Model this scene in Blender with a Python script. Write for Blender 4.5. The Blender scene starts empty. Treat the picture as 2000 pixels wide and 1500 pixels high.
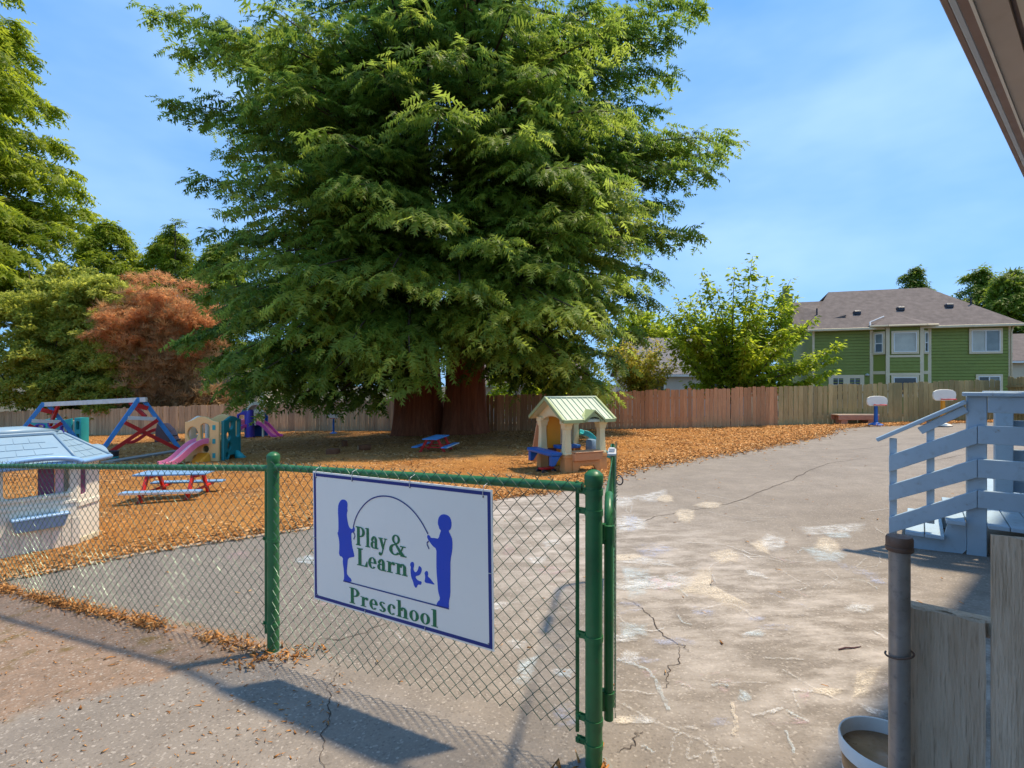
import bpy, bmesh, math, random
import numpy as np
from mathutils import Vector, Matrix

# ------------------------------------------------------------------ camera, sky, sun, exposure
scene = bpy.context.scene
C = scene.collection
EYE = 1.62
cam_data = bpy.data.cameras.new('camera')
cam_data.lens = 18.0
cam_data.sensor_width = 36.0
cam_data.clip_start = 0.05
cam_data.clip_end = 2000
cam = bpy.data.objects.new('camera', cam_data)
C.objects.link(cam)
cam.location = (0, 0, EYE)
cam.rotation_euler = (math.radians(90), 0, 0)
scene.camera = cam

SUN_DIR = Vector((0.41, 0.14, 1.0)).normalized()
world = bpy.data.worlds.new('World')
scene.world = world
world.use_nodes = True
wn = world.node_tree
wn.nodes.clear()
w_out = wn.nodes.new('ShaderNodeOutputWorld')
w_bg = wn.nodes.new('ShaderNodeBackground')
w_bg.inputs['Strength'].default_value = 0.15
sky = wn.nodes.new('ShaderNodeTexSky')
sky.sky_type = 'NISHITA'
sky.sun_disc = False
sky.sun_elevation = math.asin(SUN_DIR.z)
sky.sun_rotation = math.atan2(SUN_DIR.x, SUN_DIR.y)
sky.altitude = 0
sky.air_density = 1.15
sky.dust_density = 0.6
sky.ozone_density = 2.2
w_hs = wn.nodes.new('ShaderNodeHueSaturation')
w_hs.inputs['Saturation'].default_value = 1.12
w_hs.inputs['Value'].default_value = 1.0
# thin high veil of cloud over the whole sky
w_tc = wn.nodes.new('ShaderNodeTexCoord')
w_map = wn.nodes.new('ShaderNodeMapping')
w_map.inputs['Scale'].default_value = (1.0, 1.0, 2.4)
w_noise = wn.nodes.new('ShaderNodeTexNoise')
w_noise.inputs['Scale'].default_value = 1.7
w_noise.inputs['Detail'].default_value = 5.0
w_noise.inputs['Roughness'].default_value = 0.5
w_ramp = wn.nodes.new('ShaderNodeValToRGB')
w_ramp.color_ramp.elements[0].position = 0.42
w_ramp.color_ramp.elements[1].position = 0.72
w_ramp.color_ramp.elements[1].color = (0.42, 0.42, 0.42, 1)
w_mix = wn.nodes.new('ShaderNodeMixRGB')
w_mix.inputs['Color2'].default_value = (1.45, 1.95, 2.7, 1)
wl = wn.links.new
wl(w_tc.outputs['Generated'], w_map.inputs['Vector'])
wl(w_map.outputs['Vector'], w_noise.inputs['Vector'])
wl(w_noise.outputs['Fac'], w_ramp.inputs['Fac'])
w_tint = wn.nodes.new('ShaderNodeMixRGB')
w_tint.blend_type = 'MULTIPLY'
w_tint.inputs['Fac'].default_value = 1.0
w_tint.inputs['Color2'].default_value = (0.17, 0.25, 0.38, 1)
wl(sky.outputs['Color'], w_hs.inputs['Color'])
wl(w_hs.outputs['Color'], w_tint.inputs['Color1'])
# even azure haze, flattening the white horizon of the clear-sky model
w_flat = wn.nodes.new('ShaderNodeMixRGB')
w_flat.inputs['Fac'].default_value = 0.72
w_flat.inputs['Color2'].default_value = (0.38, 0.92, 1.72, 1)
wl(w_tint.outputs['Color'], w_flat.inputs['Color1'])
wl(w_flat.outputs['Color'], w_mix.inputs['Color1'])
wl(w_ramp.outputs['Color'], w_mix.inputs['Fac'])
wl(w_mix.outputs['Color'], w_bg.inputs['Color'])
wl(w_bg.outputs['Background'], w_out.inputs['Surface'])

sun_data = bpy.data.lights.new('sun', 'SUN')
sun_data.energy = 1.35
sun_data.angle = math.radians(3)   # sun through thin haze: broad and soft
sun_data.color = (1.0, 0.86, 0.64)
sun = bpy.data.objects.new('sun', sun_data)
C.objects.link(sun)
sun.rotation_euler = (-SUN_DIR).to_track_quat('-Z', 'Y').to_euler()
sun.location = (10, 5, 30)

vs = scene.view_settings
vs.view_transform = 'Standard'
vs.look = 'None'
vs.gamma = 1.0
vs.exposure = 1.97
try:
    vs.use_curve_mapping = False
except Exception:
    pass
try:
    scene.cycles.max_bounces = 5
    scene.cycles.diffuse_bounces = 2
    scene.cycles.glossy_bounces = 2
    scene.cycles.transmission_bounces = 3
    scene.cycles.transparent_max_bounces = 8
    scene.cycles.use_denoising = True
except Exception:
    pass

# ------------------------------------------------------------------ helpers
RNG = np.random.default_rng(7)
random.seed(7)


def G(x, y):
    """height of the gently falling yard"""
    xx = max(-45.0, min(34.0, x))
    yy = max(-12.0, min(46.0, y))
    return 0.030 * (xx - 0.345) - 0.031 * (yy - 2.16)


def at(px, py, Y):
    """survey point of the photograph at distance Y"""
    return Vector(((px - 1000) / 1000 * Y, Y, EYE + (750 - py) / 1000 * Y))


class MB:
    def __init__(self):
        self.v = []
        self.f = []

    def add(self, vs_, fs_):
        o = len(self.v)
        self.v += [tuple(p) for p in vs_]
        self.f += [tuple(i + o for i in f) for f in fs_]
        return self

    def box(self, x0, y0, z0, x1, y1, z1):
        return self.add([(x0, y0, z0), (x1, y0, z0), (x1, y1, z0), (x0, y1, z0),
                         (x0, y0, z1), (x1, y0, z1), (x1, y1, z1), (x0, y1, z1)],
                        [(0, 3, 2, 1), (4, 5, 6, 7), (0, 1, 5, 4), (1, 2, 6, 5), (2, 3, 7, 6), (3, 0, 4, 7)])

    def bar(self, p0, p1, w, h, up=(0, 0, 1)):
        p0, p1 = Vector(p0), Vector(p1)
        d = (p1 - p0).normalized()
        up = Vector(up)
        s = d.cross(up)
        if s.length < 1e-4:
            s = d.cross(Vector((0, 1, 0)))
        s.normalize()
        u = s.cross(d).normalized()
        a = s * (w / 2)
        b = u * (h / 2)
        return self.add([p0 - a - b, p0 + a - b, p0 + a + b, p0 - a + b, p1 - a - b, p1 + a - b, p1 + a + b, p1 - a + b],
                        [(0, 1, 2, 3), (5, 4, 7, 6), (1, 0, 4, 5), (2, 1, 5, 6), (3, 2, 6, 7), (0, 3, 7, 4)])

    def tube(self, pts, r, n=8, cap=True):
        pts = [Vector(p) for p in pts]
        m = len(pts)
        rs = r if isinstance(r, (list, tuple)) else [r] * m
        rings = []
        ref = None
        for i in range(m):
            if i == 0:
                d = pts[1] - pts[0]
            elif i == m - 1:
                d = pts[-1] - pts[-2]
            else:
                d = (pts[i + 1] - pts[i]).normalized() + (pts[i] - pts[i - 1]).normalized()
            if d.length < 1e-9:
                d = Vector((0, 0, 1))
            d.normalize()
            if ref is None:
                ref = Vector((0, 0, 1)) if abs(d.z) < 0.9 else Vector((1, 0, 0))
            a = d.cross(ref)
            if a.length < 1e-4:
                a = d.cross(Vector((0, 1, 0)))
            a.normalize()
            b = d.cross(a).normalized()
            ref = -b if False else ref
            rings.append([pts[i] + a * (rs[i] * math.cos(2 * math.pi * k / n)) + b * (rs[i] * math.sin(2 * math.pi * k / n)) for k in range(n)])
        vs_ = [p for rg in rings for p in rg]
        fs_ = []
        for i in range(m - 1):
            for k in range(n):
                k2 = (k + 1) % n
                fs_.append((i * n + k, (i + 1) * n + k, (i + 1) * n + k2, i * n + k2))
        if cap:
            fs_.append(tuple(range(n)))
            fs_.append(tuple((m - 1) * n + k for k in reversed(range(n))))
        return self.add(vs_, fs_)

    def lathe(self, prof, n=20, c=(0, 0, 0)):
        cx, cy, cz = c
        vs_ = []
        for r, z in prof:
            for k in range(n):
                t = 2 * math.pi * k / n
                vs_.append((cx + r * math.cos(t), cy + r * math.sin(t), cz + z))
        fs_ = []
        for i in range(len(prof) - 1):
            for k in range(n):
                k2 = (k + 1) % n
                fs_.append((i * n + k, i * n + k2, (i + 1) * n + k2, (i + 1) * n + k))
        if prof[0][0] > 1e-4:
            fs_.append(tuple(reversed(range(n))))
        if prof[-1][0] > 1e-4:
            fs_.append(tuple((len(prof) - 1) * n + k for k in range(n)))
        return self.add(vs_, fs_)

    def loft(self, rings, closed=True, caps=True):
        n = len(rings[0])
        vs_ = [p for r in rings for p in r]
        fs_ = []
        for i in range(len(rings) - 1):
            for k in range(n if closed else n - 1):
                k2 = (k + 1) % n
                fs_.append((i * n + k, i * n + k2, (i + 1) * n + k2, (i + 1) * n + k))
        if closed and caps:
            fs_.append(tuple(reversed(range(n))))
            fs_.append(tuple((len(rings) - 1) * n + k for k in range(n)))
        return self.add(vs_, fs_)

    def build(self, name, mat, parent=None, bevel=0.0, smooth=False, seg=1, recalc=True):
        me = bpy.data.meshes.new(name)
        me.from_pydata([tuple(p) for p in self.v], [], self.f)
        if recalc or bevel:
            bm = bmesh.new()
            bm.from_mesh(me)
            if bevel:
                bmesh.ops.remove_doubles(bm, verts=bm.verts, dist=1e-6)
            bmesh.ops.recalc_face_normals(bm, faces=bm.faces)
            if bevel:
                es = [e for e in bm.edges if len(e.link_faces) == 2 and e.calc_face_angle(0) > 0.6]
                bmesh.ops.bevel(bm, geom=es, offset=bevel, segments=seg, affect='EDGES', profile=0.6, clamp_overlap=True)
            bm.to_mesh(me)
            bm.free()
        if smooth:
            for p in me.polygons:
                p.use_smooth = True
            if smooth == 'auto':
                try:
                    me.set_sharp_from_angle(angle=math.radians(40))
                except Exception:
                    pass
        return obj(name, me, mat, parent)


def obj(name, me, mat, parent=None):
    o = bpy.data.objects.new(name, me)
    C.objects.link(o)
    if mat is not None and len(me.materials) == 0:
        me.materials.append(mat)
    if parent is not None:
        o.parent = parent
    return o


def tag(o, label=None, cat=None, group=None, kind=None):
    if label:
        o['label'] = label
    if cat:
        o['category'] = cat
    if group:
        o['group'] = group
    if kind:
        o['kind'] = kind
    return o


def thing(name, label, cat, loc=(0, 0, 0), rz=0.0, group=None):
    o = bpy.data.objects.new(name, None)
    o.empty_display_size = 0.2
    C.objects.link(o)
    o.location = loc
    o.rotation_euler = (0, 0, rz)
    return tag(o, label, cat, group)


def ground_loc(x, y, dz=0.0):
    return (x, y, G(x, y) + dz)


def circ(cx, cy, rx, ry=None, n=24, a0=0.0):
    ry = ry or rx
    return [(cx + rx * math.cos(a0 + 2 * math.pi * k / n), cy + ry * math.sin(a0 + 2 * math.pi * k / n)) for k in range(n)]


def rrect(x0, y0, x1, y1, r, n=5):
    pts = []
    for cx, cy, a in ((x1 - r, y0 + r, -90), (x1 - r, y1 - r, 0), (x0 + r, y1 - r, 90), (x0 + r, y0 + r, 180)):
        for k in range(n + 1):
            t = math.radians(a + 90 * k / n)
            pts.append((cx + r * math.cos(t), cy + r * math.sin(t)))
    return pts


def archp(x0, x1, z0, z1, n=12):
    """opening with a round head"""
    r = (x1 - x0) / 2
    pts = [(x0, z0), (x1, z0)]
    for k in range(n + 1):
        t = math.pi * k / n
        pts.append(((x0 + x1) / 2 + r * math.cos(t), z1 - r + r * math.sin(t)))
    return pts


def panel(name, outer, holes, thick, mat, parent=None, axis='y', off=0.0, bevel=0.0, smooth=True):
    """flat board with holes; outline in (x, z), thickness along y (axis='x': outline in (y, z), thickness along x; 'z': (x, y))"""
    cu = bpy.data.curves.new(name, 'CURVE')
    cu.dimensions = '2D'
    cu.fill_mode = 'BOTH'
    cu.extrude = max(thick / 2 - bevel, 0.0005)
    cu.bevel_depth = bevel
    cu.bevel_resolution = 1
    cu.offset = -bevel
    for loop in [outer] + list(holes):
        sp = cu.splines.new('POLY')
        sp.points.add(len(loop) - 1)
        for p, q in zip(sp.points, loop):
            p.co = (q[0], q[1], 0, 1)
        sp.use_cyclic_u = True
    tmp = bpy.data.objects.new('tmp', cu)
    C.objects.link(tmp)
    me = bpy.data.meshes.new_from_object(tmp)
    bpy.data.objects.remove(tmp)
    bpy.data.curves.remove(cu)
    me.name = name
    n = len(me.vertices)
    co = np.empty(n * 3)
    me.vertices.foreach_get('co', co)
    co = co.reshape(-1, 3)
    if axis == 'y':
        out = np.stack([co[:, 0], -co[:, 2] + off, co[:, 1]], 1)
    elif axis == 'x':
        out = np.stack([co[:, 2] + off, co[:, 0], co[:, 1]], 1)
    else:
        out = np.stack([co[:, 0], co[:, 1], co[:, 2] + off], 1)
    me.vertices.foreach_set('co', out.ravel())
    me.update()
    me.materials.clear()
    if smooth:
        for p in me.polygons:
            p.use_smooth = True
        try:
            me.set_sharp_from_angle(angle=math.radians(38))
        except Exception:
            pass
    return obj(name, me, mat, parent)


def np_mesh(name, verts, faces, mat, parent=None, tone=None, smooth=False):
    verts = np.ascontiguousarray(verts, dtype=np.float32)
    faces = np.ascontiguousarray(faces, dtype=np.int32)
    k = faces.shape[1]
    me = bpy.data.meshes.new(name)
    me.vertices.add(len(verts))
    me.vertices.foreach_set('co', verts.ravel())
    me.loops.add(faces.size)
    me.loops.foreach_set('vertex_index', faces.ravel())
    me.polygons.add(len(faces))
    me.polygons.foreach_set('loop_start', np.arange(0, faces.size, k, dtype=np.int32))
    if smooth:
        me.polygons.foreach_set('use_smooth', np.ones(len(faces), dtype=bool))
    if tone is not None:
        at_ = me.attributes.new('tone', 'FLOAT', 'POINT')
        at_.data.foreach_set('value', np.ascontiguousarray(tone, dtype=np.float32))
    me.update(calc_edges=True)
    return obj(name, me, mat, parent)


def copy_tree(o, parent=None):
    c = o.copy()
    C.objects.link(c)
    c.parent = parent
    for ch in list(o.children):
        copy_tree(ch, c)
    return c


# ------------------------------------------------------------------ materials
def new_mat(name):
    m = bpy.data.materials.new(name)
    m.use_nodes = True
    nt = m.node_tree
    b = nt.nodes['Principled BSDF']
    return m, nt, b


def N(nt, t, **kw):
    n = nt.nodes.new(t)
    for k, v in kw.items():
        if k in n.inputs:
            n.inputs[k].default_value = v
        else:
            setattr(n, k, v)
    return n


def mixc(nt, fac, a, b, mode='MIX'):
    m = nt.nodes.new('ShaderNodeMixRGB')
    m.blend_type = mode
    for sock, val in ((m.inputs['Fac'], fac), (m.inputs['Color1'], a), (m.inputs['Color2'], b)):
        if hasattr(val, 'is_linked') or hasattr(val, 'links'):
            nt.links.new(val, sock)
        elif isinstance(val, (int, float)):
            sock.default_value = val
        else:
            sock.default_value = (*val, 1)
    return m.outputs['Color']


def ramp(nt, src, p0, p1, c0=0.0, c1=1.0):
    r = nt.nodes.new('ShaderNodeMapRange')
    r.inputs['From Min'].default_value = p0
    r.inputs['From Max'].default_value = p1
    r.inputs['To Min'].default_value = c0
    r.inputs['To Max'].default_value = c1
    nt.links.new(src, r.inputs['Value'])
    return r.outputs['Result']


def coords(nt, scale=(1, 1, 1), world_=False):
    m = nt.nodes.new('ShaderNodeMapping')
    m.inputs['Scale'].default_value = scale
    if world_:
        g = nt.nodes.new('ShaderNodeNewGeometry')
        nt.links.new(g.outputs['Position'], m.inputs['Vector'])
    else:
        t = nt.nodes.new('ShaderNodeTexCoord')
        nt.links.new(t.outputs['Object'], m.inputs['Vector'])
    return m.outputs['Vector']


def noise(nt, vec, scale, detail=3.0, rough=0.55):
    n = nt.nodes.new('ShaderNodeTexNoise')
    n.inputs['Scale'].default_value = scale
    n.inputs['Detail'].default_value = detail
    n.inputs['Roughness'].default_value = rough
    nt.links.new(vec, n.inputs['Vector'])
    return n.outputs['Fac']


def bump(nt, b, h, strength=0.3, dist=0.01):
    n = nt.nodes.new('ShaderNodeBump')
    n.inputs['Strength'].default_value = strength
    n.inputs['Distance'].default_value = dist
    nt.links.new(h, n.inputs['Height'])
    nt.links.new(n.outputs['Normal'], b.inputs['Normal'])


def paint(name, col, rough=0.5, var=0.18, scale=6.0, dirt=(0.25, 0.2, 0.15), dirt_amt=0.25, bumpk=0.08, metal=0.0, spec=0.4, chip=None):
    """painted, plastic or metal surface with uneven fading and a little grime"""
    m, nt, b = new_mat(name)
    v = coords(nt)
    n1 = noise(nt, v, scale, 4)
    n2 = noise(nt, v, scale * 5.3, 5, 0.65)
    lo = tuple(c * (1 - var) for c in col)
    hi = tuple(min(1, c * (1 + var)) for c in col)
    c = mixc(nt, ramp(nt, n1, 0.3, 0.7), lo, hi)
    c = mixc(nt, ramp(nt, n2, 0.55, 0.8, 0, dirt_amt), c, dirt)
    if chip:
        n3 = noise(nt, v, chip[1], 6, 0.7)
        c = mixc(nt, ramp(nt, n3, chip[2], chip[2] + 0.03, 0, 0.85), c, chip[0])
    nt.links.new(c, b.inputs['Base Color'])
    nt.links.new(ramp(nt, n2, 0.3, 0.7, max(0, rough - 0.1), min(1, rough + 0.15)), b.inputs['Roughness'])
    b.inputs['Metallic'].default_value = metal
    b.inputs['Specular IOR Level'].default_value = spec
    if bumpk:
        bump(nt, b, n2, bumpk, 0.01)
    return m


def wood(name, c_lo, c_hi, c_dark, grain=(14, 14, 1.2), rough=0.85, rnd=0.35, knots=True, tint=None, bumpk=0.35):
    """boards with grain along local z, each board its own tone"""
    m, nt, b = new_mat(name)
    oi = nt.nodes.new('ShaderNodeObjectInfo')
    add = nt.nodes.new('ShaderNodeVectorMath')
    add.operation = 'ADD'
    sc = nt.nodes.new('ShaderNodeVectorMath')
    sc.operation = 'SCALE'
    comb = nt.nodes.new('ShaderNodeCombineXYZ')
    for i in range(3):
        nt.links.new(oi.outputs['Random'], comb.inputs[i])
    sc.inputs['Scale'].default_value = 37.0
    nt.links.new(comb.outputs['Vector'], sc.inputs[0])
    nt.links.new(coords(nt, grain), add.inputs[0])
    nt.links.new(sc.outputs['Vector'], add.inputs[1])
    v = add.outputs['Vector']
    g1 = noise(nt, v, 1.3, 6, 0.7)
    g2 = noise(nt, v, 6.0, 4, 0.6)
    c = mixc(nt, ramp(nt, g1, 0.3, 0.7), c_lo, c_hi)
    c = mixc(nt, ramp(nt, g2, 0.56, 0.75, 0, 0.7), c, c_dark)
    val = ramp(nt, oi.outputs['Random'], 0, 1, 1 - rnd, 1 + rnd)
    hs = nt.nodes.new('ShaderNodeHueSaturation')
    nt.links.new(val, hs.inputs['Value'])
    nt.links.new(c, hs.inputs['Color'])
    c = hs.outputs['Color']
    if tint:
        col, sc_, lo, hi, amt = tint
        tn = noise(nt, coords(nt, (1, 1, 0.5), True), sc_, 4, 0.6)
        c = mixc(nt, ramp(nt, tn, lo, hi, 0, amt), c, col)
    nt.links.new(c, b.inputs['Base Color'])
    b.inputs['Roughness'].default_value = rough
    b.inputs['Specular IOR Level'].default_value = 0.25
    bump(nt, b, g2, bumpk, 0.01)
    return m


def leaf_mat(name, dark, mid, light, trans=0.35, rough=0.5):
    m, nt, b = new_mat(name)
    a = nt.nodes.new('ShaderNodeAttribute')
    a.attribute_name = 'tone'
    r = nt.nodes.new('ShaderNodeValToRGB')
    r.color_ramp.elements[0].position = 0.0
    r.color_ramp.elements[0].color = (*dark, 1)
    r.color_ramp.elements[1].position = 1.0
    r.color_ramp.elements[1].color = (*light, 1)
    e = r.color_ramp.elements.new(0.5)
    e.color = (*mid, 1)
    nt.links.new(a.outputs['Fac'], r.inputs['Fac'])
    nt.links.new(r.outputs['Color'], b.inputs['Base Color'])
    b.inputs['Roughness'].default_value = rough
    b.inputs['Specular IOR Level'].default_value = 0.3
    t = nt.nodes.new('ShaderNodeBsdfTranslucent')
    hs = nt.nodes.new('ShaderNodeHueSaturation')
    hs.inputs['Value'].default_value = 1.7
    hs.inputs['Hue'].default_value = 0.49
    nt.links.new(r.outputs['Color'], hs.inputs['Color'])
    nt.links.new(hs.outputs['Color'], t.inputs['Color'])
    mx = nt.nodes.new('ShaderNodeMixShader')
    mx.inputs['Fac'].default_value = trans
    nt.links.new(b.outputs['BSDF'], mx.inputs[1])
    nt.links.new(t.outputs['BSDF'], mx.inputs[2])
    nt.links.new(mx.outputs['Shader'], nt.nodes['Material Output'].inputs['Surface'])
    return m


def glass_mat(name, col, rough=0.08):
    m, nt, b = new_mat(name)
    n = noise(nt, coords(nt), 1.5, 2)
    nt.links.new(mixc(nt, ramp(nt, n, 0.35, 0.65), tuple(c * 0.7 for c in col), col), b.inputs['Base Color'])
    b.inputs['Roughness'].default_value = rough
    b.inputs['Specular IOR Level'].default_value = 0.7
    return m


def make_asphalt():
    m, nt, b = new_mat('asphalt')
    v = coords(nt, world_=True)
    big = noise(nt, v, 0.55, 5, 0.6)
    med = noise(nt, v, 3.0, 6, 0.7)
    fine = noise(nt, v, 70.0, 3, 0.7)
    vor = nt.nodes.new('ShaderNodeTexVoronoi')
    vor.inputs['Scale'].default_value = 95.0
    nt.links.new(v, vor.inputs['Vector'])
    sepc = nt.nodes.new('ShaderNodeSeparateColor')
    nt.links.new(vor.outputs['Color'], sepc.inputs['Color'])
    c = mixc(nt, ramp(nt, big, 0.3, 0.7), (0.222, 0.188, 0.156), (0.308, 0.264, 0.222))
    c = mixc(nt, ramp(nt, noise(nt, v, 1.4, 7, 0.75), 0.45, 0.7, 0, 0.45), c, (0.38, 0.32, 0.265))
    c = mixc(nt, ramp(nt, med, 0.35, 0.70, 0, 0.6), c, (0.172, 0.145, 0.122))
    # newer, greyer strip inside the gate on the left and older browner apron outside it
    sep = nt.nodes.new('ShaderNodeSeparateXYZ')
    nt.links.new(v, sep.inputs['Vector'])

    def lin(a, b_, c0):
        m1 = nt.nodes.new('ShaderNodeMath'); m1.operation = 'MULTIPLY'; m1.inputs[1].default_value = a
        m2 = nt.nodes.new('ShaderNodeMath'); m2.operation = 'MULTIPLY_ADD'; m2.inputs[1].default_value = b_; 
        nt.links.new(sep.outputs['X'], m1.inputs[0])
        nt.links.new(sep.outputs['Y'], m2.inputs[0])
        nt.links.new(m1.outputs[0], m2.inputs[2])
        m3 = nt.nodes.new('ShaderNodeMath'); m3.operation = 'ADD'; m3.inputs[1].default_value = c0
        nt.links.new(m2.outputs[0], m3.inputs[0])
        return m3.outputs[0]

    def wob(d, amt, sc_):
        n = noise(nt, v, sc_, 5, 0.65)
        s = nt.nodes.new('ShaderNodeMath'); s.operation = 'MULTIPLY_ADD'
        s.inputs[1].default_value = amt
        nt.links.new(n, s.inputs[0])
        nt.links.new(d, s.inputs[2])
        return s.outputs[0]
    # line A: chain-link fence line, inside is positive
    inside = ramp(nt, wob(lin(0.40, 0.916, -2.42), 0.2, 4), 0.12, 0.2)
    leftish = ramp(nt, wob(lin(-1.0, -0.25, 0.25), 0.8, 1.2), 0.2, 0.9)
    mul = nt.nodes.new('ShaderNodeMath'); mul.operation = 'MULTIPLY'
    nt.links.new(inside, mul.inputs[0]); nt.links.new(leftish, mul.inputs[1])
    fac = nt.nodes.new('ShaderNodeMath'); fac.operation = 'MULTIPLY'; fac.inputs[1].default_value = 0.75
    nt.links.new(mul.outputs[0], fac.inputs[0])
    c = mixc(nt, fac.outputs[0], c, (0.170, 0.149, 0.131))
    # line B: worn brown apron left of the newer patch in front of the fence
    apron = ramp(nt, wob(lin(-0.506, 0.862, -3.57), 0.5, 3.0), 0.2, 0.34)
    inv = nt.nodes.new('ShaderNodeMath'); inv.operation = 'SUBTRACT'; inv.inputs[0].default_value = 1.0
    nt.links.new(inside, inv.inputs[1])
    mul2 = nt.nodes.new('ShaderNodeMath'); mul2.operation = 'MULTIPLY'
    nt.links.new(apron, mul2.inputs[0]); nt.links.new(inv.outputs[0], mul2.inputs[1])
    brown = mixc(nt, ramp(nt, noise(nt, v, 9, 6, 0.7), 0.35, 0.7), (0.31, 0.195, 0.125), (0.17, 0.11, 0.07))
    f2 = nt.nodes.new('ShaderNodeMath'); f2.operation = 'MULTIPLY'; f2.inputs[1].default_value = 0.8
    nt.links.new(mul2.outputs[0], f2.inputs[0])
    c = mixc(nt, f2.outputs[0], c, brown)
    # moss in the worn apron
    mossn = ramp(nt, noise(nt, v, 4.5, 5, 0.6), 0.57, 0.68, 0, 0.8)
    f3 = nt.nodes.new('ShaderNodeMath'); f3.operation = 'MULTIPLY'
    nt.links.new(mul2.outputs[0], f3.inputs[0]); nt.links.new(mossn, f3.inputs[1])
    c = mixc(nt, f3.outputs[0], c, (0.16, 0.10, 0.025))
    # aggregate
    c = mixc(nt, ramp(nt, sepc.outputs[0], 0.90, 0.98, 0, 0.5), c, (0.55, 0.48, 0.41))
    c = mixc(nt, ramp(nt, sepc.outputs[1], 0.85, 0.97, 0, 0.4), c, (0.11, 0.09, 0.075))
    c = mixc(nt, ramp(nt, fine, 0.5, 0.75, 0, 0.4), c, (0.42, 0.35, 0.29))
    # rubbed chalk dust where the children draw
    d1 = lin(0.75, 0.35, -2.6)
    ab = nt.nodes.new('ShaderNodeMath'); ab.operation = 'ABSOLUTE'
    nt.links.new(d1, ab.inputs[0])
    dustm = ramp(nt, ab.outputs[0], 1.9, 0.3, 0, 1)
    dustn = ramp(nt, noise(nt, coords(nt, (1.0, 2.2, 1), True), 2.2, 7, 0.72), 0.43, 0.66, 0, 0.75)
    f4 = nt.nodes.new('ShaderNodeMath'); f4.operation = 'MULTIPLY'
    nt.links.new(dustm, f4.inputs[0]); nt.links.new(dustn, f4.inputs[1])
    f5 = nt.nodes.new('ShaderNodeMath'); f5.operation = 'MULTIPLY'
    nt.links.new(f4.outputs[0], f5.inputs[0]); nt.links.new(inside, f5.inputs[1])
    c = mixc(nt, f5.outputs[0], c, (0.60, 0.53, 0.47))
    nt.links.new(c, b.inputs['Base Color'])
    b.inputs['Roughness'].default_value = 0.88
    b.inputs['Specular IOR Level'].default_value = 0.3
    hh = mixc(nt, 0.5, fine, med)
    bump(nt, b, hh, 0.45, 0.012)
    return m


def make_mulch():
    m, nt, b = new_mat('mulch_surface')
    v = coords(nt, world_=True)
    vor = nt.nodes.new('ShaderNodeTexVoronoi')
    vor.inputs['Scale'].default_value = 16.0
    vm = nt.nodes.new('ShaderNodeVectorMath'); vm.operation = 'ADD'
    nz = nt.nodes.new('ShaderNodeTexNoise'); nz.inputs['Scale'].default_value = 9.0
    nt.links.new(v, nz.inputs['Vector'])
    nt.links.new(v, vm.inputs[0]); nt.links.new(nz.outputs['Color'], vm.inputs[1])
    nt.links.new(vm.outputs['Vector'], vor.inputs['Vector'])
    sepc = nt.nodes.new('ShaderNodeSeparateColor')
    nt.links.new(vor.outputs['Color'], sepc.inputs['Color'])
    c = mixc(nt, sepc.outputs[0], (0.34, 0.13, 0.030), (0.62, 0.28, 0.075))
    big = noise(nt, v, 0.5, 4, 0.6)
    c = mixc(nt, ramp(nt, big, 0.35, 0.7, 0, 0.55), c, (0.68, 0.34, 0.10))
    c = mixc(nt, ramp(nt, noise(nt, v, 0.9, 6, 0.7), 0.5, 0.68, 0, 0.5), c, (0.44, 0.29, 0.16))
    c = mixc(nt, ramp(nt, noise(nt, v, 1.7, 5, 0.65), 0.55, 0.72, 0, 0.55), c, (0.20, 0.085, 0.03))
    c = mixc(nt, ramp(nt, sepc.outputs[1], 0.75, 1.0, 0, 0.8), c, (0.12, 0.044, 0.014))
    nt.links.new(c, b.inputs['Base Color'])
    b.inputs['Roughness'].default_value = 0.95
    b.inputs['Specular IOR Level'].default_value = 0.15
    bump(nt, b, vor.outputs['Distance'], 0.8, 0.03)
    return m


def chalk_mat(name, col, dens=0.5, sc=9):
    m, nt, b = new_mat(name)
    v = coords(nt, (1.0, 1.6, 1), True)
    n = noise(nt, v, sc, 7, 0.75)
    n2 = noise(nt, coords(nt, world_=True), 90, 3, 0.7)
    mul = nt.nodes.new('ShaderNodeMath'); mul.operation = 'MULTIPLY'
    nt.links.new(ramp(nt, n, 0.72 - dens * 0.5, 0.9 - dens * 0.35, 0, 0.9), mul.inputs[0])
    nt.links.new(ramp(nt, n2, 0.35, 0.6, 0.25, 1.0), mul.inputs[1])
    b.inputs['Base Color'].default_value = (*col, 1)
    b.inputs['Roughness'].default_value = 1.0
    b.inputs['Specular IOR Level'].default_value = 0.05
    at_ = nt.nodes.new('ShaderNodeAttribute')
    at_.attribute_name = 'tone'
    m2 = nt.nodes.new('ShaderNodeMath'); m2.operation = 'MULTIPLY'
    nt.links.new(mul.outputs[0], m2.inputs[0]); nt.links.new(at_.outputs['Fac'], m2.inputs[1])
    nt.links.new(m2.outputs[0], b.inputs['Alpha'])
    return m


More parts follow.
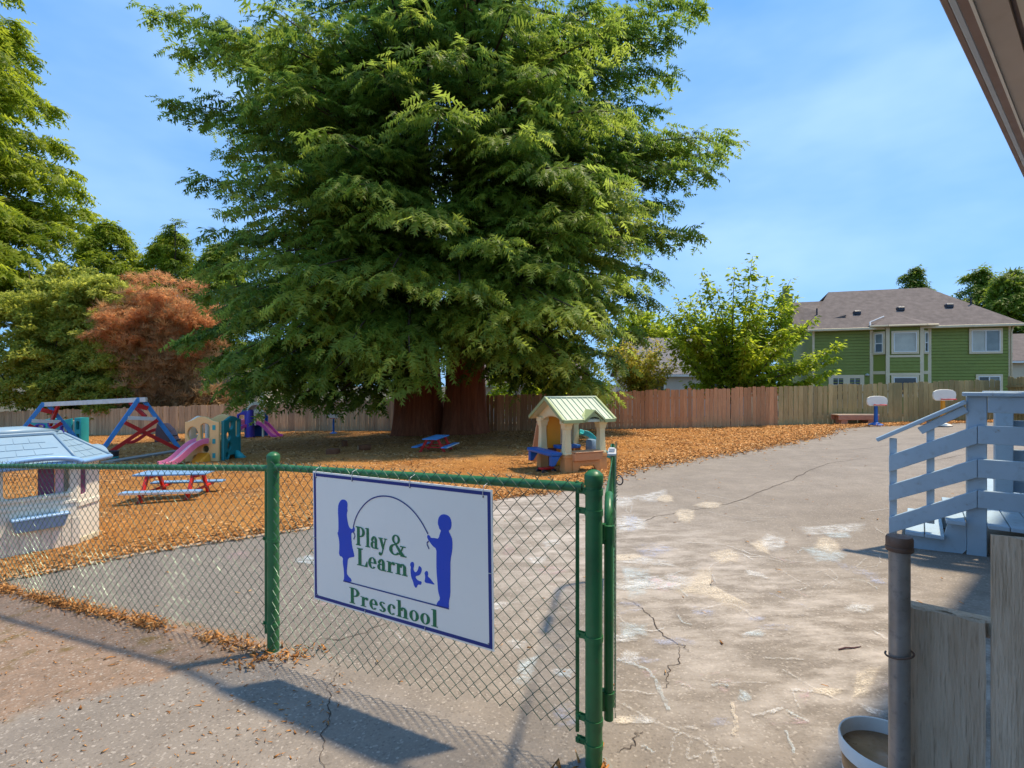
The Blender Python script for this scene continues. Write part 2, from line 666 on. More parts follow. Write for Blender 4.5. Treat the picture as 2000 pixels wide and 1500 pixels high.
M = {}
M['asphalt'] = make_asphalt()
M['mulch'] = make_mulch()
M['soil'] = paint('soil', (0.09, 0.075, 0.04), 0.95, 0.4, 0.4, (0.05, 0.09, 0.02), 0.6, 0.3)
M['chip'] = leaf_mat('wood_chip', (0.22, 0.085, 0.022), (0.54, 0.235, 0.065), (0.74, 0.46, 0.21), 0.0, 0.9)
M['crack'] = paint('crack', (0.07, 0.05, 0.038), 1.0, 0.3, 20, dirt_amt=0.1, bumpk=0)
M['green_pipe'] = paint('green_pipe_paint', (0.028, 0.155, 0.055), 0.38, 0.25, 5, (0.10, 0.085, 0.05), 0.45, 0.12, spec=0.4, chip=((0.15, 0.085, 0.05), 22, 0.66))
M['green_wire'] = paint('green_wire', (0.07, 0.125, 0.09), 0.35, 0.35, 9, (0.24, 0.25, 0.22), 0.5, 0.0, metal=0.35, spec=0.6)
M['sign_white'] = paint('sign_white', (0.90, 0.85, 0.77), 0.35, 0.03, 1.2, (0.45, 0.44, 0.42), 0.1, 0.0)
M['sign_blue'] = paint('sign_blue', (0.008, 0.065, 0.50), 0.35, 0.06, 2.0, dirt_amt=0.02, bumpk=0)
M['sign_navy'] = paint('sign_navy', (0.006, 0.028, 0.20), 0.35, 0.06, 2.0, dirt_amt=0.02, bumpk=0)
M['sign_green'] = paint('sign_green', (0.006, 0.165, 0.07), 0.35, 0.06, 2.0, dirt_amt=0.02, bumpk=0)
M['tie'] = paint('plastic_tie', (0.62, 0.62, 0.6), 0.4, 0.05, 3, dirt_amt=0.05, bumpk=0)
M['stair_blue'] = paint('blue_grey_paint', (0.39, 0.51, 0.61), 0.55, 0.07, 3.0, (0.20, 0.20, 0.22), 0.4, 0.15, chip=((0.30, 0.26, 0.22), 16, 0.68))
M['steel'] = paint('galvanised_pipe', (0.33, 0.30, 0.28), 0.42, 0.3, 7, (0.06, 0.045, 0.04), 0.55, 0.08, metal=0.55)
M['rust_steel'] = paint('rusty_cap', (0.19, 0.12, 0.09), 0.6, 0.35, 12, (0.20, 0.07, 0.03), 0.5, 0.15, metal=0.3)
M['grey_wood'] = wood('weathered_grey_wood', (0.56, 0.42, 0.30), (0.80, 0.65, 0.50), (0.26, 0.18, 0.12), (26, 26, 1.6), rnd=0.12, bumpk=0.8,
                      tint=((0.34, 0.24, 0.14), 3.0, 0.5, 0.75, 0.5))
M['fence_red'] = wood('redwood_boards', (0.52, 0.225, 0.095), (0.72, 0.38, 0.18), (0.26, 0.11, 0.05), rnd=0.22, tint=((0.40, 0.26, 0.16), 0.35, 0.52, 0.72, 0.35))
M['fence_grey'] = wood('grey_boards', (0.40, 0.255, 0.13), (0.58, 0.41, 0.235), (0.22, 0.14, 0.07), rnd=0.25, tint=((0.30, 0.22, 0.16), 0.4, 0.5, 0.7, 0.4))
M['fence_moss'] = wood('mossy_boards', (0.38, 0.265, 0.10), (0.56, 0.41, 0.19), (0.21, 0.145, 0.06), rnd=0.22, tint=((0.23, 0.19, 0.085), 0.8, 0.4, 0.65, 0.7))
M['bark'] = wood('redwood_bark', (0.22, 0.060, 0.026), (0.42, 0.14, 0.062), (0.08, 0.024, 0.013), (7, 7, 0.35), rnd=0.05, bumpk=1.0)
M['branch'] = wood('branch_bark', (0.06, 0.04, 0.028), (0.12, 0.08, 0.055), (0.03, 0.02, 0.014), (8, 8, 3), rnd=0.1)
M['pale_branch'] = wood('pale_branch_bark', (0.13, 0.085, 0.055), (0.21, 0.14, 0.09), (0.06, 0.04, 0.03), (8, 8, 3), rnd=0.1)
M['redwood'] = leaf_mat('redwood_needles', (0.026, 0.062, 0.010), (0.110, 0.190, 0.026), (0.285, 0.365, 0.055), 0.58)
M['conifer'] = leaf_mat('conifer_needles', (0.046, 0.085, 0.006), (0.160, 0.232, 0.014), (0.330, 0.385, 0.030), 0.58)
M['pine'] = leaf_mat('far_conifer_needles', (0.033, 0.072, 0.007), (0.111, 0.176, 0.014), (0.234, 0.312, 0.025), 0.5)
M['shrub'] = leaf_mat('shrub_leaves', (0.060, 0.085, 0.010), (0.200, 0.245, 0.032), (0.42, 0.45, 0.085), 0.58)
M['orange'] = leaf_mat('russet_leaves', (0.24, 0.105, 0.04), (0.46, 0.22, 0.085), (0.62, 0.37, 0.15), 0.58)
M['twig'] = leaf_mat('brown_twigs', (0.16, 0.095, 0.04), (0.34, 0.205, 0.085), (0.48, 0.32, 0.14), 0.4)
M['cherry'] = leaf_mat('cherry_leaves', (0.078, 0.130, 0.008), (0.234, 0.312, 0.016), (0.494, 0.546, 0.055), 0.62, 0.4)
M['yellow'] = leaf_mat('yellowing_leaves', (0.13, 0.17, 0.02), (0.33, 0.34, 0.04), (0.55, 0.38, 0.07), 0.58)
PL = dict(dirt=(0.3, 0.26, 0.2), dirt_amt=0.12, bumpk=0.04, spec=0.45)
M['p_cream'] = paint('cream_plastic', (0.74, 0.65, 0.44), 0.42, 0.06, 2, **PL)
M['p_white'] = paint('white_plastic', (0.86, 0.78, 0.64), 0.45, 0.06, 2, **PL)
M['p_skyblue'] = paint('sky_blue_plastic', (0.25, 0.365, 0.46), 0.42, 0.08, 2, **PL)
M['p_periwinkle'] = paint('blue_trim_plastic', (0.23, 0.41, 0.68), 0.42, 0.08, 2, **PL)
M['p_plum'] = paint('plum_plastic', (0.19, 0.055, 0.13), 0.45, 0.1, 2, **PL)
M['p_peach'] = paint('peach_plastic', (0.86, 0.56, 0.22), 0.42, 0.07, 2, **PL)
M['p_teal'] = paint('teal_plastic', (0.012, 0.22, 0.225), 0.4, 0.1, 2, **PL)
M['p_teal2'] = paint('light_teal_plastic', (0.02, 0.36, 0.36), 0.4, 0.1, 2, **PL)
M['p_pink'] = paint('pink_plastic', (0.74, 0.20, 0.34), 0.38, 0.08, 2, **PL)
M['p_hotpink'] = paint('hot_pink_plastic', (0.74, 0.09, 0.34), 0.38, 0.08, 2, **PL)
M['p_lilac'] = paint('faded_pink_slide', (0.74, 0.48, 0.55), 0.4, 0.08, 2, **PL)
M['p_purple'] = paint('purple_plastic', (0.085, 0.055, 0.42), 0.38, 0.08, 2, **PL)
M['p_blue'] = paint('blue_plastic', (0.012, 0.12, 0.42), 0.4, 0.1, 2, **PL)
M['p_orange'] = paint('orange_plastic', (0.80, 0.32, 0.015), 0.4, 0.1, 2, **PL)
M['p_red'] = paint('red_plastic', (0.60, 0.02, 0.02), 0.4, 0.1, 2, **PL)
M['p_tan'] = paint('tan_plastic', (0.82, 0.70, 0.38), 0.45, 0.07, 2, **PL)
M['p_sage'] = paint('sage_roof_plastic', (0.50, 0.55, 0.40), 0.42, 0.07, 2, **PL)
M['p_sagedk'] = paint('sage_trim_plastic', (0.33, 0.38, 0.17), 0.45, 0.07, 2, **PL)
M['p_brown'] = paint('brown_plastic', (0.60, 0.29, 0.10), 0.5, 0.08, 2, **PL)
M['p_clay'] = paint('clay_plastic', (0.64, 0.33, 0.16), 0.5, 0.08, 2, **PL)
M['p_dark'] = paint('dark_plastic', (0.05, 0.045, 0.055), 0.45, 0.2, 2, **PL)
M['p_bark'] = paint('maroon_plastic', (0.12, 0.055, 0.055), 0.5, 0.2, 2, **PL)
M['w_red'] = paint('red_painted_wood', (0.62, 0.022, 0.016), 0.5, 0.14, 6, (0.3, 0.1, 0.08), 0.2, 0.1)
M['w_blue'] = paint('blue_painted_wood', (0.07, 0.30, 0.66), 0.5, 0.14, 6, (0.2, 0.25, 0.35), 0.2, 0.1)
M['w_paleblue'] = paint('pale_blue_painted_wood', (0.20, 0.36, 0.56), 0.5, 0.14, 6, (0.4, 0.42, 0.45), 0.3, 0.1)
M['w_white'] = paint('white_painted_wood', (0.84, 0.76, 0.65), 0.55, 0.1, 5, (0.3, 0.26, 0.22), 0.3, 0.1)
M['siding'] = paint('green_siding', (0.24, 0.27, 0.05), 0.6, 0.08, 1.2, (0.08, 0.11, 0.03), 0.2, 0.05)
M['trim'] = paint('beige_trim', (0.78, 0.62, 0.40), 0.55, 0.06, 2, dirt_amt=0.1)
M['win_white'] = paint('white_window_frame', (0.82, 0.78, 0.72), 0.45, 0.04, 2, dirt_amt=0.06)
M['blind'] = paint('window_blind', (0.55, 0.53, 0.44), 0.5, 0.12, 1.5, (0.25, 0.26, 0.26), 0.3, 0)
M['glass'] = glass_mat('dark_window_glass', (0.055, 0.06, 0.065))
M['glass_pale'] = glass_mat('curtained_window_glass', (0.24, 0.27, 0.25), 0.15)
M['shingle'] = paint('grey_brown_shingles', (0.150, 0.120, 0.108), 0.9, 0.22, 3.0, (0.09, 0.07, 0.065), 0.5, 0.5)
M['shingle2'] = paint('grey_shingles', (0.20, 0.185, 0.19), 0.9, 0.2, 3.0, (0.12, 0.11, 0.11), 0.5, 0.4)
M['h_white'] = paint('pale_house_paint', (0.62, 0.56, 0.48), 0.7, 0.08, 1.0, dirt_amt=0.15)
M['h_cream'] = paint('cream_house_paint', (0.66, 0.54, 0.38), 0.7, 0.08, 1.0, dirt_amt=0.15)
M['vent_dark'] = paint('dark_vent', (0.03, 0.035, 0.05), 0.4, 0.2, 4, dirt_amt=0.1)
M['vent_pale'] = paint('pale_vent_flashing', (0.62, 0.62, 0.62), 0.4, 0.1, 4, dirt_amt=0.1)
M['eave_brown'] = paint('brown_eave_paint', (0.27, 0.18, 0.15), 0.5, 0.15, 3, dirt_amt=0.2)
M['eave_taupe'] = paint('taupe_soffit', (0.50, 0.42, 0.37), 0.6, 0.12, 2, dirt_amt=0.2)
M['eave_grey'] = paint('grey_wall_board', (0.60, 0.54, 0.45), 0.6, 0.12, 2, dirt_amt=0.2)
M['gutter'] = paint('pale_gutter', (0.50, 0.55, 0.62), 0.4, 0.08, 3, dirt_amt=0.2, spec=0.6)
M['bucket'] = paint('white_bucket', (0.85, 0.83, 0.80), 0.4, 0.04, 5, (0.3, 0.22, 0.16), 0.2, 0.03)
M['rust_water'] = paint('rusty_sediment', (0.42, 0.22, 0.10), 0.35, 0.3, 9, (0.30, 0.10, 0.02), 0.6, 0.05)
M['stump'] = wood('stump_wood', (0.14, 0.05, 0.022), (0.25, 0.10, 0.045), (0.06, 0.02, 0.01), (9, 9, 2), rnd=0.15)
M['log_end'] = paint('sawn_log_end', (0.42, 0.25, 0.13), 0.9, 0.25, 14, (0.2, 0.1, 0.05), 0.4, 0.2)
M['bench_top'] = wood('bench_top_wood', (0.50, 0.36, 0.25), (0.68, 0.52, 0.38), (0.3, 0.2, 0.14), (3, 14, 14), rnd=0.1)
M['bench_red'] = wood('bench_side_wood', (0.42, 0.19, 0.11), (0.56, 0.29, 0.18), (0.2, 0.08, 0.05), (3, 14, 14), rnd=0.1)
M['timber'] = wood('grey_timber', (0.27, 0.235, 0.20), (0.38, 0.34, 0.30), (0.18, 0.15, 0.13), (14, 3, 14), rnd=0.1)
M['edging'] = paint('pale_edging', (0.40, 0.32, 0.235), 0.9, 0.2, 5, (0.3, 0.15, 0.06), 0.5, 0.2)
M['ck_white'] = chalk_mat('white_chalk', (0.85, 0.84, 0.82), 0.72)
M['ck_blue'] = chalk_mat('pale_blue_chalk', (0.68, 0.78, 0.82), 0.74)
M['ck_pink'] = chalk_mat('pink_chalk', (0.72, 0.48, 0.52), 0.5)
M['ck_cream'] = chalk_mat('cream_chalk', (0.80, 0.69, 0.55), 0.95)
M['ck_line'] = chalk_mat('chalk_line', (0.80, 0.78, 0.75), 0.62, 34)
M['ck_lilac'] = chalk_mat('lilac_chalk', (0.52, 0.56, 0.74), 0.55)
M['concrete'] = paint('post_footing_concrete', (0.25, 0.235, 0.21), 0.9, 0.2, 8, dirt_amt=0.3, bumpk=0.3)
# ------------------------------------------------------------------ the setting: ground, asphalt, mulch
def grid_sheet(name, xs, ys, mat, dz, amp=0.0, parent=None):
    X, Y = np.meshgrid(xs, ys)
    Gv = np.vectorize(G)(X, Y)
    Z = Gv + dz + amp * (np.sin(X * 1.7 + Y * 0.6) * np.sin(Y * 1.3 - X * 0.4))
    v = np.stack([X.ravel(), Y.ravel(), Z.ravel()], 1)
    nx, ny = len(xs), len(ys)
    idx = np.arange(nx * ny).reshape(ny, nx)
    f = np.stack([idx[:-1, :-1].ravel(), idx[:-1, 1:].ravel(), idx[1:, 1:].ravel(), idx[1:, :-1].ravel()], 1)
    return np_mesh(name, v, f, mat, parent, smooth=True)


far = [-900, -400, -200, -100, -60]
ground = grid_sheet('ground', np.array(far + list(np.arange(-45, 36, 3)) + [60, 100, 200, 400, 900]),
                    np.array([-300, -100, -40] + list(np.arange(-12, 49, 3)) + [60, 100, 200, 400, 900]), M['soil'], -0.02)
tag(ground, kind='structure')
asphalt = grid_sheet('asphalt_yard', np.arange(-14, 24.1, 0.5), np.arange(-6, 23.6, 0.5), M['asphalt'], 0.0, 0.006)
tag(asphalt, kind='structure')


def resample(pts, n):
    pts = np.array(pts, float)
    d = np.r_[0, np.cumsum(np.linalg.norm(np.diff(pts, axis=0), axis=1))]
    t = np.linspace(0, d[-1], n)
    return np.stack([np.interp(t, d, pts[:, 0]), np.interp(t, d, pts[:, 1])], 1)


def smooth_poly(pts, n, k=9):
    p = resample(pts, n)
    q = p.copy()
    for _ in range(k):
        q[1:-1] = (q[:-2] + 2 * q[1:-1] + q[2:]) / 4
    return q


FENCE = [(19.4, 17.5), (21.5, 22.5), (7.9, 23.3), (-1.1, 25.3), (-11.6, 31.0), (-27.6, 34.0), (-36.0, 36.0), (-44.0, 37.0)]
EDGE = [(-9.5, 2.4), (-6.8, 3.7), (-4.78, 4.78), (-3.95, 5.72), (-3.0, 6.26), (-1.6, 7.2), (-0.12, 8.3), (1.1, 8.9), (1.9, 10.2), (2.6, 11.4), (5.4, 13.5), (7.7, 15.4), (10.6, 18.2), (13.0, 21.3), (16.5, 22.0), (21.0, 22.2)]
NC, NR = 240, 110
front = smooth_poly(EDGE, NC, 6)
wobx = np.interp(np.arange(NC), np.arange(0, NC, 4), RNG.normal(0, 0.10, len(np.arange(0, NC, 4))))
front[60:, 1] += wobx[60:] * np.linspace(0.4, 1.6, NC - 60)
back = resample([(21.2, 22.45), (7.9, 23.2), (-1.1, 25.2), (-11.6, 30.9), (-27.6, 33.9), (-36, 35.9), (-44, 36.9)][::-1], NC)
mv = []
rs_ = np.linspace(0, 1, NR) ** 1.6
for r in rs_:
    p = front * (1 - r) + back * r
    for (x, y) in p:
        lift = 0.012 + min(0.035, r * 1.6)
        mv.append((x, y, G(x, y) + lift + 0.018 * math.sin(x * 2.1 + 3 * math.sin(y * 0.9)) * math.sin(y * 1.7 + x * 0.5) * min(1, r * 12)))
mi = np.arange(NC * NR).reshape(NR, NC)
mf = np.stack([mi[:-1, :-1].ravel(), mi[:-1, 1:].ravel(), mi[1:, 1:].ravel(), mi[1:, :-1].ravel()], 1)
mulch = np_mesh('mulch_bed', np.array(mv), mf, M['mulch'], smooth=True)
tag(mulch, kind='structure')


def chips(P, size, rng, zlift=0.01, flat=0.35):
    """elongated splinters: four-faced slivers lying at all angles"""
    n = len(P)
    a = rng.uniform(0, 2 * math.pi, n)
    tilt = rng.normal(0, flat, n)
    L = size * rng.uniform(0.5, 1.5, n)
    W = L * rng.uniform(0.14, 0.34, n)
    d = np.stack([np.cos(a) * np.cos(tilt), np.sin(a) * np.cos(tilt), np.sin(tilt)], 1)
    s = np.stack([-np.sin(a), np.cos(a), rng.normal(0, 0.3, n)], 1)
    up = np.cross(d, s)
    v0 = P - d * L[:, None] / 2 + s * W[:, None] / 2
    v1 = P - d * L[:, None] / 2 - s * W[:, None] / 2
    v2 = P + d * L[:, None] / 2 + s * (W * 0.2)[:, None]
    v3 = P + up * (W * 0.45)[:, None] + d * (L * 0.1)[:, None]
    V = np.stack([v0, v1, v2, v3], 1).reshape(-1, 3)
    V[:, 2] += zlift
    b = np.arange(n)[:, None] * 4
    F = np.concatenate([b + np.array([[0, 1, 2]]), b + np.array([[0, 2, 3]]), b + np.array([[2, 1, 3]]), b + np.array([[1, 0, 3]])], 0)
    tone = np.repeat(np.clip(rng.normal(0.45, 0.27, n), 0, 1), 4)
    return V, F, tone


def mulch_points(n, rng, power):
    i = rng.uniform(0, NC - 1.01, n)
    r = rng.uniform(0, 1, n) ** power
    i0 = i.astype(int)
    t = (i - i0)[:, None]
    f = front[i0] * (1 - t) + front[i0 + 1] * t
    b_ = back[i0] * (1 - t) + back[i0 + 1] * t
    p = f * (1 - r[:, None]) + b_ * r[:, None]
    p += rng.normal(0, 0.20, p.shape) * (r < 0.01)[:, None] * np.clip((p[:, :1] + 1.5) / 3, 0.25, 1.6)
    return p


rng = np.random.default_rng(11)
pp = np.concatenate([mulch_points(52000, rng, 2.3), mulch_points(26000, rng, 1.3), mulch_points(9000, rng, 40.0)])
pz = np.array([G(x, y) for x, y in pp]) + np.r_[np.full(len(pp) - 9000, 0.035), np.full(9000, 0.008)]
dist = np.hypot(pp[:, 0], pp[:, 1])
V, F, T = chips(np.c_[pp, pz], np.clip(0.05 + dist * 0.0042, 0.05, 0.13), rng)
tag(np_mesh('wood_chips', V, F, M['chip'], tone=T), 'loose orange-brown wood chips spread over the play area', 'wood chips', kind='stuff')

# loose chips that have blown onto the asphalt, thick along the foot of the chain-link fence
FP0, FP1, FPL = Vector((0.345, 2.16, 0)), Vector((-1.52, 3.26, 0)), Vector((-5.7, 5.08, 0))
t = np.clip(rng.choice(rng.uniform(0, 1, 34), 2300) + rng.normal(0, 0.022, 2300), 0, 1)
side = rng.normal(-0.02, 0.055, 2300)
bx = FP1.x + (FPL.x - FP1.x) * t - 0.40 * side
by = FP1.y + (FPL.y - FP1.y) * t - 0.916 * side * -1
lx = np.r_[bx, FP1.x + rng.normal(0.05, 0.13, 160), FP0.x + rng.normal(0.02, 0.10, 90)]
ly = np.r_[by, FP1.y + rng.normal(-0.08, 0.07, 160), FP0.y + rng.normal(-0.10, 0.06, 90)]
lz = np.array([G(x, y) for x, y in zip(lx, ly)]) + np.abs(rng.normal(0.006, 0.018, len(lx)))
V, F, T = chips(np.c_[lx, ly, lz], 0.045, rng, 0.004, 0.5)
T = np.repeat(np.clip(rng.normal(0.35, 0.3, len(T) // 4), 0, 1), 4)
tag(np_mesh('leaf_litter', V, F, M['chip'], tone=np.clip(T * 0.9, 0, 1)), 'drift of orange bark and dry leaves along the chain-link fence foot', 'leaf litter', kind='stuff')
sx = rng.uniform(-4, 9, 620)
sy = rng.uniform(1.2, 17, 620) ** 1.0
sz = np.array([G(x, y) for x, y in zip(sx, sy)]) + 0.004
V, F, T = chips(np.c_[sx, sy, sz], 0.04, rng, 0.006, 0.15)
tag(np_mesh('scattered_chips', V, F, M['chip'], tone=T), 'few stray wood chips and twigs scattered over the asphalt', 'wood chips', kind='stuff')

gx = rng.uniform(-4.5, -0.9, 900)
gy = 2.2 + rng.uniform(0, 1, 900) * (3.0 + (-gx - 0.9) * 0.42 - 2.2)
gz0 = np.array([G(x, y) for x, y in zip(gx, gy)]) + 0.003
V, F, T = chips(np.c_[gx, gy, gz0], 0.022, rng, 0.004, 0.15)
tag(np_mesh('bark_crumbs', V, F, M['chip'], tone=T * 0.8), 'fine bark crumbs on the worn asphalt in front of the left fence', 'bark crumbs', kind='stuff')

# pale edging strip between asphalt and mulch
ep = smooth_poly([(-9.5, 2.36), (-6.8, 3.66), (-4.78, 4.74), (-3.95, 5.68), (-3.0, 6.22), (-2.3, 6.66)], 40, 4)
mb = MB()
rings = []
for i in range(len(ep)):
    d = ep[min(i + 1, len(ep) - 1)] - ep[max(i - 1, 0)]
    d /= np.linalg.norm(d)
    nrm = np.array([-d[1], d[0]]) * 0.025
    x, y = ep[i]
    z = G(x, y)
    rings.append([(x - nrm[0], y - nrm[1], z - 0.02), (x + nrm[0], y + nrm[1], z - 0.02), (x + nrm[0], y + nrm[1], z + 0.03), (x - nrm[0], y - nrm[1], z + 0.022)])
mb.loft(rings)
tag(mb.build('edging_strip', M['edging'], bevel=0.006), 'thin pale timber edging between mulch and asphalt behind the fence', 'edging')


# cracks, chalk drawings on the asphalt ------------------------------------------------
def ribbon(pts, w, dz, jit=0.0, taper=True):
    pts = np.array(pts, float)
    m = MB()
    vs_, fs_ = [], []
    n = len(pts)
    for i in range(n):
        d = pts[min(i + 1, n - 1)] - pts[max(i - 1, 0)]
        d /= (np.linalg.norm(d) + 1e-9)
        nr = np.array([-d[1], d[0]])
        ww = w * (0.35 + 0.65 * math.sin(math.pi * (i + 0.5) / n)) if taper else w
        ww *= random.uniform(0.6, 1.3)
        for s in (-1, 1):
            q = pts[i] + nr * ww / 2 * s
            vs_.append((q[0], q[1], G(q[0], q[1]) + dz + 0.006 * (math.sin(q[0] * 1.7 + q[1] * 0.6) * math.sin(q[1] * 1.3 - q[0] * 0.4))))
    for i in range(n - 1):
        fs_.append((2 * i, 2 * i + 2, 2 * i + 3, 2 * i + 1))
    m.add(vs_, fs_)
    m.tone = True
    return m


def jag(p0, p1, n, amp):
    p0, p1 = np.array(p0, float), np.array(p1, float)
    t = np.linspace(0, 1, n)[:, None]
    p = p0 * (1 - t) + p1 * t
    d = (p1 - p0) / np.linalg.norm(p1 - p0)
    off = np.cumsum(np.random.default_rng(int(abs(p0[0] * 991 + p1[1] * 77)) + 3).normal(0, amp, n))
    off -= np.linspace(off[0], off[-1], n)
    return p + off[:, None] * np.array([-d[1], d[0]])


def gp(px, py):
    """ground point seen at a pixel of the survey photograph"""
    u, v = (px - 1000) / 1000, (py - 750) / 1000
    Y = 1.5634 / (v + 0.03 * u - 0.031)
    return (u * Y, Y)


for path, w in (([(655, 1275), (648, 1360), (640, 1420), (636, 1520)], 0.008), ([(1215, 1170), (1270, 1205), (1325, 1260), (1345, 1275)], 0.010),
                ([(1325, 1262), (1310, 1310), (1295, 1345)], 0.008), ([(1200, 1035), (1290, 1008), (1420, 985), (1510, 950), (1620, 905), (1690, 893)], 0.022),
                ([(1800, 905), (1900, 880)], 0.02), ([(1205, 1470), (1240, 1450), (1255, 1430)], 0.008), ([(620, 1250), (690, 1243), (760, 1215)], 0.012),
                ([(1330, 880), (1500, 872), (1640, 880), (1760, 868)], 0.02)):
    g = [gp(*q) for q in path]
    pts = np.concatenate([jag(g[i], g[i + 1], 14, 0.008 + 0.0012 * g[i][1]) for i in range(len(g) - 1)])
    ribbon(pts, w * 0.62, 0.004).build('crack', M['crack'], asphalt)


def chalk_patch(poly, mat, dz):
    g = [np.array(gp(*q)) for q in poly]
    c = sum(g) / len(g)
    pts = []
    for i in range(len(g)):
        a, b_ = g[i], g[(i + 1) % len(g)]
        for k in range(5):
            q = a + (b_ - a) * k / 5
            pts.append(q + (q - c) * random.uniform(-0.10, 0.06))
    m = MB()
    V_ = [(c[0], c[1], G(*c) + dz)] + [(q[0], q[1], G(q[0], q[1]) + dz) for q in pts]
    V_ = [(x, y, z + 0.006 * (math.sin(x * 1.7 + y * 0.6) * math.sin(y * 1.3 - x * 0.4))) for x, y, z in V_]
    n = len(pts)
    mid_ = [tuple(0.35 * a_ + 0.65 * b2 for a_, b2 in zip(V_[0], q)) for q in V_[1:]]
    V_ = V_ + mid_
    F_ = [(0, 1 + n + i, 1 + n + (i + 1) % n) for i in range(n)] 
    F_ += [(1 + n + i, 1 + i, 1 + (i + 1) % n) for i in range(n)] + [(1 + n + i, 1 + (i + 1) % n, 1 + n + (i + 1) % n) for i in range(n)]
    o = np_mesh('chalk_patch', np.array(V_), np.array(F_), mat, asphalt, tone=np.r_[1.0, np.zeros(n), np.full(n, 0.85)])
    return o


dz = 0.005
for poly, k in (([(1300, 1160), (1370, 1108), (1390, 1105), (1385, 1140), (1480, 1190), (1440, 1200), (1370, 1168)], 'ck_cream'),
                ([(1560, 1068), (1620, 1062), (1660, 1085), (1640, 1100), (1595, 1098)], 'ck_blue'),
                ([(1600, 1040), (1660, 1040), (1670, 1052), (1620, 1052)], 'ck_blue'),
                ([(1205, 1010), (1265, 1015), (1270, 1035), (1210, 1040)], 'ck_white'), ([(1210, 1105), (1275, 1110), (1270, 1160), (1225, 1180)], 'ck_blue'),
                ([(1205, 1215), (1265, 1220), (1270, 1245), (1210, 1255)], 'ck_blue'), ([(1445, 1240), (1490, 1228), (1495, 1235), (1450, 1250)], 'ck_white'),
                ([(1450, 1110), (1490, 1120), (1510, 1135), (1460, 1125)], 'ck_white'), ([(1670, 1310), (1720, 1300), (1700, 1360), (1660, 1370)], 'ck_cream'),
                ([(1670, 1370), (1735, 1390), (1735, 1410), (1690, 1390)], 'ck_white'), ([(985, 1060), (1010, 1070), (1005, 1090), (980, 1085)], 'ck_pink'),
                ([(1055, 1060), (1090, 1050), (1100, 1062), (1065, 1070)], 'ck_white'), ([(1030, 1090), (1075, 1085), (1060, 1105), (1035, 1102)], 'ck_white'),
                ([(1040, 1110), (1090, 1105), (1120, 1120), (1060, 1130)], 'ck_pink'), ([(1010, 1290), (1060, 1275), (1040, 1325), (1005, 1315)], 'ck_blue'),
                ([(1070, 1380), (1135, 1370), (1140, 1420), (1090, 1430)], 'ck_lilac'), ([(430, 1085), (480, 1072), (500, 1085), (450, 1098)], 'ck_pink'),
                ([(1330, 1110), (1200, 1100), (1230, 1085), (1320, 1098)], 'ck_white'), ([(1280, 985), (1310, 960), (1300, 955), (1210, 975)], 'ck_white'),
                ([(1460, 1060), (1500, 1050), (1505, 1085), (1480, 1078)], 'ck_cream'), ([(1340, 1180), (1400, 1195), (1390, 1215), (1350, 1200)], 'ck_lilac'),
                ([(1550, 1030), (1700, 1020), (1690, 1040), (1570, 1048)], 'ck_white'), ([(1620, 1090), (1720, 1120), (1720, 1140), (1640, 1110)], 'ck_lilac')):
    dz += 0.00004
    chalk_patch(poly, M[k], dz)
crng = np.random.default_rng(5)
for i in range(34):
    px_, py_ = crng.uniform(1210, 1720), crng.uniform(975, 1440)
    w_, h_ = crng.uniform(18, 60), crng.uniform(7, 22)
    dz += 0.00004
    chalk_patch([(px_ + w_ * math.cos(t_) * crng.uniform(0.6, 1.2), py_ + h_ * math.sin(t_) * crng.uniform(0.6, 1.2)) for t_ in np.linspace(0, 5.6, 9)], M[str(crng.choice(['ck_white', 'ck_white', 'ck_cream', 'ck_blue', 'ck_pink', 'ck_lilac']))], dz)
for i in range(12):
    px_, py_ = crng.uniform(600, 1130), crng.uniform(1000, 1330)
    dz += 0.00004
    chalk_patch([(px_ + crng.uniform(14, 34) * math.cos(t_), py_ + crng.uniform(6, 14) * math.sin(t_)) for t_ in np.linspace(0, 5.6, 9)], M[str(crng.choice(['ck_white', 'ck_pink', 'ck_blue']))], dz)


def scribble(path, w, k):
    global dz
    dz += 0.00004
    g = [np.array(gp(*q)) for q in path]
    pts = np.concatenate([np.linspace(g[i], g[i + 1], 9)[:-1] for i in range(len(g) - 1)] + [g[-1:]])
    q = pts.copy()
    for _ in range(5):
        q[1:-1] = (q[:-2] + q[1:-1] * 2 + q[2:]) / 4
    q += crng.normal(0, 0.004, q.shape)
    rb_ = ribbon(q, w * 1.15, dz, taper=False)
    np_mesh('chalk_line', np.array(rb_.v), np.array(rb_.f), M[k], asphalt, tone=np.full(len(rb_.v), 0.72))


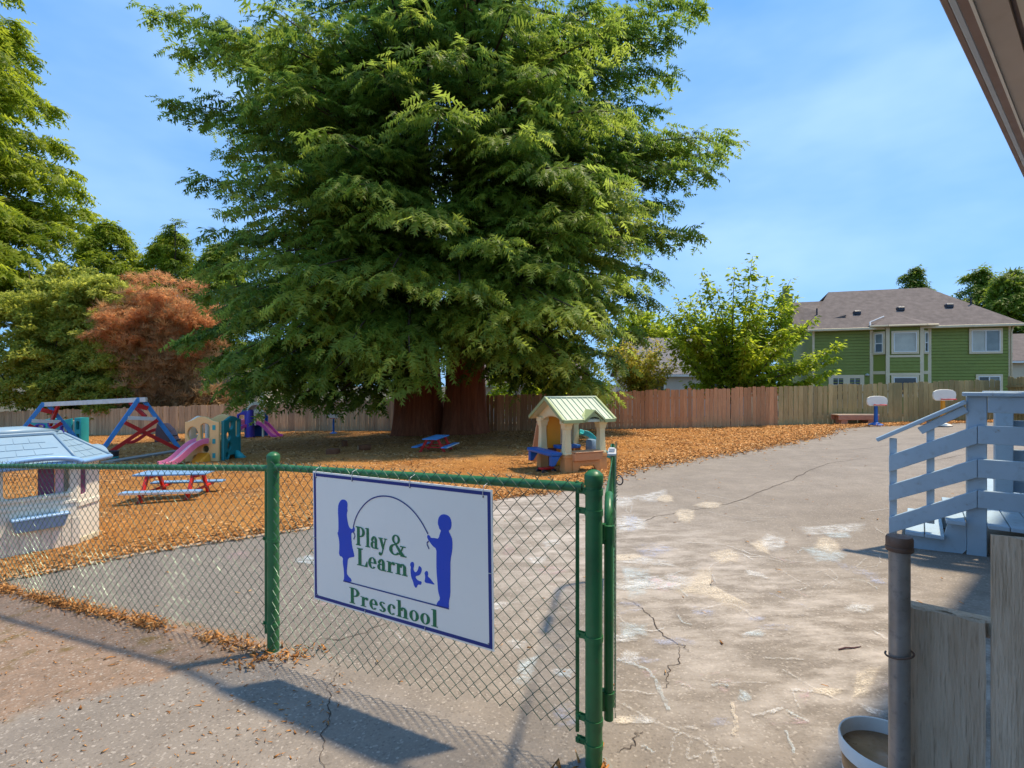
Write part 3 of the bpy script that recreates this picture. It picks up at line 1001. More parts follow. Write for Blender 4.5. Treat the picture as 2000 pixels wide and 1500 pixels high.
for path, w, k in (([(1215, 1375), (1270, 1410), (1330, 1435), (1400, 1460), (1480, 2300)], 0.016, 'ck_line'), ([(1330, 1435), (1305, 1460), (1320, 2300)], 0.010, 'ck_line'),
                   ([(1350, 1450), (1340, 1490), (1380, 1470), (1420, 1465)], 0.012, 'ck_line'), ([(1205, 1290), (1270, 1310), (1290, 1350), (1305, 1390)], 0.02, 'ck_blue'),
                   ([(1370, 1330), (1420, 1335), (1500, 1335)], 0.010, 'ck_line'), ([(1530, 1310), (1580, 1340), (1640, 1370)], 0.012, 'ck_line'),
                   ([(1330, 955), (1420, 975), (1500, 990)], 0.022, 'ck_line'), ([(1340, 1060), (1420, 1065), (1470, 1085)], 0.018, 'ck_line'),
                   ([(1500, 1160), (1560, 1180), (1590, 1195)], 0.016, 'ck_lilac'), ([(1590, 1120), (1620, 1110), (1640, 1130), (1600, 1150), (1650, 1145), (1610, 1120)], 0.010, 'ck_line'),
                   ([(1660, 1075), (1720, 1080), (1720, 1105), (1670, 1110), (1690, 1090)], 0.012, 'ck_line'), ([(1225, 985), (1222, 1000), (1232, 1005), (1235, 985)], 0.016, 'ck_line'),
                   ([(1000, 1010), (1080, 1000), (1120, 1015)], 0.014, 'ck_pink'), ([(1000, 1100), (1060, 1140), (1120, 1150)], 0.012, 'ck_pink'),
                   ([(990, 1180), (1060, 1170), (1130, 1200)], 0.010, 'ck_line'), ([(430, 1100), (470, 1075), (490, 1095), (520, 1070)], 0.012, 'ck_pink'),
                   ([(1545, 1345), (1560, 1385)], 0.008, 'ck_line'), ([(1430, 1375), (1437, 1420), (1432, 1440)], 0.016, 'ck_cream'), ([(1535, 1430), (1552, 1475)], 0.010, 'ck_blue'),
                   ([(1380, 1000), (1440, 1015), (1540, 1010)], 0.016, 'ck_line'), ([(1420, 1090), (1380, 1110), (1400, 1140)], 0.010, 'ck_line')):
    scribble(path, w, k)
for i in range(46):
    px, py = crng.uniform(1205, 1730), crng.uniform(985, 1460)
    a = crng.uniform(-0.5, 0.9)
    L = crng.uniform(25, 85)
    scribble([(px, py), (px + L * 0.5 * math.cos(a) + crng.normal(0, 6), py + L * 0.5 * math.sin(a) * 0.6 + crng.normal(0, 5)), (px + L * math.cos(a), py + L * math.sin(a) * 0.6)],
             crng.uniform(0.006, 0.020), crng.choice(['ck_line', 'ck_line', 'ck_white', 'ck_blue', 'ck_pink']))
for i in range(16):
    px, py = crng.uniform(560, 1130), crng.uniform(1000, 1250)
    L = crng.uniform(20, 60)
    scribble([(px, py), (px + L * 0.5, py + crng.normal(0, 8)), (px + L, py + crng.normal(0, 12))], 0.008, crng.choice(['ck_line', 'ck_pink', 'ck_white']))

# ------------------------------------------------------------------ plank fences at the back
def plank_fence(label, path, pitch, mat, h, gap, hj, name='plank_fence', base=0.03, cap=None):
    root = thing(name, label, 'fence', ground_loc(*path[0]))
    o0 = Vector(root.location)
    pts = np.array(path, float)
    d = np.r_[0, np.cumsum(np.linalg.norm(np.diff(pts, axis=0), axis=1))]
    n = max(1, int(round(d[-1] / pitch)))
    pitch = d[-1] / n
    mbb = MB()
    w = pitch - gap
    mbb.add([(-w / 2, -0.011, 0), (w / 2, -0.011, 0), (w / 2, 0.011, 0), (-w / 2, 0.011, 0),
             (-w / 2, -0.011, h - 0.03), (-w / 2 + 0.03, -0.011, h), (w / 2 - 0.03, -0.011, h), (w / 2, -0.011, h - 0.03),
             (-w / 2, 0.011, h - 0.03), (-w / 2 + 0.03, 0.011, h), (w / 2 - 0.03, 0.011, h), (w / 2, 0.011, h - 0.03)],
            [(0, 1, 7, 6, 5, 4), (3, 8, 9, 10, 11, 2), (0, 4, 8, 3), (1, 2, 11, 7), (4, 5, 9, 8), (5, 6, 10, 9), (6, 7, 11, 10), (0, 3, 2, 1)])
    first = mbb.build('board', mat, root)
    for i in range(n):
        s = (i + 0.5) * pitch
        x = np.interp(s, d, pts[:, 0])
        y = np.interp(s, d, pts[:, 1])
        k = min(np.searchsorted(d, s, side='right'), len(pts) - 1)
        a = math.atan2(pts[k, 1] - pts[k - 1, 1], pts[k, 0] - pts[k - 1, 0])
        b_ = first if i == 0 else first.copy()
        if i:
            C.objects.link(b_)
        b_.location = (x - o0.x, y - o0.y + random.uniform(-0.012, 0.012), G(x, y) - o0.z + base + random.uniform(-0.02, 0.02))
        b_.rotation_euler = (0, random.gauss(0, 0.006), a)
        b_.scale = (random.uniform(0.9, 1.0), 1, 1 + random.gauss(0, hj))
    # two rails on the far side, each piece between bends
    for zz in (0.35, h - 0.35):
        for i in range(len(pts) - 1):
            a_, c_ = pts[i], pts[i + 1]
            dv = (c_ - a_) / np.linalg.norm(c_ - a_)
            nv = np.array([dv[1], -dv[0]])
            if nv[1] < 0:
                nv = -nv
            off = nv * 0.05
            m = MB()
            m.bar((a_[0] + off[0] - o0.x, a_[1] + off[1] - o0.y, G(*a_) - o0.z + zz), (c_[0] + off[0] - o0.x, c_[1] + off[1] - o0.y, G(*c_) - o0.z + zz), 0.04, 0.09)
            m.build('rail', mat, root)
    return root


plank_fence('greenish mossy plank fence behind the bench and toy hoops', [(21.4, 22.45), (12.0, 23.06)][::-1], 0.215, M['fence_moss'], 1.78, 0.012, 0.012)
plank_fence('short mossy plank fence turning toward the camera at far right', [(21.6, 22.3), (19.4, 16.0)], 0.215, M['fence_moss'], 1.85, 0.012, 0.012)
plank_fence('red-brown plank fence between the redwood trunks and the mossy boards', [(-3.6, 26.65), (-1.1, 25.3), (7.9, 23.3), (11.98, 23.06)], 0.19, M['fence_red'], 1.78, 0.006, 0.012)
plank_fence('weathered grey-brown plank fence behind the swing set and climbers', [(-44.0, 37.0), (-36, 36), (-27.6, 34.0), (-11.6, 31.0), (-3.62, 26.66)], 0.235, M['fence_grey'], 1.78, 0.006, 0.016)


# ------------------------------------------------------------------ foliage machinery
def leaf_template_frond(k=7, seed=1):
    """drooping spray: uneven leaflets both sides of a curved axis; (along, side, up)"""
    r_ = np.random.default_rng(seed)
    tri = []
    ax = lambda a: -0.16 * a * a
    for i in range(k):
        for s in (-1, 1):
            a = 0.04 + 0.84 * i / k + r_.uniform(-0.03, 0.03)
            ll = 0.34 * (1 - 0.6 * i / k) * r_.uniform(0.65, 1.2)
            fw = r_.uniform(0.10, 0.26)
            tri.append([(a, 0, ax(a)), (a + 0.15, 0, ax(a + 0.15)), (a + fw, s * ll, ax(a + fw) - r_.uniform(0.02, 0.16))])
    tri.append([(0.78, -0.05, ax(0.78)), (0.78, 0.05, ax(0.78)), (1.05, 0, ax(1.05) - 0.03)])
    return np.array(tri, float)          # (T,3,3)


def leaf_template_leaf():
    return np.array([[(0, 0, 0), (0.45, 0.26, 0.05), (1.0, 0, -0.12)], [(0, 0, 0), (1.0, 0, -0.12), (0.45, -0.26, 0.05)]], float)


def leaf_template_tuft(k=6):
    """tuft of needles: narrow blades fanning from one point"""
    tri = []
    for i in range(k):
        a = -1.1 + 2.2 * i / (k - 1)
        c, s = math.cos(a), math.sin(a)
        z = 0.25 * ((i % 3) - 1)
        tri.append([(-0.06 * s, 0.06 * c, 0), (0.06 * s, -0.06 * c, 0), (c, s, z)])
    return np.array(tri, float)


def expand(P, D, U, S, tmpl, tone):
    D = D / (np.linalg.norm(D, axis=1, keepdims=True) + 1e-9)
    B = np.cross(U, D)
    B /= (np.linalg.norm(B, axis=1, keepdims=True) + 1e-9)
    Un = np.cross(D, B)
    tv = tmpl.reshape(-1, 3)
    V = (P[:, None, :] + S[:, None, None] * (tv[None, :, 0:1] * D[:, None, :] + tv[None, :, 1:2] * B[:, None, :] + tv[None, :, 2:3] * Un[:, None, :]))
    n, k = len(P), len(tv)
    F = np.arange(n * k, dtype=np.int32).reshape(-1, 3)
    return V.reshape(-1, 3), F, np.repeat(tone, k)


class Crown:
    def __init__(self):
        self.P, self.D, self.U, self.S, self.T = [], [], [], [], []

    def put(self, P, D, U, S, T):
        self.P.append(P); self.D.append(D); self.U.append(U); self.S.append(S); self.T.append(T)

    def build(self, name, mat, parent, tmpl):
        tmpls = tmpl if isinstance(tmpl, list) else [tmpl]
        P = np.concatenate(self.P); D = np.concatenate(self.D); U = np.concatenate(self.U)
        S = np.concatenate(self.S); T = np.clip(np.concatenate(self.T), 0, 1)
        Vs, Fs, Ts, o0 = [], [], [], 0
        for j, tm_ in enumerate(tmpls):
            q = slice(j, None, len(tmpls))
            V, F, T2 = expand(P[q], D[q], U[q], S[q], tm_, T[q])
            Vs.append(V); Fs.append(F + o0); Ts.append(T2); o0 += len(V)
        o = np_mesh(name, np.concatenate(Vs), np.concatenate(Fs), mat, parent, tone=np.concatenate(Ts))
        o['kind'] = 'stuff'
        return o


def bough(cr, limbs, p0, tip, rng, arch=0.12, wid=0.36, step=0.5, fstep=0.30, fs=0.62, r0=0.12, s0=0.22, light=0.5, droop=0.35):
    """one long limb with side branchlets that carry flat feathery sprays"""
    p0, tip = np.array(p0, float), np.array(tip, float)
    L = np.linalg.norm(tip - p0)
    mid = (p0 + tip) / 2 + np.array([0, 0, arch * L]) + rng.normal(0, 0.04 * L, 3)
    ts = np.linspace(0, 1, 9)[:, None]
    curve = (1 - ts) ** 2 * p0 + 2 * ts * (1 - ts) * mid + ts ** 2 * tip
    if limbs is not None:
        limbs.tube([tuple(c) for c in curve], [r0 * (1 - 0.88 * i / 8) for i in range(9)], 5, False)
    nb = max(4, int(L * (1 - s0) / step))
    s = np.linspace(s0, 1.0, nb)
    pb = ((1 - s) ** 2)[:, None] * p0 + (2 * s * (1 - s))[:, None] * mid + (s ** 2)[:, None] * tip
    tg = (2 * (1 - s))[:, None] * (mid - p0) + (2 * s)[:, None] * (tip - mid)
    tg /= np.linalg.norm(tg, axis=1, keepdims=True)
    bt = rng.normal(0, 0.07)
    up = np.array([0, 0, 1.0])
    sd = np.cross(tg, up)
    sd /= (np.linalg.norm(sd, axis=1, keepdims=True) + 1e-9)
    for sg in (-1, 1):
        for i in range(nb):
            l = wid * L * (1.08 - s[i]) ** 0.75 * rng.uniform(0.65, 1.15) + 0.35
            l = min(l, 3.6)
            d = tg[i] * rng.uniform(0.55, 0.95) + sd[i] * sg * rng.uniform(0.6, 1.0) + up * rng.normal(0.0, 0.12)
            d /= np.linalg.norm(d)
            m = max(2, int(l / fstep))
            q = np.linspace(0.12, 1, m)
            P = pb[i] + d * (q * l)[:, None] - up * (droop * 0.42 * l * q ** 2)[:, None]
            P = P + rng.normal(0, 0.10, P.shape)
            for sg2 in (-1, 1):
                perp = np.cross(d, up)
                perp /= (np.linalg.norm(perp) + 1e-9)
                D = d * 0.8 + perp * sg2 * rng.uniform(0.3, 0.8, m)[:, None] - up * (droop * rng.uniform(0.5, 1.6, m))[:, None] + rng.normal(0, 0.12, (m, 3))
                U = up + rng.normal(0, 0.42, (m, 3))
                S = fs * rng.uniform(0.7, 1.25, m) * (1.05 - 0.25 * q)
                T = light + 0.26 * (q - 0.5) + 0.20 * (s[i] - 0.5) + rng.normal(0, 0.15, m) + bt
                cr.put(P, D, U, S, T)
    m = 7
    cr.put(np.repeat(tip[None], m, 0) + rng.normal(0, 0.12, (m, 3)), np.repeat(tg[-1:], m, 0) + rng.normal(0, 0.4, (m, 3)) - np.array([0, 0, 0.45]), np.repeat(up[None], m, 0) + rng.normal(0, 0.2, (m, 3)),
           np.full(m, fs), np.full(m, light + 0.25))


def trunk_mesh(base, height, r_base, r_top, rng, name, mat, parent, lean=(0, 0), flutes=9, seg=56, nr=26, flare=0.35):
    rings = []
    ph = rng.uniform(0, 6.28, 4)
    for i in range(nr):
        q = i / (nr - 1)
        z = height * q ** 1.5
        r = r_top + (r_base - r_top) * (1 - q) ** 1.2 + flare * r_base * math.exp(-z / 0.9)
        ring = []
        for k in range(seg):
            a = 2 * math.pi * k / seg
            f = 1 + 0.05 * math.sin(flutes * a + ph[0] + 0.25 * z) + 0.035 * math.sin((flutes * 2 + 3) * a + ph[1] - 0.4 * z) + 0.02 * math.sin(31 * a + ph[2] + z * 0.9) + 0.10 * math.exp(-z / 0.8) * math.sin(5 * a + ph[3])
            ring.append((base[0] + lean[0] * z + r * f * math.cos(a), base[1] + lean[1] * z + r * f * math.sin(a), base[2] + z - 0.15))
        rings.append(ring)
    m = MB()
    m.loft(rings)
    return m.build(name, mat, parent, smooth=True)


def clump_crown(cr, centers, rads, per, size, rng, out=0.7, upw=0.5, flat=0.7, light=0.5):
    """leaves on the upper outer shell of many small clumps"""
    for c, r in zip(centers, rads):
        n = max(4, int(per * rng.uniform(0.7, 1.3)))
        d = rng.normal(0, 1, (n, 3))
        d[:, 2] = np.abs(d[:, 2]) * 1.0 - 0.35
        d /= np.linalg.norm(d, axis=1, keepdims=True)
        rr = r * rng.uniform(0.45, 1.08, n) ** 0.6
        P = c + d * rr[:, None] * np.array([1, 1, flat])
        U = d * out + np.array([0, 0, upw]) + rng.normal(0, 0.35, (n, 3))
        D = rng.normal(0, 1, (n, 3)) + d * 0.8 - np.array([0, 0, 0.3])
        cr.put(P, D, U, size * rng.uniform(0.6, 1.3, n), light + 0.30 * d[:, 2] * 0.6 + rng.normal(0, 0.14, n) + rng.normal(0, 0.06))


def ellipsoid_clumps(c, rad, n, rng, shell=0.75, front=None):
    d = rng.normal(0, 1, (n, 3))
    d /= np.linalg.norm(d, axis=1, keepdims=True)
    k = rng.uniform(shell, 1.0, n)
    return np.array(c) + d * k[:, None] * np.array(rad)


FROND = [leaf_template_frond(5, s_) for s_ in range(6)]
FROND_S = [leaf_template_frond(3, 20 + s_) for s_ in range(5)]
LEAF = leaf_template_leaf()
TUFT = leaf_template_tuft(6)

# ------------------------------------------------------------------ the big redwood
rng = np.random.default_rng(21)
TX, TY = -3.3, 24.2
redwood = thing('redwood_tree', 'huge redwood with twin red-brown trunks in the mulch', 'tree', ground_loc(TX, TY))
rl = Vector(redwood.location)
T1 = np.array([-2.22, 24.0])
T2 = np.array([-4.45, 24.5])
trunk_mesh((T1[0] - rl.x, T1[1] - rl.y, G(*T1) - rl.z), 27, 1.05, 0.35, rng, 'trunk', M['bark'], redwood, (0.004, 0.0), 11, flare=0.09)
trunk_mesh((T2[0] - rl.x, T2[1] - rl.y, G(*T2) - rl.z), 25, 1.30, 0.35, rng, 'trunk', M['bark'], redwood, (-0.012, 0.004), 8, flare=0.07)
cr = Crown()
limbs = MB()
LOFF = np.array([rl.x, rl.y, rl.z])


def rbough(px, py, Y, drop, **kw):
    tip = np.array(at(px, py, Y))
    base = T1 if px > 880 else T2
    L = np.hypot(tip[0] - base[0], tip[1] - base[1])
    z0 = tip[2] + drop * L
    z0 = max(2.2, min(26, z0))
    bough(cr, limbs, np.array([base[0], base[1], z0]) - LOFF, tip - LOFF, rng, **kw)


for px, py, Y, drop in (
        (285, 28, 22, -0.22), (345, 105, 23.5, -0.12), (318, 200, 22, -0.15), (395, 240, 25, -0.1), (430, 300, 25, 0.0), (368, 352, 22, 0.0), (400, 455, 21, 0.05), (388, 520, 21, 0.1),
        (390, 570, 20, 0.15), (352, 655, 18.5, 0.25), (405, 700, 19, 0.3), (440, 745, 18, 0.32), (420, 600, 23, 0.2),
        (1385, 12, 24, -0.25), (1328, 75, 24, -0.2), (1325, 150, 25, -0.12), (1292, 215, 25, -0.1), (1440, 268, 22, -0.08), (1400, 335, 21.5, 0.0), (1330, 395, 23, 0.05), (1372, 455, 22, 0.05),
        (1300, 535, 24, 0.15), (1292, 585, 23, 0.2), (1262, 650, 22, 0.25), (1232, 700, 20, 0.3), (1195, 765, 18.5, 0.36), (1420, 300, 24, -0.05), (1345, 280, 24, -0.05), (1310, 470, 23, 0.1)):
    bough(cr, limbs, np.array([*(T1 if px > 880 else T2), max(2.2, min(26, at(px, py, Y).z + drop * math.hypot(at(px, py, Y).x - TX, Y - TY)))]) - LOFF, np.array(at(px + (25 if px < 880 else -25), py, Y)) - LOFF, rng,
          arch=0.06, wid=0.27, step=0.40, light=0.46, s0=0.16, fs=0.72, fstep=0.28)
# the near limbs toward the camera, sunlight put into their lighter leaf tone
for px, py, Y, drop in (
        (860, 205, 15.0, 0.1), (1010, 260, 15.5, 0.1), (1130, 330, 15.5, 0.15), (1160, 420, 16, 0.2), (640, 260, 16, 0.1), (540, 330, 16.5, 0.15), (480, 400, 17, 0.15), (700, 360, 15.5, 0.15),
        (830, 420, 15, 0.2), (960, 470, 15, 0.2), (1080, 520, 15.5, 0.25), (1200, 540, 17, 0.2), (520, 500, 16.5, 0.2), (620, 520, 15.5, 0.25), (760, 540, 14.8, 0.3), (900, 560, 14.8, 0.3),
        (1040, 610, 15.2, 0.3), (1170, 640, 16.5, 0.3), (480, 610, 17, 0.25), (580, 640, 15.8, 0.3), (690, 660, 15.2, 0.3), (800, 690, 15.0, 0.36), (960, 640, 15.0, 0.34), (1100, 700, 16, 0.36),
        (520, 720, 17, 0.32), (640, 735, 16.5, 0.36), (820, 735, 15.5, 0.42), (1000, 690, 16, 0.38), (1170, 745, 17, 0.38), (1120, 600, 14.8, 0.3), (460, 690, 17.5, 0.3), (590, 570, 15.5, 0.25),
        (740, 130, 16.5, 0.0), (900, 90, 16.5, 0.0), (560, 150, 17.5, 0.0), (1080, 140, 17, 0.0), (1210, 220, 18, 0.05), (1220, 380, 17.5, 0.1), (650, 60, 17.5, -0.05), (1000, 20, 17.5, -0.05),
        (480, 90, 19, -0.1), (1190, 60, 19, -0.1), (800, 20, 17.5, -0.05), (430, 720, 20, 0.3), (1210, 480, 18.5, 0.15), (1250, 430, 20, 0.1)):
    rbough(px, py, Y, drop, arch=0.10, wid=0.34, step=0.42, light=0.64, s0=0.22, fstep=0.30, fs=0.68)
for px_, py_, Y_ in ((470, 770, 21.5), (530, 775, 20.5), (590, 772, 20), (650, 780, 19.5), (705, 772, 19.5), (560, 745, 18.5), (620, 760, 22), (740, 765, 20.5), (500, 735, 22.5), (1010, 735, 20), (1075, 755, 20), (1130, 765, 20.5)):
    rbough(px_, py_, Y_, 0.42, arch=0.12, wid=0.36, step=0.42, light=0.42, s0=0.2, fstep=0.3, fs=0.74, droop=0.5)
for i in range(16):
    rbough(rng.uniform(700, 1040), rng.uniform(-120, 60), rng.uniform(18, 21.5), -0.1, arch=0.10, wid=0.4, step=0.45, light=0.5, s0=0.1, fstep=0.3, fs=0.78)
for i in range(64):
    px_, py_ = rng.uniform(430, 1225), rng.uniform(10, 690)
    rbough(px_, py_, rng.uniform(16.5, 20.5), 0.36 * (py_ / 750) ** 1.5 - 0.05, arch=0.10, wid=0.36, step=0.5, light=0.46, s0=0.15, fstep=0.33, fs=0.78)
# the rest of the crown, all round and up to the top
for i in range(80):
    z = rng.uniform(4.5, 31)
    az = rng.uniform(0, 2 * math.pi)
    R = np.interp(z, [4, 8, 15, 20, 26, 32], [7.5, 9.5, 9.5, 9.0, 6.5, 2.5]) * rng.uniform(0.7, 1.0)
    b0 = T1 if math.cos(az) > 0 else T2
    tip = np.array([b0[0] + R * math.cos(az), min(31.5, b0[1] + R * math.sin(az) * 0.85), z])
    bough(cr, limbs, np.array([b0[0], b0[1], min(27, z + 0.12 * R)]) - LOFF, tip - LOFF, rng, arch=0.08, wid=0.36, step=0.62, fstep=0.36, fs=0.72, light=0.42, s0=0.2)
print('redwood fronds', sum(map(len, cr.P)))
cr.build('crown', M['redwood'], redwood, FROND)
limbs.build('limbs', M['branch'], redwood, smooth=True, recalc=False)


# ------------------------------------------------------------------ other trees and shrubs
def conifer(name, label, x, y, z_top, z_low, R, n, rng, mat, fs, tmpl, step=0.9, fstep=0.5, az_rng=(0, 6.283), light=0.5, base_r=0.4, group=None, wid=0.36, droop=0.35, slope=0.05):
    t_ = thing(name, label, 'tree', ground_loc(x, y), 0, group)
    l0 = np.array(t_.location)
    H = z_top - l0[2]
    trunk_mesh((0, 0, 0), H, base_r, 0.04, rng, 'trunk', M['branch'], t_, flare=0.1, seg=12, nr=8)
    c_ = Crown()
    lb = MB()
    for i in range(n):
        q = (i + rng.uniform(0, 1)) / n
        z = z_low + (z_top - z_low) * q - l0[2]
        r = R * (1 - q) ** 0.8 * rng.uniform(0.75, 1.08) + 0.25
        az = rng.uniform(*az_rng)
        bough(c_, lb, (0, 0, min(H * 0.98, z + slope * r)), (r * math.cos(az), r * math.sin(az), z), rng, arch=0.06, wid=wid, step=step, fstep=fstep, fs=fs, light=light, s0=0.15, r0=min(0.08, 0.03 + r * 0.01), droop=droop)
    c_.build('crown', mat, t_, tmpl)
    lb.build('limbs', M['branch'], t_, smooth=True, recalc=False)
    return t_


rng = np.random.default_rng(31)
conifer('conifer_tree', 'tall yellow-green conifer filling the left edge of the sky', -51.0, 44.0, 52, 7.0, 13.0, 260, rng, M['conifer'], 1.6, FROND, 0.95, 0.62, (-2.0, 0.9), 0.58, 0.9, droop=0.6, wid=0.42)
# distant conifers between the tall one and the redwood
conifer('conifer_tree', 'bright green conifer with a rounded top right beside the tall one', -36.0, 46.0, 16.0, 3.0, 6.4, 130, rng, M['conifer'], 1.15, FROND_S, 0.75, 0.45, (-3.3, 0.3), 0.52, group='conifers beyond the grey fence', droop=0.5)
conifer('conifer_tree', 'green conifer in the middle of the row beyond the russet tree', -31.2, 47.0, 15.4, 3.0, 5.6, 130, rng, M['conifer'], 1.1, FROND_S, 0.75, 0.45, (-3.3, 0.3), 0.62, group='conifers beyond the grey fence', droop=0.5)
conifer('conifer_tree', 'thin pale-trunked conifer whose wispy tip stands above the row', -29.6, 45.0, 15.9, 8.0, 1.5, 26, rng, M['pine'], 0.7, FROND_S, 0.6, 0.4, (0, 6.28), 0.45, 0.15, group='conifers beyond the grey fence')
conifer('conifer_tree', 'dark green conifer half hidden behind the redwood boughs at left', -26.0, 46.0, 14.2, 3.0, 5.6, 120, rng, M['pine'], 1.1, FROND_S, 0.75, 0.45, (-3.3, 0.3), 0.55, group='conifers beyond the grey fence', droop=0.5)
conifer('conifer_tree', 'dark conifer tip poking above the middle of the green house roof', 43.6, 56.0, 14.2, 5.0, 3.0, 60, rng, M['pine'], 1.0, FROND_S, 0.75, 0.45, (-3.3, 0.3), 0.35, group='conifers behind the green house')
conifer('conifer_tree', 'wide green conifer behind the right slope of the green house roof', 49.0, 54.0, 13.6, 2.0, 5.6, 110, rng, M['pine'], 1.1, FROND_S, 0.75, 0.45, (-3.6, 0.6), 0.5, group='conifers behind the green house', droop=0.5)
conifer('conifer_tree', 'bright green conifer at the right edge beside the green house', 47.0, 48.5, 12.4, 0.0, 4.8, 120, rng, M['pine'], 1.05, FROND_S, 0.85, 0.55, (-3.8, 0.8), 0.55, group='conifers behind the green house', droop=0.5)


def shrub(name, label, cat, x, y, blobs, per, size, mat, rng, n_cl, cr_r, tmpl=LEAF, stems=5, light=0.5, smat='branch', group=None, flat=0.7):
    t_ = thing(name, label, cat, ground_loc(x, y), 0, group)
    l0 = np.array(t_.location)
    c_ = Crown()
    st = MB()
    for (bx_, by_, bz, rx, ry, rz_), nn in zip(blobs, n_cl):
        cc = ellipsoid_clumps((bx_ - l0[0], by_ - l0[1], bz - l0[2]), (rx, ry, rz_), nn, rng, 0.6)
        cc = cc[(cc[:, 2] > 0.1)]
        clump_crown(c_, cc, rng.uniform(0.7, 1.25, len(cc)) * cr_r, per, size, rng, light=light, flat=flat)
        for k in range(stems):
            e = np.array((bx_ - l0[0], by_ - l0[1], bz - l0[2])) + rng.normal(0, 0.35, 3) * np.array((rx, ry, rz_))
            b0 = np.array([rng.normal(0, 0.25), rng.normal(0, 0.25), 0])
            md = (b0 + e) / 2 + rng.normal(0, 0.3, 3)
            tt = np.linspace(0, 1, 7)[:, None]
            cv = (1 - tt) ** 2 * b0 + 2 * tt * (1 - tt) * md + tt ** 2 * e
            st.tube([tuple(q) for q in cv], [0.11 * (1 - 0.8 * q / 6) for q in range(7)], 6, False)
    c_.build('crown', mat, t_, tmpl)
    st.build('trunk', M[smat], t_, smooth=True, recalc=False)
    return t_


rng = np.random.default_rng(41)
shrub('broadleaf_tree', 'dense olive-green broadleaf tree overhanging the far left fence corner', 'tree', -33.5, 36.8,
      [(-35.0, 36.5, 4.0, 4.4, 2.4, 5.0), (-32.0, 37.0, 5.2, 3.6, 2.4, 4.8)], 190, 0.27, M['shrub'], rng, (150, 150), 0.62, light=0.74)
shrub('broadleaf_tree', 'light olive rounded tree rising beside the russet tree', 'tree', -29.0, 36.8,
      [(-29.2, 36.8, 5.6, 3.2, 2.3, 3.6), (-27.4, 36.4, 2.6, 3.0, 2.0, 2.6)], 190, 0.25, M['shrub'], rng, (140, 110), 0.6, light=0.76)
shrub('evergreen_shrub', 'dark green shrub hanging over the fence behind the swing set', 'shrub', -25.8, 35.2,
      [(-30.2, 35.6, 0.8, 2.8, 1.3, 1.6), (-27.0, 35.2, 0.2, 1.6, 1.0, 1.2)], 170, 0.30, M['shrub'], rng, (60, 55), 0.6, light=0.55)

# russet tree: many thin upright stems, red-brown feathery top, brown twigs below
rus = thing('russet_tree', 'feathery russet tree with bare brown twigs below its orange top', 'tree', ground_loc(-24.3, 35.6))
l0 = np.array(rus.location)
st = MB()
c1, c2 = Crown(), Crown()
for i in range(26):
    az = rng.uniform(0, 6.28)
    sp = rng.uniform(0.2, 1.0)
    e = np.array([3.9 * sp * math.cos(az), 1.8 * sp * math.sin(az), rng.uniform(6.6, 9.6) - 1.6 * sp ** 2])
    b0 = np.array([rng.normal(0, 0.5), rng.normal(0, 0.3), 0])
    md = np.array([e[0] * 0.25, e[1] * 0.25, e[2] * 0.55]) + rng.normal(0, 0.2, 3)
    tt = np.linspace(0, 1, 9)[:, None]
    cv = (1 - tt) ** 2 * b0 + 2 * tt * (1 - tt) * md + tt ** 2 * e
    st.tube([tuple(q) for q in cv], [0.085 * (1 - 0.85 * q / 8) for q in range(9)], 5, False)
    clump_crown(c1, np.array([e, e + rng.normal(0, 0.6, 3), e + rng.normal(0, 0.7, 3), cv[7] + rng.normal(0, 0.6, 3)]), [1.0, 0.7, 0.9, 0.7], 110, 0.36, rng, light=0.7, flat=0.6)
    for k in range(2, 9):
        m = 34
        P = cv[k] + rng.normal(0, 0.45, (m, 3))
        D = rng.normal(0, 0.5, (m, 3)) + np.array([0, 0, 0.6]) + (cv[k] - cv[k - 1])
        c2.put(P, D, rng.normal(0, 1, (m, 3)), rng.uniform(0.3, 0.75, m), rng.normal(0.4 + 0.05 * k, 0.15, m))
for q in range(10):
    cc = ellipsoid_clumps((3.0 * rng.uniform(-1, 1.3), 0, 1.8), (2.0, 1.0, 1.6), 12, rng, 0.3)
    for c in cc:
        m = 26
        c2.put(c + rng.normal(0, 0.4, (m, 3)), rng.normal(0, 0.6, (m, 3)) + np.array([0, 0, 0.4]), rng.normal(0, 1, (m, 3)), rng.uniform(0.3, 0.7, m), rng.normal(0.4, 0.15, m))
c1.build('crown', M['orange'], rus, leaf_template_tuft(5))
c2.build('twigs', M['twig'], rus, TUFT)
st.build('trunk', M['pale_branch'], rus, smooth=True, recalc=False)


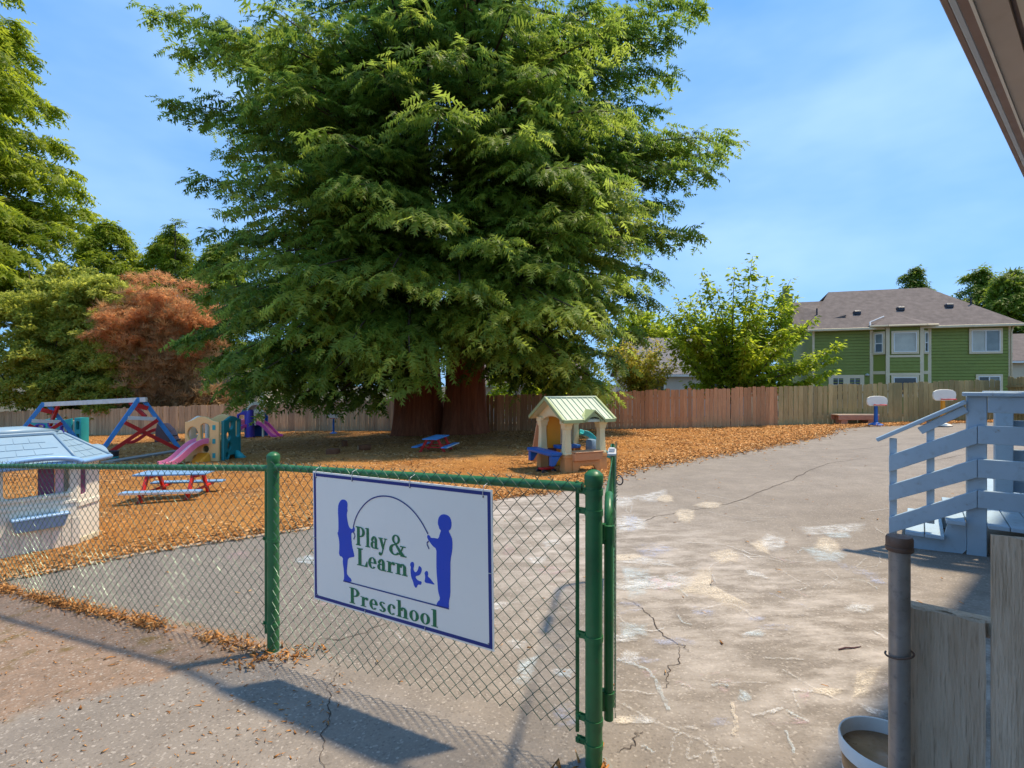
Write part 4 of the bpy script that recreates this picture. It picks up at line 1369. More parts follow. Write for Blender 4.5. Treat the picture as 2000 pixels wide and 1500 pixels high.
# cherry-like tree behind the right fence: upright and arching shoots, leaves in rows
def shoot_tree(name, label, x, y, shoots, mat, rng, leaf, lstep, smat, trunk_h, tr=0.13):
    t_ = thing(name, label, 'tree', ground_loc(x, y))
    l0_ = np.array(t_.location)
    st_ = MB()
    c_ = Crown()
    st_.tube([(0, 0, -0.2), (0.03, 0, trunk_h * 0.6), (0, 0, trunk_h)], [tr * 1.2, tr, tr * 0.8], 8, False)
    for e, bz, rr in shoots:
        e = np.array(e) - l0_
        b0 = np.array([0, 0, bz])
        md = (b0 + e) / 2 + np.array([0, 0, -0.06 * np.linalg.norm(e - b0)]) + rng.normal(0, 0.18, 3)
        tt = np.linspace(0, 1, 10)[:, None]
        cv = (1 - tt) ** 2 * b0 + 2 * tt * (1 - tt) * md + tt ** 2 * e
        st_.tube([tuple(q) for q in cv], [rr * (1 - 0.85 * q / 9) for q in range(10)], 5, False)
        L = np.linalg.norm(e - b0)
        m = int(L / lstep)
        s = np.linspace(0.18, 1, m)[:, None]
        P = (1 - s) ** 2 * b0 + 2 * s * (1 - s) * md + s ** 2 * e
        tg = (e - b0) / L
        for sg in range(4):
            side = rng.normal(0, 1, (m, 3)) * np.array([1, 1, 0.5])
            D = side + tg * 0.5 - np.array([0, 0, 0.75])
            off = side * 0.10
            c_.put(P + off + rng.normal(0, 0.05, P.shape), D, rng.normal(0, 0.4, (m, 3)) + np.array([0, 0, 1]), leaf * rng.uniform(0.7, 1.25, m), rng.normal(0.5, 0.17, m) + 0.12 * (s[:, 0] - 0.5))
        # side twigs
        for k in range(int(L * 3.2)):
            q = rng.uniform(0.25, 0.97)
            p = (1 - q) ** 2 * b0 + 2 * q * (1 - q) * md + q ** 2 * e
            d = rng.normal(0, 1, 3) * np.array([1, 1, 0.55]) + tg * 0.7
            d /= np.linalg.norm(d)
            l = rng.uniform(0.4, 1.1) * (1.15 - q)
            mm = max(3, int(l / lstep * 1.4))
            qq = np.linspace(0.1, 1, mm)[:, None]
            PP = p + d * l * qq - np.array([0, 0, 0.25]) * l * qq ** 2
            for sg in range(3):
                side = rng.normal(0, 1, (mm, 3)) * np.array([1, 1, 0.5])
                c_.put(PP + side * 0.07, side + d * 0.4 - np.array([0, 0, 0.7]), rng.normal(0, 0.4, (mm, 3)) + np.array([0, 0, 1]), leaf * rng.uniform(0.7, 1.2, mm), rng.normal(0.52, 0.17, mm))
    c_.build('crown', mat, t_, LEAF)
    st_.build('trunk', M[smat], t_, smooth=True, recalc=False)
    return t_


rng = np.random.default_rng(51)
CX, CY = 11.05, 25.6
sh = []
for i in range(46):
    a = rng.uniform(0, 6.283)
    r = 4.3 * rng.uniform(0.25, 1.0) ** 0.7
    z = 7.0 - 3.6 * (r / 4.3) ** 1.5 + rng.normal(0, 0.5)
    sh.append(((CX + r * math.cos(a), CY + 0.75 * r * math.sin(a), max(1.6, z)), rng.uniform(0.9, 2.4), 0.045))
for px, py in ((1470, 500), (1435, 520), (1545, 545), (1370, 530), (1560, 575), (1320, 580), (1310, 640), (1590, 620), (1500, 540), (1400, 560)):
    sh.append((tuple(at(px, py, 25.2)), rng.uniform(1.6, 3.2), 0.05))
for px, py in ((1650, 668), (1630, 698), (1628, 722), (1600, 745), (1330, 715), (1345, 745), (1585, 700)):
    sh.append((tuple(at(px, py, 24.6)), rng.uniform(1.2, 2.2), 0.04))
shoot_tree('cherry_tree', 'bright green cherry-like tree with arching leafy shoots in front of the green house', CX, CY, sh, M['cherry'], rng, 0.24, 0.12, 'branch', 3.2)
sh = []
for i in range(30):
    a = rng.uniform(0, 6.283)
    r = 2.4 * rng.uniform(0.3, 1.0)
    sh.append(((6.7 + r * math.cos(a), 26.2 + 0.7 * r * math.sin(a), 3.9 - 0.9 * (r / 2.1) ** 2 + rng.normal(0, 0.4)), rng.uniform(0.8, 1.8), 0.03))
shoot_tree('ornamental_tree', 'small yellowing orange-tinged tree between the redwood and the cherry tree', 6.7, 26.2, sh, M['yellow'], rng, 0.19, 0.13, 'pale_branch', 2.0, 0.08)
shrub('garden_shrub', 'soft green shrub beyond the fence just right of the redwood trunk', 'shrub', 0.6, 31.0, [(0.2, 31, 1.2, 1.6, 1.0, 1.6), (3.2, 30.5, 0.8, 1.7, 1.0, 1.4)], 130, 0.26, M['cherry'], rng, (26, 26), 0.55, light=0.5)
shrub('garden_tree', 'green tree glimpsed behind the grey roof at the redwood edge', 'tree', 12.0, 44.0, [(11.8, 44, 4.0, 3.2, 2.0, 3.6)], 130, 0.4, M['cherry'], rng, (60,), 0.9, light=0.4)
# ------------------------------------------------------------------ houses
def quad(p):
    m = MB()
    m.add(p, [tuple(range(len(p)))])
    return m


def slab(pts, thick, name, mat, parent, up=(0, 0, 1)):
    """sheet of roof with thickness below it"""
    m = MB()
    n = len(pts)
    lo = [(p[0], p[1], p[2] - thick) for p in pts]
    m.add(list(pts) + lo, [tuple(range(n)), tuple(reversed(range(n, 2 * n)))] + [(i, n + i, n + (i + 1) % n, (i + 1) % n) for i in range(n)])
    return m.build(name, mat, parent)


def lap_wall(x0, x1, z0, z1, y, pitch, name, mat, parent):
    """each lapped board is its own piece, butted end to end with the next course"""
    z = z0
    first = None
    while z < z1 - 0.02:
        zz = min(z + pitch - 0.022, z1)
        m = MB()
        m.add([(x0, y - 0.05, z), (x1, y - 0.05, z), (x1, y - 0.03, zz), (x0, y - 0.03, zz), (x0, y + 0.01, z), (x1, y + 0.01, z), (x1, y + 0.01, zz), (x0, y + 0.01, zz)],
              [(0, 1, 2, 3), (5, 4, 7, 6), (0, 4, 5, 1), (3, 2, 6, 7), (1, 5, 6, 2), (0, 3, 7, 4)])
        m.build(name, mat, parent)
        z += pitch


def window(parent, x0, x1, z0, z1, y, trim=0.12, fr=0.05, split=None, hsplit=None, panes=('glass_pale',), name='window', trim_mat='trim'):
    w = panel(name, [(x0 - trim, z0 - trim), (x1 + trim, z0 - trim), (x1 + trim, z1 + trim), (x0 - trim, z1 + trim)], [[(x0, z0), (x1, z0), (x1, z1), (x0, z1)]], 0.05, M[trim_mat], parent, off=y - 0.05, smooth=False)
    panel('frame', [(x0, z0), (x1, z0), (x1, z1), (x0, z1)], [[(x0 + fr, z0 + fr), (x1 - fr, z0 + fr), (x1 - fr, z1 - fr), (x0 + fr, z1 - fr)]], 0.05, M['win_white'], w, off=y - 0.06, smooth=False)
    m = MB()
    if split:
        xs = x0 + (x1 - x0) * split
        m.box(xs - fr * 0.6, y - 0.08, z0 + fr, xs + fr * 0.6, y - 0.04, z1 - fr)
        m.build('mullion', M['win_white'], w)
        for i, (a, b_) in enumerate(((x0 + fr, xs - fr * 0.6), (xs + fr * 0.6, x1 - fr))):
            p = MB()
            p.box(a, y - 0.045, z0 + fr, b_, y - 0.035, z1 - fr)
            p.build('pane', M[panes[i % len(panes)]], w)
    elif hsplit:
        zs = z0 + (z1 - z0) * hsplit
        m.box(x0 + fr, y - 0.08, zs - fr * 0.6, x1 - fr, y - 0.04, zs + fr * 0.6)
        m.build('mullion', M['win_white'], w)
        for i, (a, b_) in enumerate(((z0 + fr, zs - fr * 0.6), (zs + fr * 0.6, z1 - fr))):
            p = MB()
            p.box(x0 + fr, y - 0.045, a, x1 - fr, y - 0.035, b_)
            p.build('pane', M[panes[i % len(panes)]], w)
    else:
        p = MB()
        p.box(x0 + fr, y - 0.045, z0 + fr, x1 - fr, y - 0.035, z1 - fr)
        p.build('pane', M[panes[0]], w)
    return w


HA = math.atan2(-3.2, 10.2)
gh = thing('green_house', 'two-storey green clapboard house with bay windows and grey-brown roof', 'house', (20.3, 34.6, -0.3), HA)
HW, HD, HZ = 10.75, 8.0, 5.55
m = MB()
m.box(0, 0.012, 0, HW, HD, HZ)
m.build('wall', M['siding'], gh)
for (a, b_) in ((0.12, 3.42), (6.58, HW - 0.12)):
    lap_wall(a, b_, 1.2, HZ, 0.0, 0.20, 'clapboard', M['siding'], gh)
for x in (0.0, HW - 0.12):
    m = MB(); m.box(x, -0.05, 0, x + 0.12, 0.02, HZ); m.build('corner_trim', M['trim'], gh)
# bay: three faces
bay = MB()
by = -0.62
bay.add([(3.42, 0.02, 0), (4.12, by, 0), (5.95, by, 0), (6.58, 0.02, 0), (3.42, 0.02, HZ), (4.12, by, HZ), (5.95, by, HZ), (6.58, 0.02, HZ)],
        [(0, 1, 5, 4), (1, 2, 6, 5), (2, 3, 7, 6)])
bayo = bay.build('bay', M['siding'], gh)
lap_wall(4.22, 5.85, 2.75, 3.55, by, 0.20, 'clapboard', M['siding'], bayo)
for (x, y) in ((3.42, -0.03), (4.12, by - 0.01), (5.95, by - 0.01), (6.58, -0.03)):
    m = MB(); m.box(x - 0.10, y - 0.03, 0, x + 0.10, y + 0.05, HZ); m.build('bay_trim', M['trim'], bayo)
window(gh, 4.42, 5.66, 3.95, 5.18, by - 0.01, panes=('blind',))
window(gh, 4.42, 5.66, 1.2, 2.35, by - 0.01, panes=('glass',))
window(gh, 8.75, 10.2, 3.92, 5.25, -0.03, split=0.5, panes=('blind', 'glass_pale'))
window(gh, 9.1, 10.2, 1.3, 2.4, -0.03, split=0.5, panes=('glass', 'glass_pale'))


def side_window(p0, p1, z0, z1, hs=None, panes=('glass_pale', 'glass')):
    """window on a slanted bay face, in a frame of its own"""
    e = bpy.data.objects.new('side_window', None)
    C.objects.link(e)
    e.parent = gh
    e.location = (p0[0], p0[1], 0)
    e.rotation_euler = (0, 0, math.atan2(p1[1] - p0[1], p1[0] - p0[0]))
    L = math.hypot(p1[0] - p0[0], p1[1] - p0[1])
    window(e, 0.24, L - 0.24, z0, z1, -0.005, hsplit=hs, panes=panes, name='pane_set')
    m_ = MB()
    m_.box(0.11, -0.03, 2.55, L - 0.11, 0.0, 2.75)
    m_.build('band', M['trim'], e)


side_window((3.42, 0.02), (4.12, by), 3.95, 5.18, 0.48, ('glass', 'glass_pale'))
side_window((5.95, by), (6.58, 0.02), 3.95, 5.18, 0.48, ('glass', 'glass_pale'))
for (z0, z1) in ((2.48, 2.62), (3.62, 3.76)):
    m = MB(); m.box(4.22, by - 0.045, z0, 5.85, by - 0.005, z1); m.build('band', M['trim'], bayo)
# french doors
d = panel('french_door', [(0.95, 0.3), (3.0, 0.3), (3.0, 2.52), (0.95, 2.52)], [[(1.22, 0.9), (1.80, 0.9), (1.80, 2.3), (1.22, 2.3)], [(2.18, 0.9), (2.76, 0.9), (2.76, 2.3), (2.18, 2.3)]], 0.06, M['trim'], gh, off=-0.05, smooth=False)
for x in (1.22, 2.18):
    m = MB(); m.box(x, -0.045, 0.9, x + 0.58, -0.035, 2.3); m.build('pane', M['glass'], d)
    m = MB(); m.box(x + 0.275, -0.075, 0.9, x + 0.305, -0.045, 2.3)
    for z in (1.35, 1.85):
        m.box(x, -0.074, z, x + 0.274, -0.046, z + 0.03)
        m.box(x + 0.306, -0.074, z, x + 0.58, -0.046, z + 0.03)
    m.build('glazing_bar', M['win_white'], d)
for x, z in ((0.62, 3.2), (3.16, 2.45)):
    m = MB(); m.lathe([(0.05, 0), (0.11, 0.03), (0.12, 0.1), (0.02, 0.16)], 10, (x, -0.12, z)); m.box(x - 0.03, -0.12, z + 0.02, x + 0.03, -0.02, z + 0.08)
    m.build('wall_lamp', M['vent_pale'], gh, smooth='auto')
# roof: hip with a gablet at the left
ov = 0.45
E0, E1 = -ov, HW + ov
ez = HZ + 0.05
rz_ = 8.72
ry = 4.1
R0, R1 = (2.0, ry, rz_), (HW - 2.7, ry, rz_)
slab([(E0, -ov, ez), (E1, -ov, ez), R1, R0], 0.10, 'roof', M['shingle'], gh)
slab([(E1, HD + ov, ez), (E0, HD + ov, ez), R0, R1], 0.10, 'roof', M['shingle'], gh)
slab([(E1 + 0.002, -ov, ez), (E1 + 0.002, HD + ov, ez), (R1[0] + 0.002, ry, rz_)], 0.10, 'roof', M['shingle'], gh)
slab([(E0 - 0.5, 0.6, ez + 0.2), (R0[0] + 0.2, 0.75, ez + 1.0), (R0[0] + 0.2, ry - 0.7, rz_ - 0.75), (E0 - 0.5, ry - 0.7, rz_ - 0.75)], 0.1, 'roof', M['shingle'], gh)
quad([(R0[0] - 0.02, ry - 0.9, rz_ - 0.78), (R0[0] - 0.02, ry + 0.9, rz_ - 0.78), (R0[0] - 0.02, ry, rz_ - 0.08)]).build('gablet', M['eave_brown'], gh)
m = MB(); m.box(E0, -ov - 0.11, ez - 0.17, E1, -ov - 0.003, ez - 0.015); m.build('gutter', M['trim'], gh, bevel=0.02)
m = MB(); m.box(E0 + 0.05, -ov, ez - 0.15, E1 - 0.05, 0.0, ez - 0.115); m.build('soffit', M['trim'], gh)
m = MB(); m.tube([(HW + 0.10, -0.10, ez - 0.15), (HW - 0.0, -0.10, ez - 0.5), (HW, -0.10, 0)], 0.045, 8); m.build('downpipe', M['trim'], gh, smooth=True)
# bay roof
apex = (5.0, 0.75, ez + 0.98)
b0, b1, b2, b3 = (3.2, -ov - 0.06, ez + 0.05), (4.0, by - ov - 0.02, ez), (6.05, by - ov - 0.02, ez), (6.85, -ov - 0.06, ez + 0.05)
m = MB()
m.add([b0, b1, b2, b3, apex], [(0, 1, 4), (1, 2, 4), (2, 3, 4)])
m.build('bay_roof', M['shingle'], gh)
m = MB(); m.tube([b1, b2], 0.07, 6); m.tube([b0, b1], 0.07, 6); m.tube([b2, b3], 0.07, 6); m.build('bay_gutter', M['trim'], gh)
m = MB(); m.tube([(b0[0], b0[1] + 0.02, b0[2] + 0.05), (3.25, -0.3, ez + 0.35), (4.2, 0.25, ez + 0.75)], 0.05, 5); m.build('valley_flashing', M['vent_pale'], gh)


def roof_pt(x, q):
    """point on the front slope, q from eave 0 to ridge 1"""
    return (x, -ov + (ry + ov) * q, ez + (rz_ - ez) * q)


for x, q in ((2.95, 0.36), (5.55, 0.42), (8.3, 0.45)):
    p = roof_pt(x, q)
    m = MB(); m.box(p[0] - 0.2, p[1] - 0.2, p[2] - 0.1, p[0] + 0.2, p[1] + 0.18, p[2] + 0.16); vo = m.build('roof_vent', M['vent_dark'], gh, bevel=0.03)
    m = MB(); m.box(p[0] - 0.17, p[1] - 0.17, p[2] + 0.163, p[0] + 0.17, p[1] + 0.16, p[2] + 0.19); m.build('vent_cap', M['vent_pale'], vo, bevel=0.01)
for x, q in ((0.55, 0.36), (9.55, 0.48)):
    p = roof_pt(x, q)
    m = MB(); m.tube([(p[0], p[1], p[2] - 0.05), (p[0], p[1], p[2] + 0.45)], 0.05, 8); m.build('vent_pipe', M['vent_dark'], gh)
m = MB(); m.box(-1.5, 2.2, 0, -0.75, 3.2, rz_ - 0.3); m.build('chimney', M['siding'], gh)
m = MB(); m.box(-1.3, 2.4, rz_ - 0.3, -0.95, 2.9, rz_ + 0.35); m.build('chimney_flue', M['siding'], gh)


def small_house(label, x, y, rz, w, dpt, hw, hr, wall, roof, cat='house', skylight=False, wins=(), along='x'):
    h_ = thing('house', label, cat, (x, y, G(x, y) - 0.1), rz)
    m_ = MB()
    m_.box(-w / 2, 0, 0, w / 2, dpt, hw)
    m_.add([(-w / 2, 0, hw), (-w / 2, dpt, hw), (-w / 2, dpt / 2, hw + hr)], [(0, 1, 2)])
    m_.add([(w / 2, 0, hw), (w / 2, dpt, hw), (w / 2, dpt / 2, hw + hr)], [(0, 2, 1)])
    m_.build('wall', M[wall], h_)
    o_ = 0.4
    k = hr / (dpt / 2)
    slab([(-w / 2 - o_, -o_, hw - o_ * k + 0.1), (w / 2 + o_, -o_, hw - o_ * k + 0.1), (w / 2 + o_, dpt / 2, hw + hr + 0.1), (-w / 2 - o_, dpt / 2, hw + hr + 0.1)], 0.1, 'roof', M[roof], h_)
    slab([(w / 2 + o_, dpt + o_, hw - o_ * k + 0.1), (-w / 2 - o_, dpt + o_, hw - o_ * k + 0.1), (-w / 2 - o_, dpt / 2 + 0.004, hw + hr + 0.1), (w / 2 + o_, dpt / 2 + 0.004, hw + hr + 0.1)], 0.1, 'roof', M[roof], h_)
    m_ = MB(); m_.box(-w / 2 - o_, -o_ - 0.06, hw - o_ * k - 0.08, w / 2 + o_, -o_ - 0.004, hw - o_ * k + 0.07); m_.build('gutter', M['win_white'], h_)
    for (a, b_, c, d_) in wins:
        window(h_, a, b_, c, d_, -0.005, trim=0.08, panes=('glass',), trim_mat='win_white')
    if skylight:
        for sx, q, s in ((0.5, 0.55, 0.5), (2.0, 0.72, 0.22)):
            px_, py_, pz_ = sx, -o_ + (dpt / 2 + o_) * q, hw - o_ * k + 0.1 + (hr + o_ * k) * q
            m_ = MB(); m_.add([(px_ - s, py_ - s * 0.7, pz_ - s * 0.7 * k + 0.07), (px_ + s, py_ - s * 0.7, pz_ - s * 0.7 * k + 0.07), (px_ + s, py_ + s * 0.7, pz_ + s * 0.7 * k + 0.07), (px_ - s, py_ + s * 0.7, pz_ + s * 0.7 * k + 0.07)], [(0, 1, 2, 3)])
            m_.build('skylight', M['vent_pale'], h_)
    return h_


small_house('pale house with grey skylit roof behind the small yellowing tree', 13.0, 36.5, 0.06, 7.6, 7.0, 3.3, 2.6, 'h_white', 'shingle2', skylight=True, wins=((-3.2, -2.2, 1.6, 2.8), (0.8, 2.0, 1.6, 2.8)))
small_house('white house with brown eave glimpsed right of the redwood trunk', 1.2, 38.0, -0.05, 8.5, 6.5, 2.9, 1.9, 'h_white', 'shingle', wins=((-2.4, -1.2, 1.1, 2.2), (1.0, 2.4, 1.1, 2.2)))
small_house('cream house with low shingled roof at the far right edge', 42.0, 40.5, -0.25, 7.0, 7.0, 3.9, 2.2, 'h_cream', 'shingle', wins=((-3.0, -2.2, 1.6, 3.2), (0.2, 1.4, 2.0, 3.2)))
small_house('cream house glimpsed through bare twigs behind the russet tree', -24.5, 42.5, 0.08, 6.5, 6.0, 3.9, 1.8, 'h_cream', 'shingle2', wins=((-1.0, 0.2, 2.0, 3.4), (1.6, 2.6, 2.0, 3.4)))

# ------------------------------------------------------------------ the school building edge at upper right
EAVE_ANG = math.atan2(0.643, 0.766)
school = thing('school_building', 'eave of the school building with brown boards and pale gutter, upper right', 'building', (1.23, 1.47, 0), EAVE_ANG)
# local x runs along the eave, local -y points to the building
EZ = 2.72
m = MB(); m.box(-3.0, -0.012, EZ + 0.012, 9, 0.006, EZ + 0.11); m.build('drip_edge', M['eave_brown'], school, bevel=0.003)
m = MB(); m.box(-3.0, -0.030, EZ + 0.004, 9, -0.0125, EZ + 0.10); m.build('gutter_lip', M['gutter'], school, bevel=0.003)
m = MB(); m.box(-3.0, -0.052, EZ + 0.001, 9, -0.0305, EZ + 0.10); m.build('fascia', M['eave_brown'], school)
m = MB(); m.box(-3.0, -0.060, EZ - 0.002, 9, -0.0525, EZ + 0.10); m.build('fascia_bead', M['win_white'], school)
m = MB(); m.box(-3.0, -0.125, EZ + 0.004, 9, -0.0605, EZ + 0.03); m.build('soffit_board', M['eave_taupe'], school)
m = MB(); m.box(-3.0, -0.140, EZ + 0.020, 9, -0.1255, EZ + 0.05); m.build('soffit_gap', M['eave_brown'], school)
m = MB(); m.box(-3.0, -0.62, EZ + 0.0, 9, -0.1405, EZ + 0.03); m.build('soffit_board', M['eave_grey'], school)
m = MB(); m.box(-3.0, -0.75, -0.4, 9, -0.6205, EZ + 0.03); m.build('wall', M['eave_grey'], school)
slab([(-3.1, 0.03, EZ + 0.125), (-3.1, -3.6, EZ + 1.5), (9.1, -3.6, EZ + 1.5), (9.1, 0.03, EZ + 0.125)], 0.03, 'roof', M['shingle'], school)

# ------------------------------------------------------------------ blue-grey stairs and deck
PX, PY = 4.26, 4.69
ST = math.atan2(-0.62, 0.78)          # local +x runs back along the deck rail, -x down the stair
deck = thing('stair_deck', 'blue-grey painted wooden stair and deck with slatted rails', 'stairs', (PX, PY, G(PX, PY)), ST)
gz = G(PX, PY)
B = M['stair_blue']
Z = lambda z: z - gz
NX = -0.63                            # newel at the stair foot
W_ = 1.12                             # stair width, local +y


def rail_set(y, main):
    for (zt, zb) in ((1.24, 1.075), (0.935, 0.765), (0.65, 0.49)):
        m_ = MB(); m_.box(0.004 if main else 0.345, y - 0.019, Z(zb), 3.6, y + 0.019, Z(zt)); m_.build('deck_rail', B, deck, bevel=0.004)
    m_ = MB(); m_.box(0.072 if main else 0.345, y - 0.019, Z(1.36), 3.6, y + 0.019, Z(1.505)); m_.build('deck_rail', B, deck, bevel=0.004)
    m_ = MB(); m_.box(-0.10 if main else 0.12, y - 0.05, Z(1.507), 3.6, y + 0.10, Z(1.545)); m_.build('rail_cap', B, deck, bevel=0.006)
    for (t0, b0_, t1, b1_) in () if not main else ((1.24, 1.075, 0.91, 0.745), (0.935, 0.765, 0.615, 0.455), (0.65, 0.49, 0.294, 0.135)):
        m_ = MB()
        m_.add([(0, y - 0.019, Z(b0_)), (0, y - 0.019, Z(t0)), (NX - 0.02, y - 0.019, Z(t1)), (NX - 0.02, y - 0.019, Z(b1_)),
                (0, y + 0.019, Z(b0_)), (0, y + 0.019, Z(t0)), (NX - 0.02, y + 0.019, Z(t1)), (NX - 0.02, y + 0.019, Z(b1_))],
               [(0, 1, 2, 3), (7, 6, 5, 4), (0, 4, 5, 1), (1, 5, 6, 2), (2, 6, 7, 3), (3, 7, 4, 0)])
        m_.build('stair_rail', B, deck, bevel=0.004)
    if not main:
        return
    m_ = MB(); m_.bar((-0.075, y + 0.02, Z(1.455)), (NX - 0.12, y + 0.02, Z(1.055)), 0.09, 0.038); m_.build('handrail', B, deck, bevel=0.006)
    m_ = MB(); m_.bar((-0.075, y + 0.02, Z(1.39)), (NX + 0.22, y + 0.02, Z(1.165)), 0.038, 0.07); m_.build('handrail_brace', B, deck, bevel=0.004)
    m_ = MB(); m_.box(-0.07, y + 0.0205, Z(-0.02) if main else Z(0.30), 0.07, y + 0.15, Z(1.505)); m_.build('post', B, deck, bevel=0.006)
    m_ = MB(); m_.box(NX - 0.018, y + 0.0205, Z(0.12), NX + 0.042, y + 0.06, Z(1.08)); m_.build('newel', B, deck, bevel=0.004)
    m_ = MB(); m_.box(NX + 0.27, y + 0.0205, Z(0.28), NX + 0.33, y + 0.06, Z(1.26)); m_.build('baluster', B, deck, bevel=0.004)


rail_set(0.0, True)
rail_set(W_, False)
for x in (1.2, 2.4):
    m = MB(); m.box(x - 0.045, 0.0205, Z(0.38), x + 0.045, 0.11, Z(1.505)); m.build('post', B, deck, bevel=0.006)
m = MB(); m.box(0.20, W_ - 0.17, Z(0.36), 0.34, W_ - 0.021, Z(1.505)); m.build('post', B, deck, bevel=0.006)
# deck boards run across the stair, stair treads below
y = 0.16
x = 0.0
for i in range(20):
    x0 = -0.22 + i * 0.145
    m = MB(); m.box(x0, -0.10 if i != 1 else 0.155, Z(0.325), x0 + 0.138, W_ + 2.2 if x0 > 0.1 else W_, Z(0.362)); m.build('deck_board', B, deck, bevel=0.004)
for x0, z in ((-0.52, 0.195),):
    for k in (0, 1):
        m = MB(); m.box(x0 + k * 0.15, -0.06, Z(z - 0.036), x0 + k * 0.15 + 0.142, W_, Z(z)); m.build('tread', B, deck, bevel=0.004)
for yy in (0.02, W_ - 0.07):
    m = MB()
    prof = [(-0.072, 0.08), (-0.072, 0.322), (-0.12, 0.322), (-0.2, 0.31), (-0.24, 0.157), (-0.5, 0.157), (-0.55, 0.03), (-0.42, 0.02), (-0.1, 0.04)]
    n = len(prof)
    m.add([(a, yy, Z(b_)) for a, b_ in prof] + [(a, yy + 0.038, Z(b_)) for a, b_ in prof], [tuple(range(n)), tuple(reversed(range(n, 2 * n)))] + [(i, n + i, n + (i + 1) % n, (i + 1) % n) for i in range(n)])
    m.build('stringer', B, deck)
m = MB(); m.box(0.075, W_ + 0.3, Z(0.17), 3.6, W_ + 0.338, Z(0.322)); m.build('rim_joist', B, deck)

# ------------------------------------------------------------------ old pipe and boards at lower right
pipe = thing('pipe_post', 'old galvanised pipe post with rusty cap beside the grey boards', 'post', ground_loc(1.135, 1.50))
pz_ = pipe.location.z
m = MB(); m.tube([(0, 0, -0.1), (0, 0, 1.16 - pz_)], 0.0265, 24); m.build('pipe', M['steel'], pipe, smooth='auto')
m = MB(); m.lathe([(0.033, 0), (0.0345, 0.002), (0.0345, 0.012), (0.0325, 0.014), (0.0335, 0.016), (0.0335, 0.036), (0.031, 0.042), (0.0, 0.045)], 28, (0, 0, 1.132 - pz_)); m.build('cap', M['rust_steel'], pipe, smooth='auto')
m = MB(); m.tube([(0.034 * math.cos(a), 0.034 * math.sin(a), 0.83 - pz_ + 0.008 * math.cos(a + 0.5)) for a in np.linspace(2.2, 7.3, 22)] + [(0.075, 0.03, 0.815 - pz_)], 0.0028, 6); m.build('wire_tie', M['rust_steel'], pipe, smooth=True)

BF = math.atan2(-0.62, 0.78)
bf = thing('board_fence', 'weathered grey board fence end beside the pipe post', 'fence', ground_loc(1.195, 1.535), BF)
bz_ = bf.location.z


def rough_board(x0, x1, y0, y1, z0, z1, seed, name='board'):
    r_ = np.random.default_rng(seed)
    nx, nz = 7, 26
    rings = []
    for k in range(nz):
        q = k / (nz - 1)
        z = z0 + (z1 - z0) * q
        ring = []
        for i in range(nx):
            x = x0 + (x1 - x0) * i / (nx - 1)
            top = (r_.normal(0, 0.003) if q == 1 else 0)
            ring.append((x + (r_.normal(0, 0.0012) if i in (0, nx - 1) else 0), y0 + r_.normal(0, 0.0005), z + top))
        for i in range(nx - 1, -1, -1):
            x = x0 + (x1 - x0) * i / (nx - 1)
            ring.append((x, y1, z + (r_.normal(0, 0.002) if q == 1 else 0)))
        rings.append(ring)
    m_ = MB()
    m_.loft(rings)
    return m_.build(name, M['grey_wood'], bf)


rough_board(0.0, 0.165, -0.012, 0.012, -0.1, 0.955 - bz_, 1)
rough_board(0.176, 0.36, -0.030, 0.004, -0.1, 1.205 - bz_, 2)
rough_board(0.372, 0.56, -0.014, 0.012, -0.1, 1.19 - bz_, 3)
m = MB(); m.box(-0.015, 0.0135, 0.905 - bz_, 0.56, 0.062, 0.952 - bz_); m.build('rail', M['grey_wood'], bf, bevel=0.004)
m = MB(); m.box(-0.02, 0.014, -0.1, 0.02, 0.05, 0.903 - bz_); m.build('post', M['grey_wood'], bf, bevel=0.003)

bk = thing('bucket', 'white plastic bucket with rusty brown residue beside the pipe', 'bucket', ground_loc(1.325, 1.80, -0.035))
m = MB(); m.lathe([(0.115, 0), (0.135, 0.22), (0.139, 0.222), (0.139, 0.236), (0.136, 0.238), (0.142, 0.30), (0.150, 0.302), (0.152, 0.345), (0.149, 0.352), (0.145, 0.350), (0.143, 0.30), (0.132, 0.15)], 40)
bk_body = m.build('body', M['bucket'], bk, smooth='auto')
m = MB(); m.lathe([(0.0, 0.2), (0.08, 0.205), (0.139, 0.235)], 40); m.build('residue', M['rust_water'], bk, smooth=True)
m = MB(); m.lathe([(0.1435, 0.301), (0.1405, 0.26), (0.1385, 0.234)], 40); m.build('stain', M['rust_water'], bk, smooth=True)

stick = MB(); stick.tube([(0, 0, 0.006), (0.05, 0.012, 0.010), (0.10, 0.014, 0.008), (0.155, 0.03, 0.008)], [0.004, 0.005, 0.004, 0.002], 6)
so = stick.build('twig', M['p_bark'], None)
x_, y_ = gp(1638, 1270)
so.location = (x_, y_, G(x_, y_))
tag(so, 'thin reddish twig lying on the chalky asphalt near the pipe', 'twig')
# ------------------------------------------------------------------ chain-link fence, gate, sign
def wire_net(mb_, L, top, bot, rng, diag=0.072, r=0.0023, bulge=0.0, sides=4, top_extra=0.03):
    """woven zigzag wires; local x along, z up; top(x), bot(x) give the edges"""
    hw = diag / 2
    nw = int(L / hw)
    for k in range(nw):
        pts = []
        j = 0
        while True:
            x = (k + ((j + k) % 2)) * hw
            z = top(x) + top_extra - j * hw
            if z < bot(x) or x > L:
                break
            yy = (0.0026 if (j + k) % 2 else -0.0026) - bulge * math.sin(2.3 * x + 1.0) * max(0, 1 - (z - bot(x)) / 0.5) - 0.01 * bulge
            pts.append((x + rng.normal(0, 0.0008), yy, z))
            j += 1
        if len(pts) > 2:
            # barbed ends
            a, b_ = Vector(pts[0]), Vector(pts[1])
            pts.insert(0, tuple(a + (a - b_) * 0.35 + Vector((rng.normal(0, 0.004), -0.006, 0))))
            mb_.tube(pts, r, sides, False)


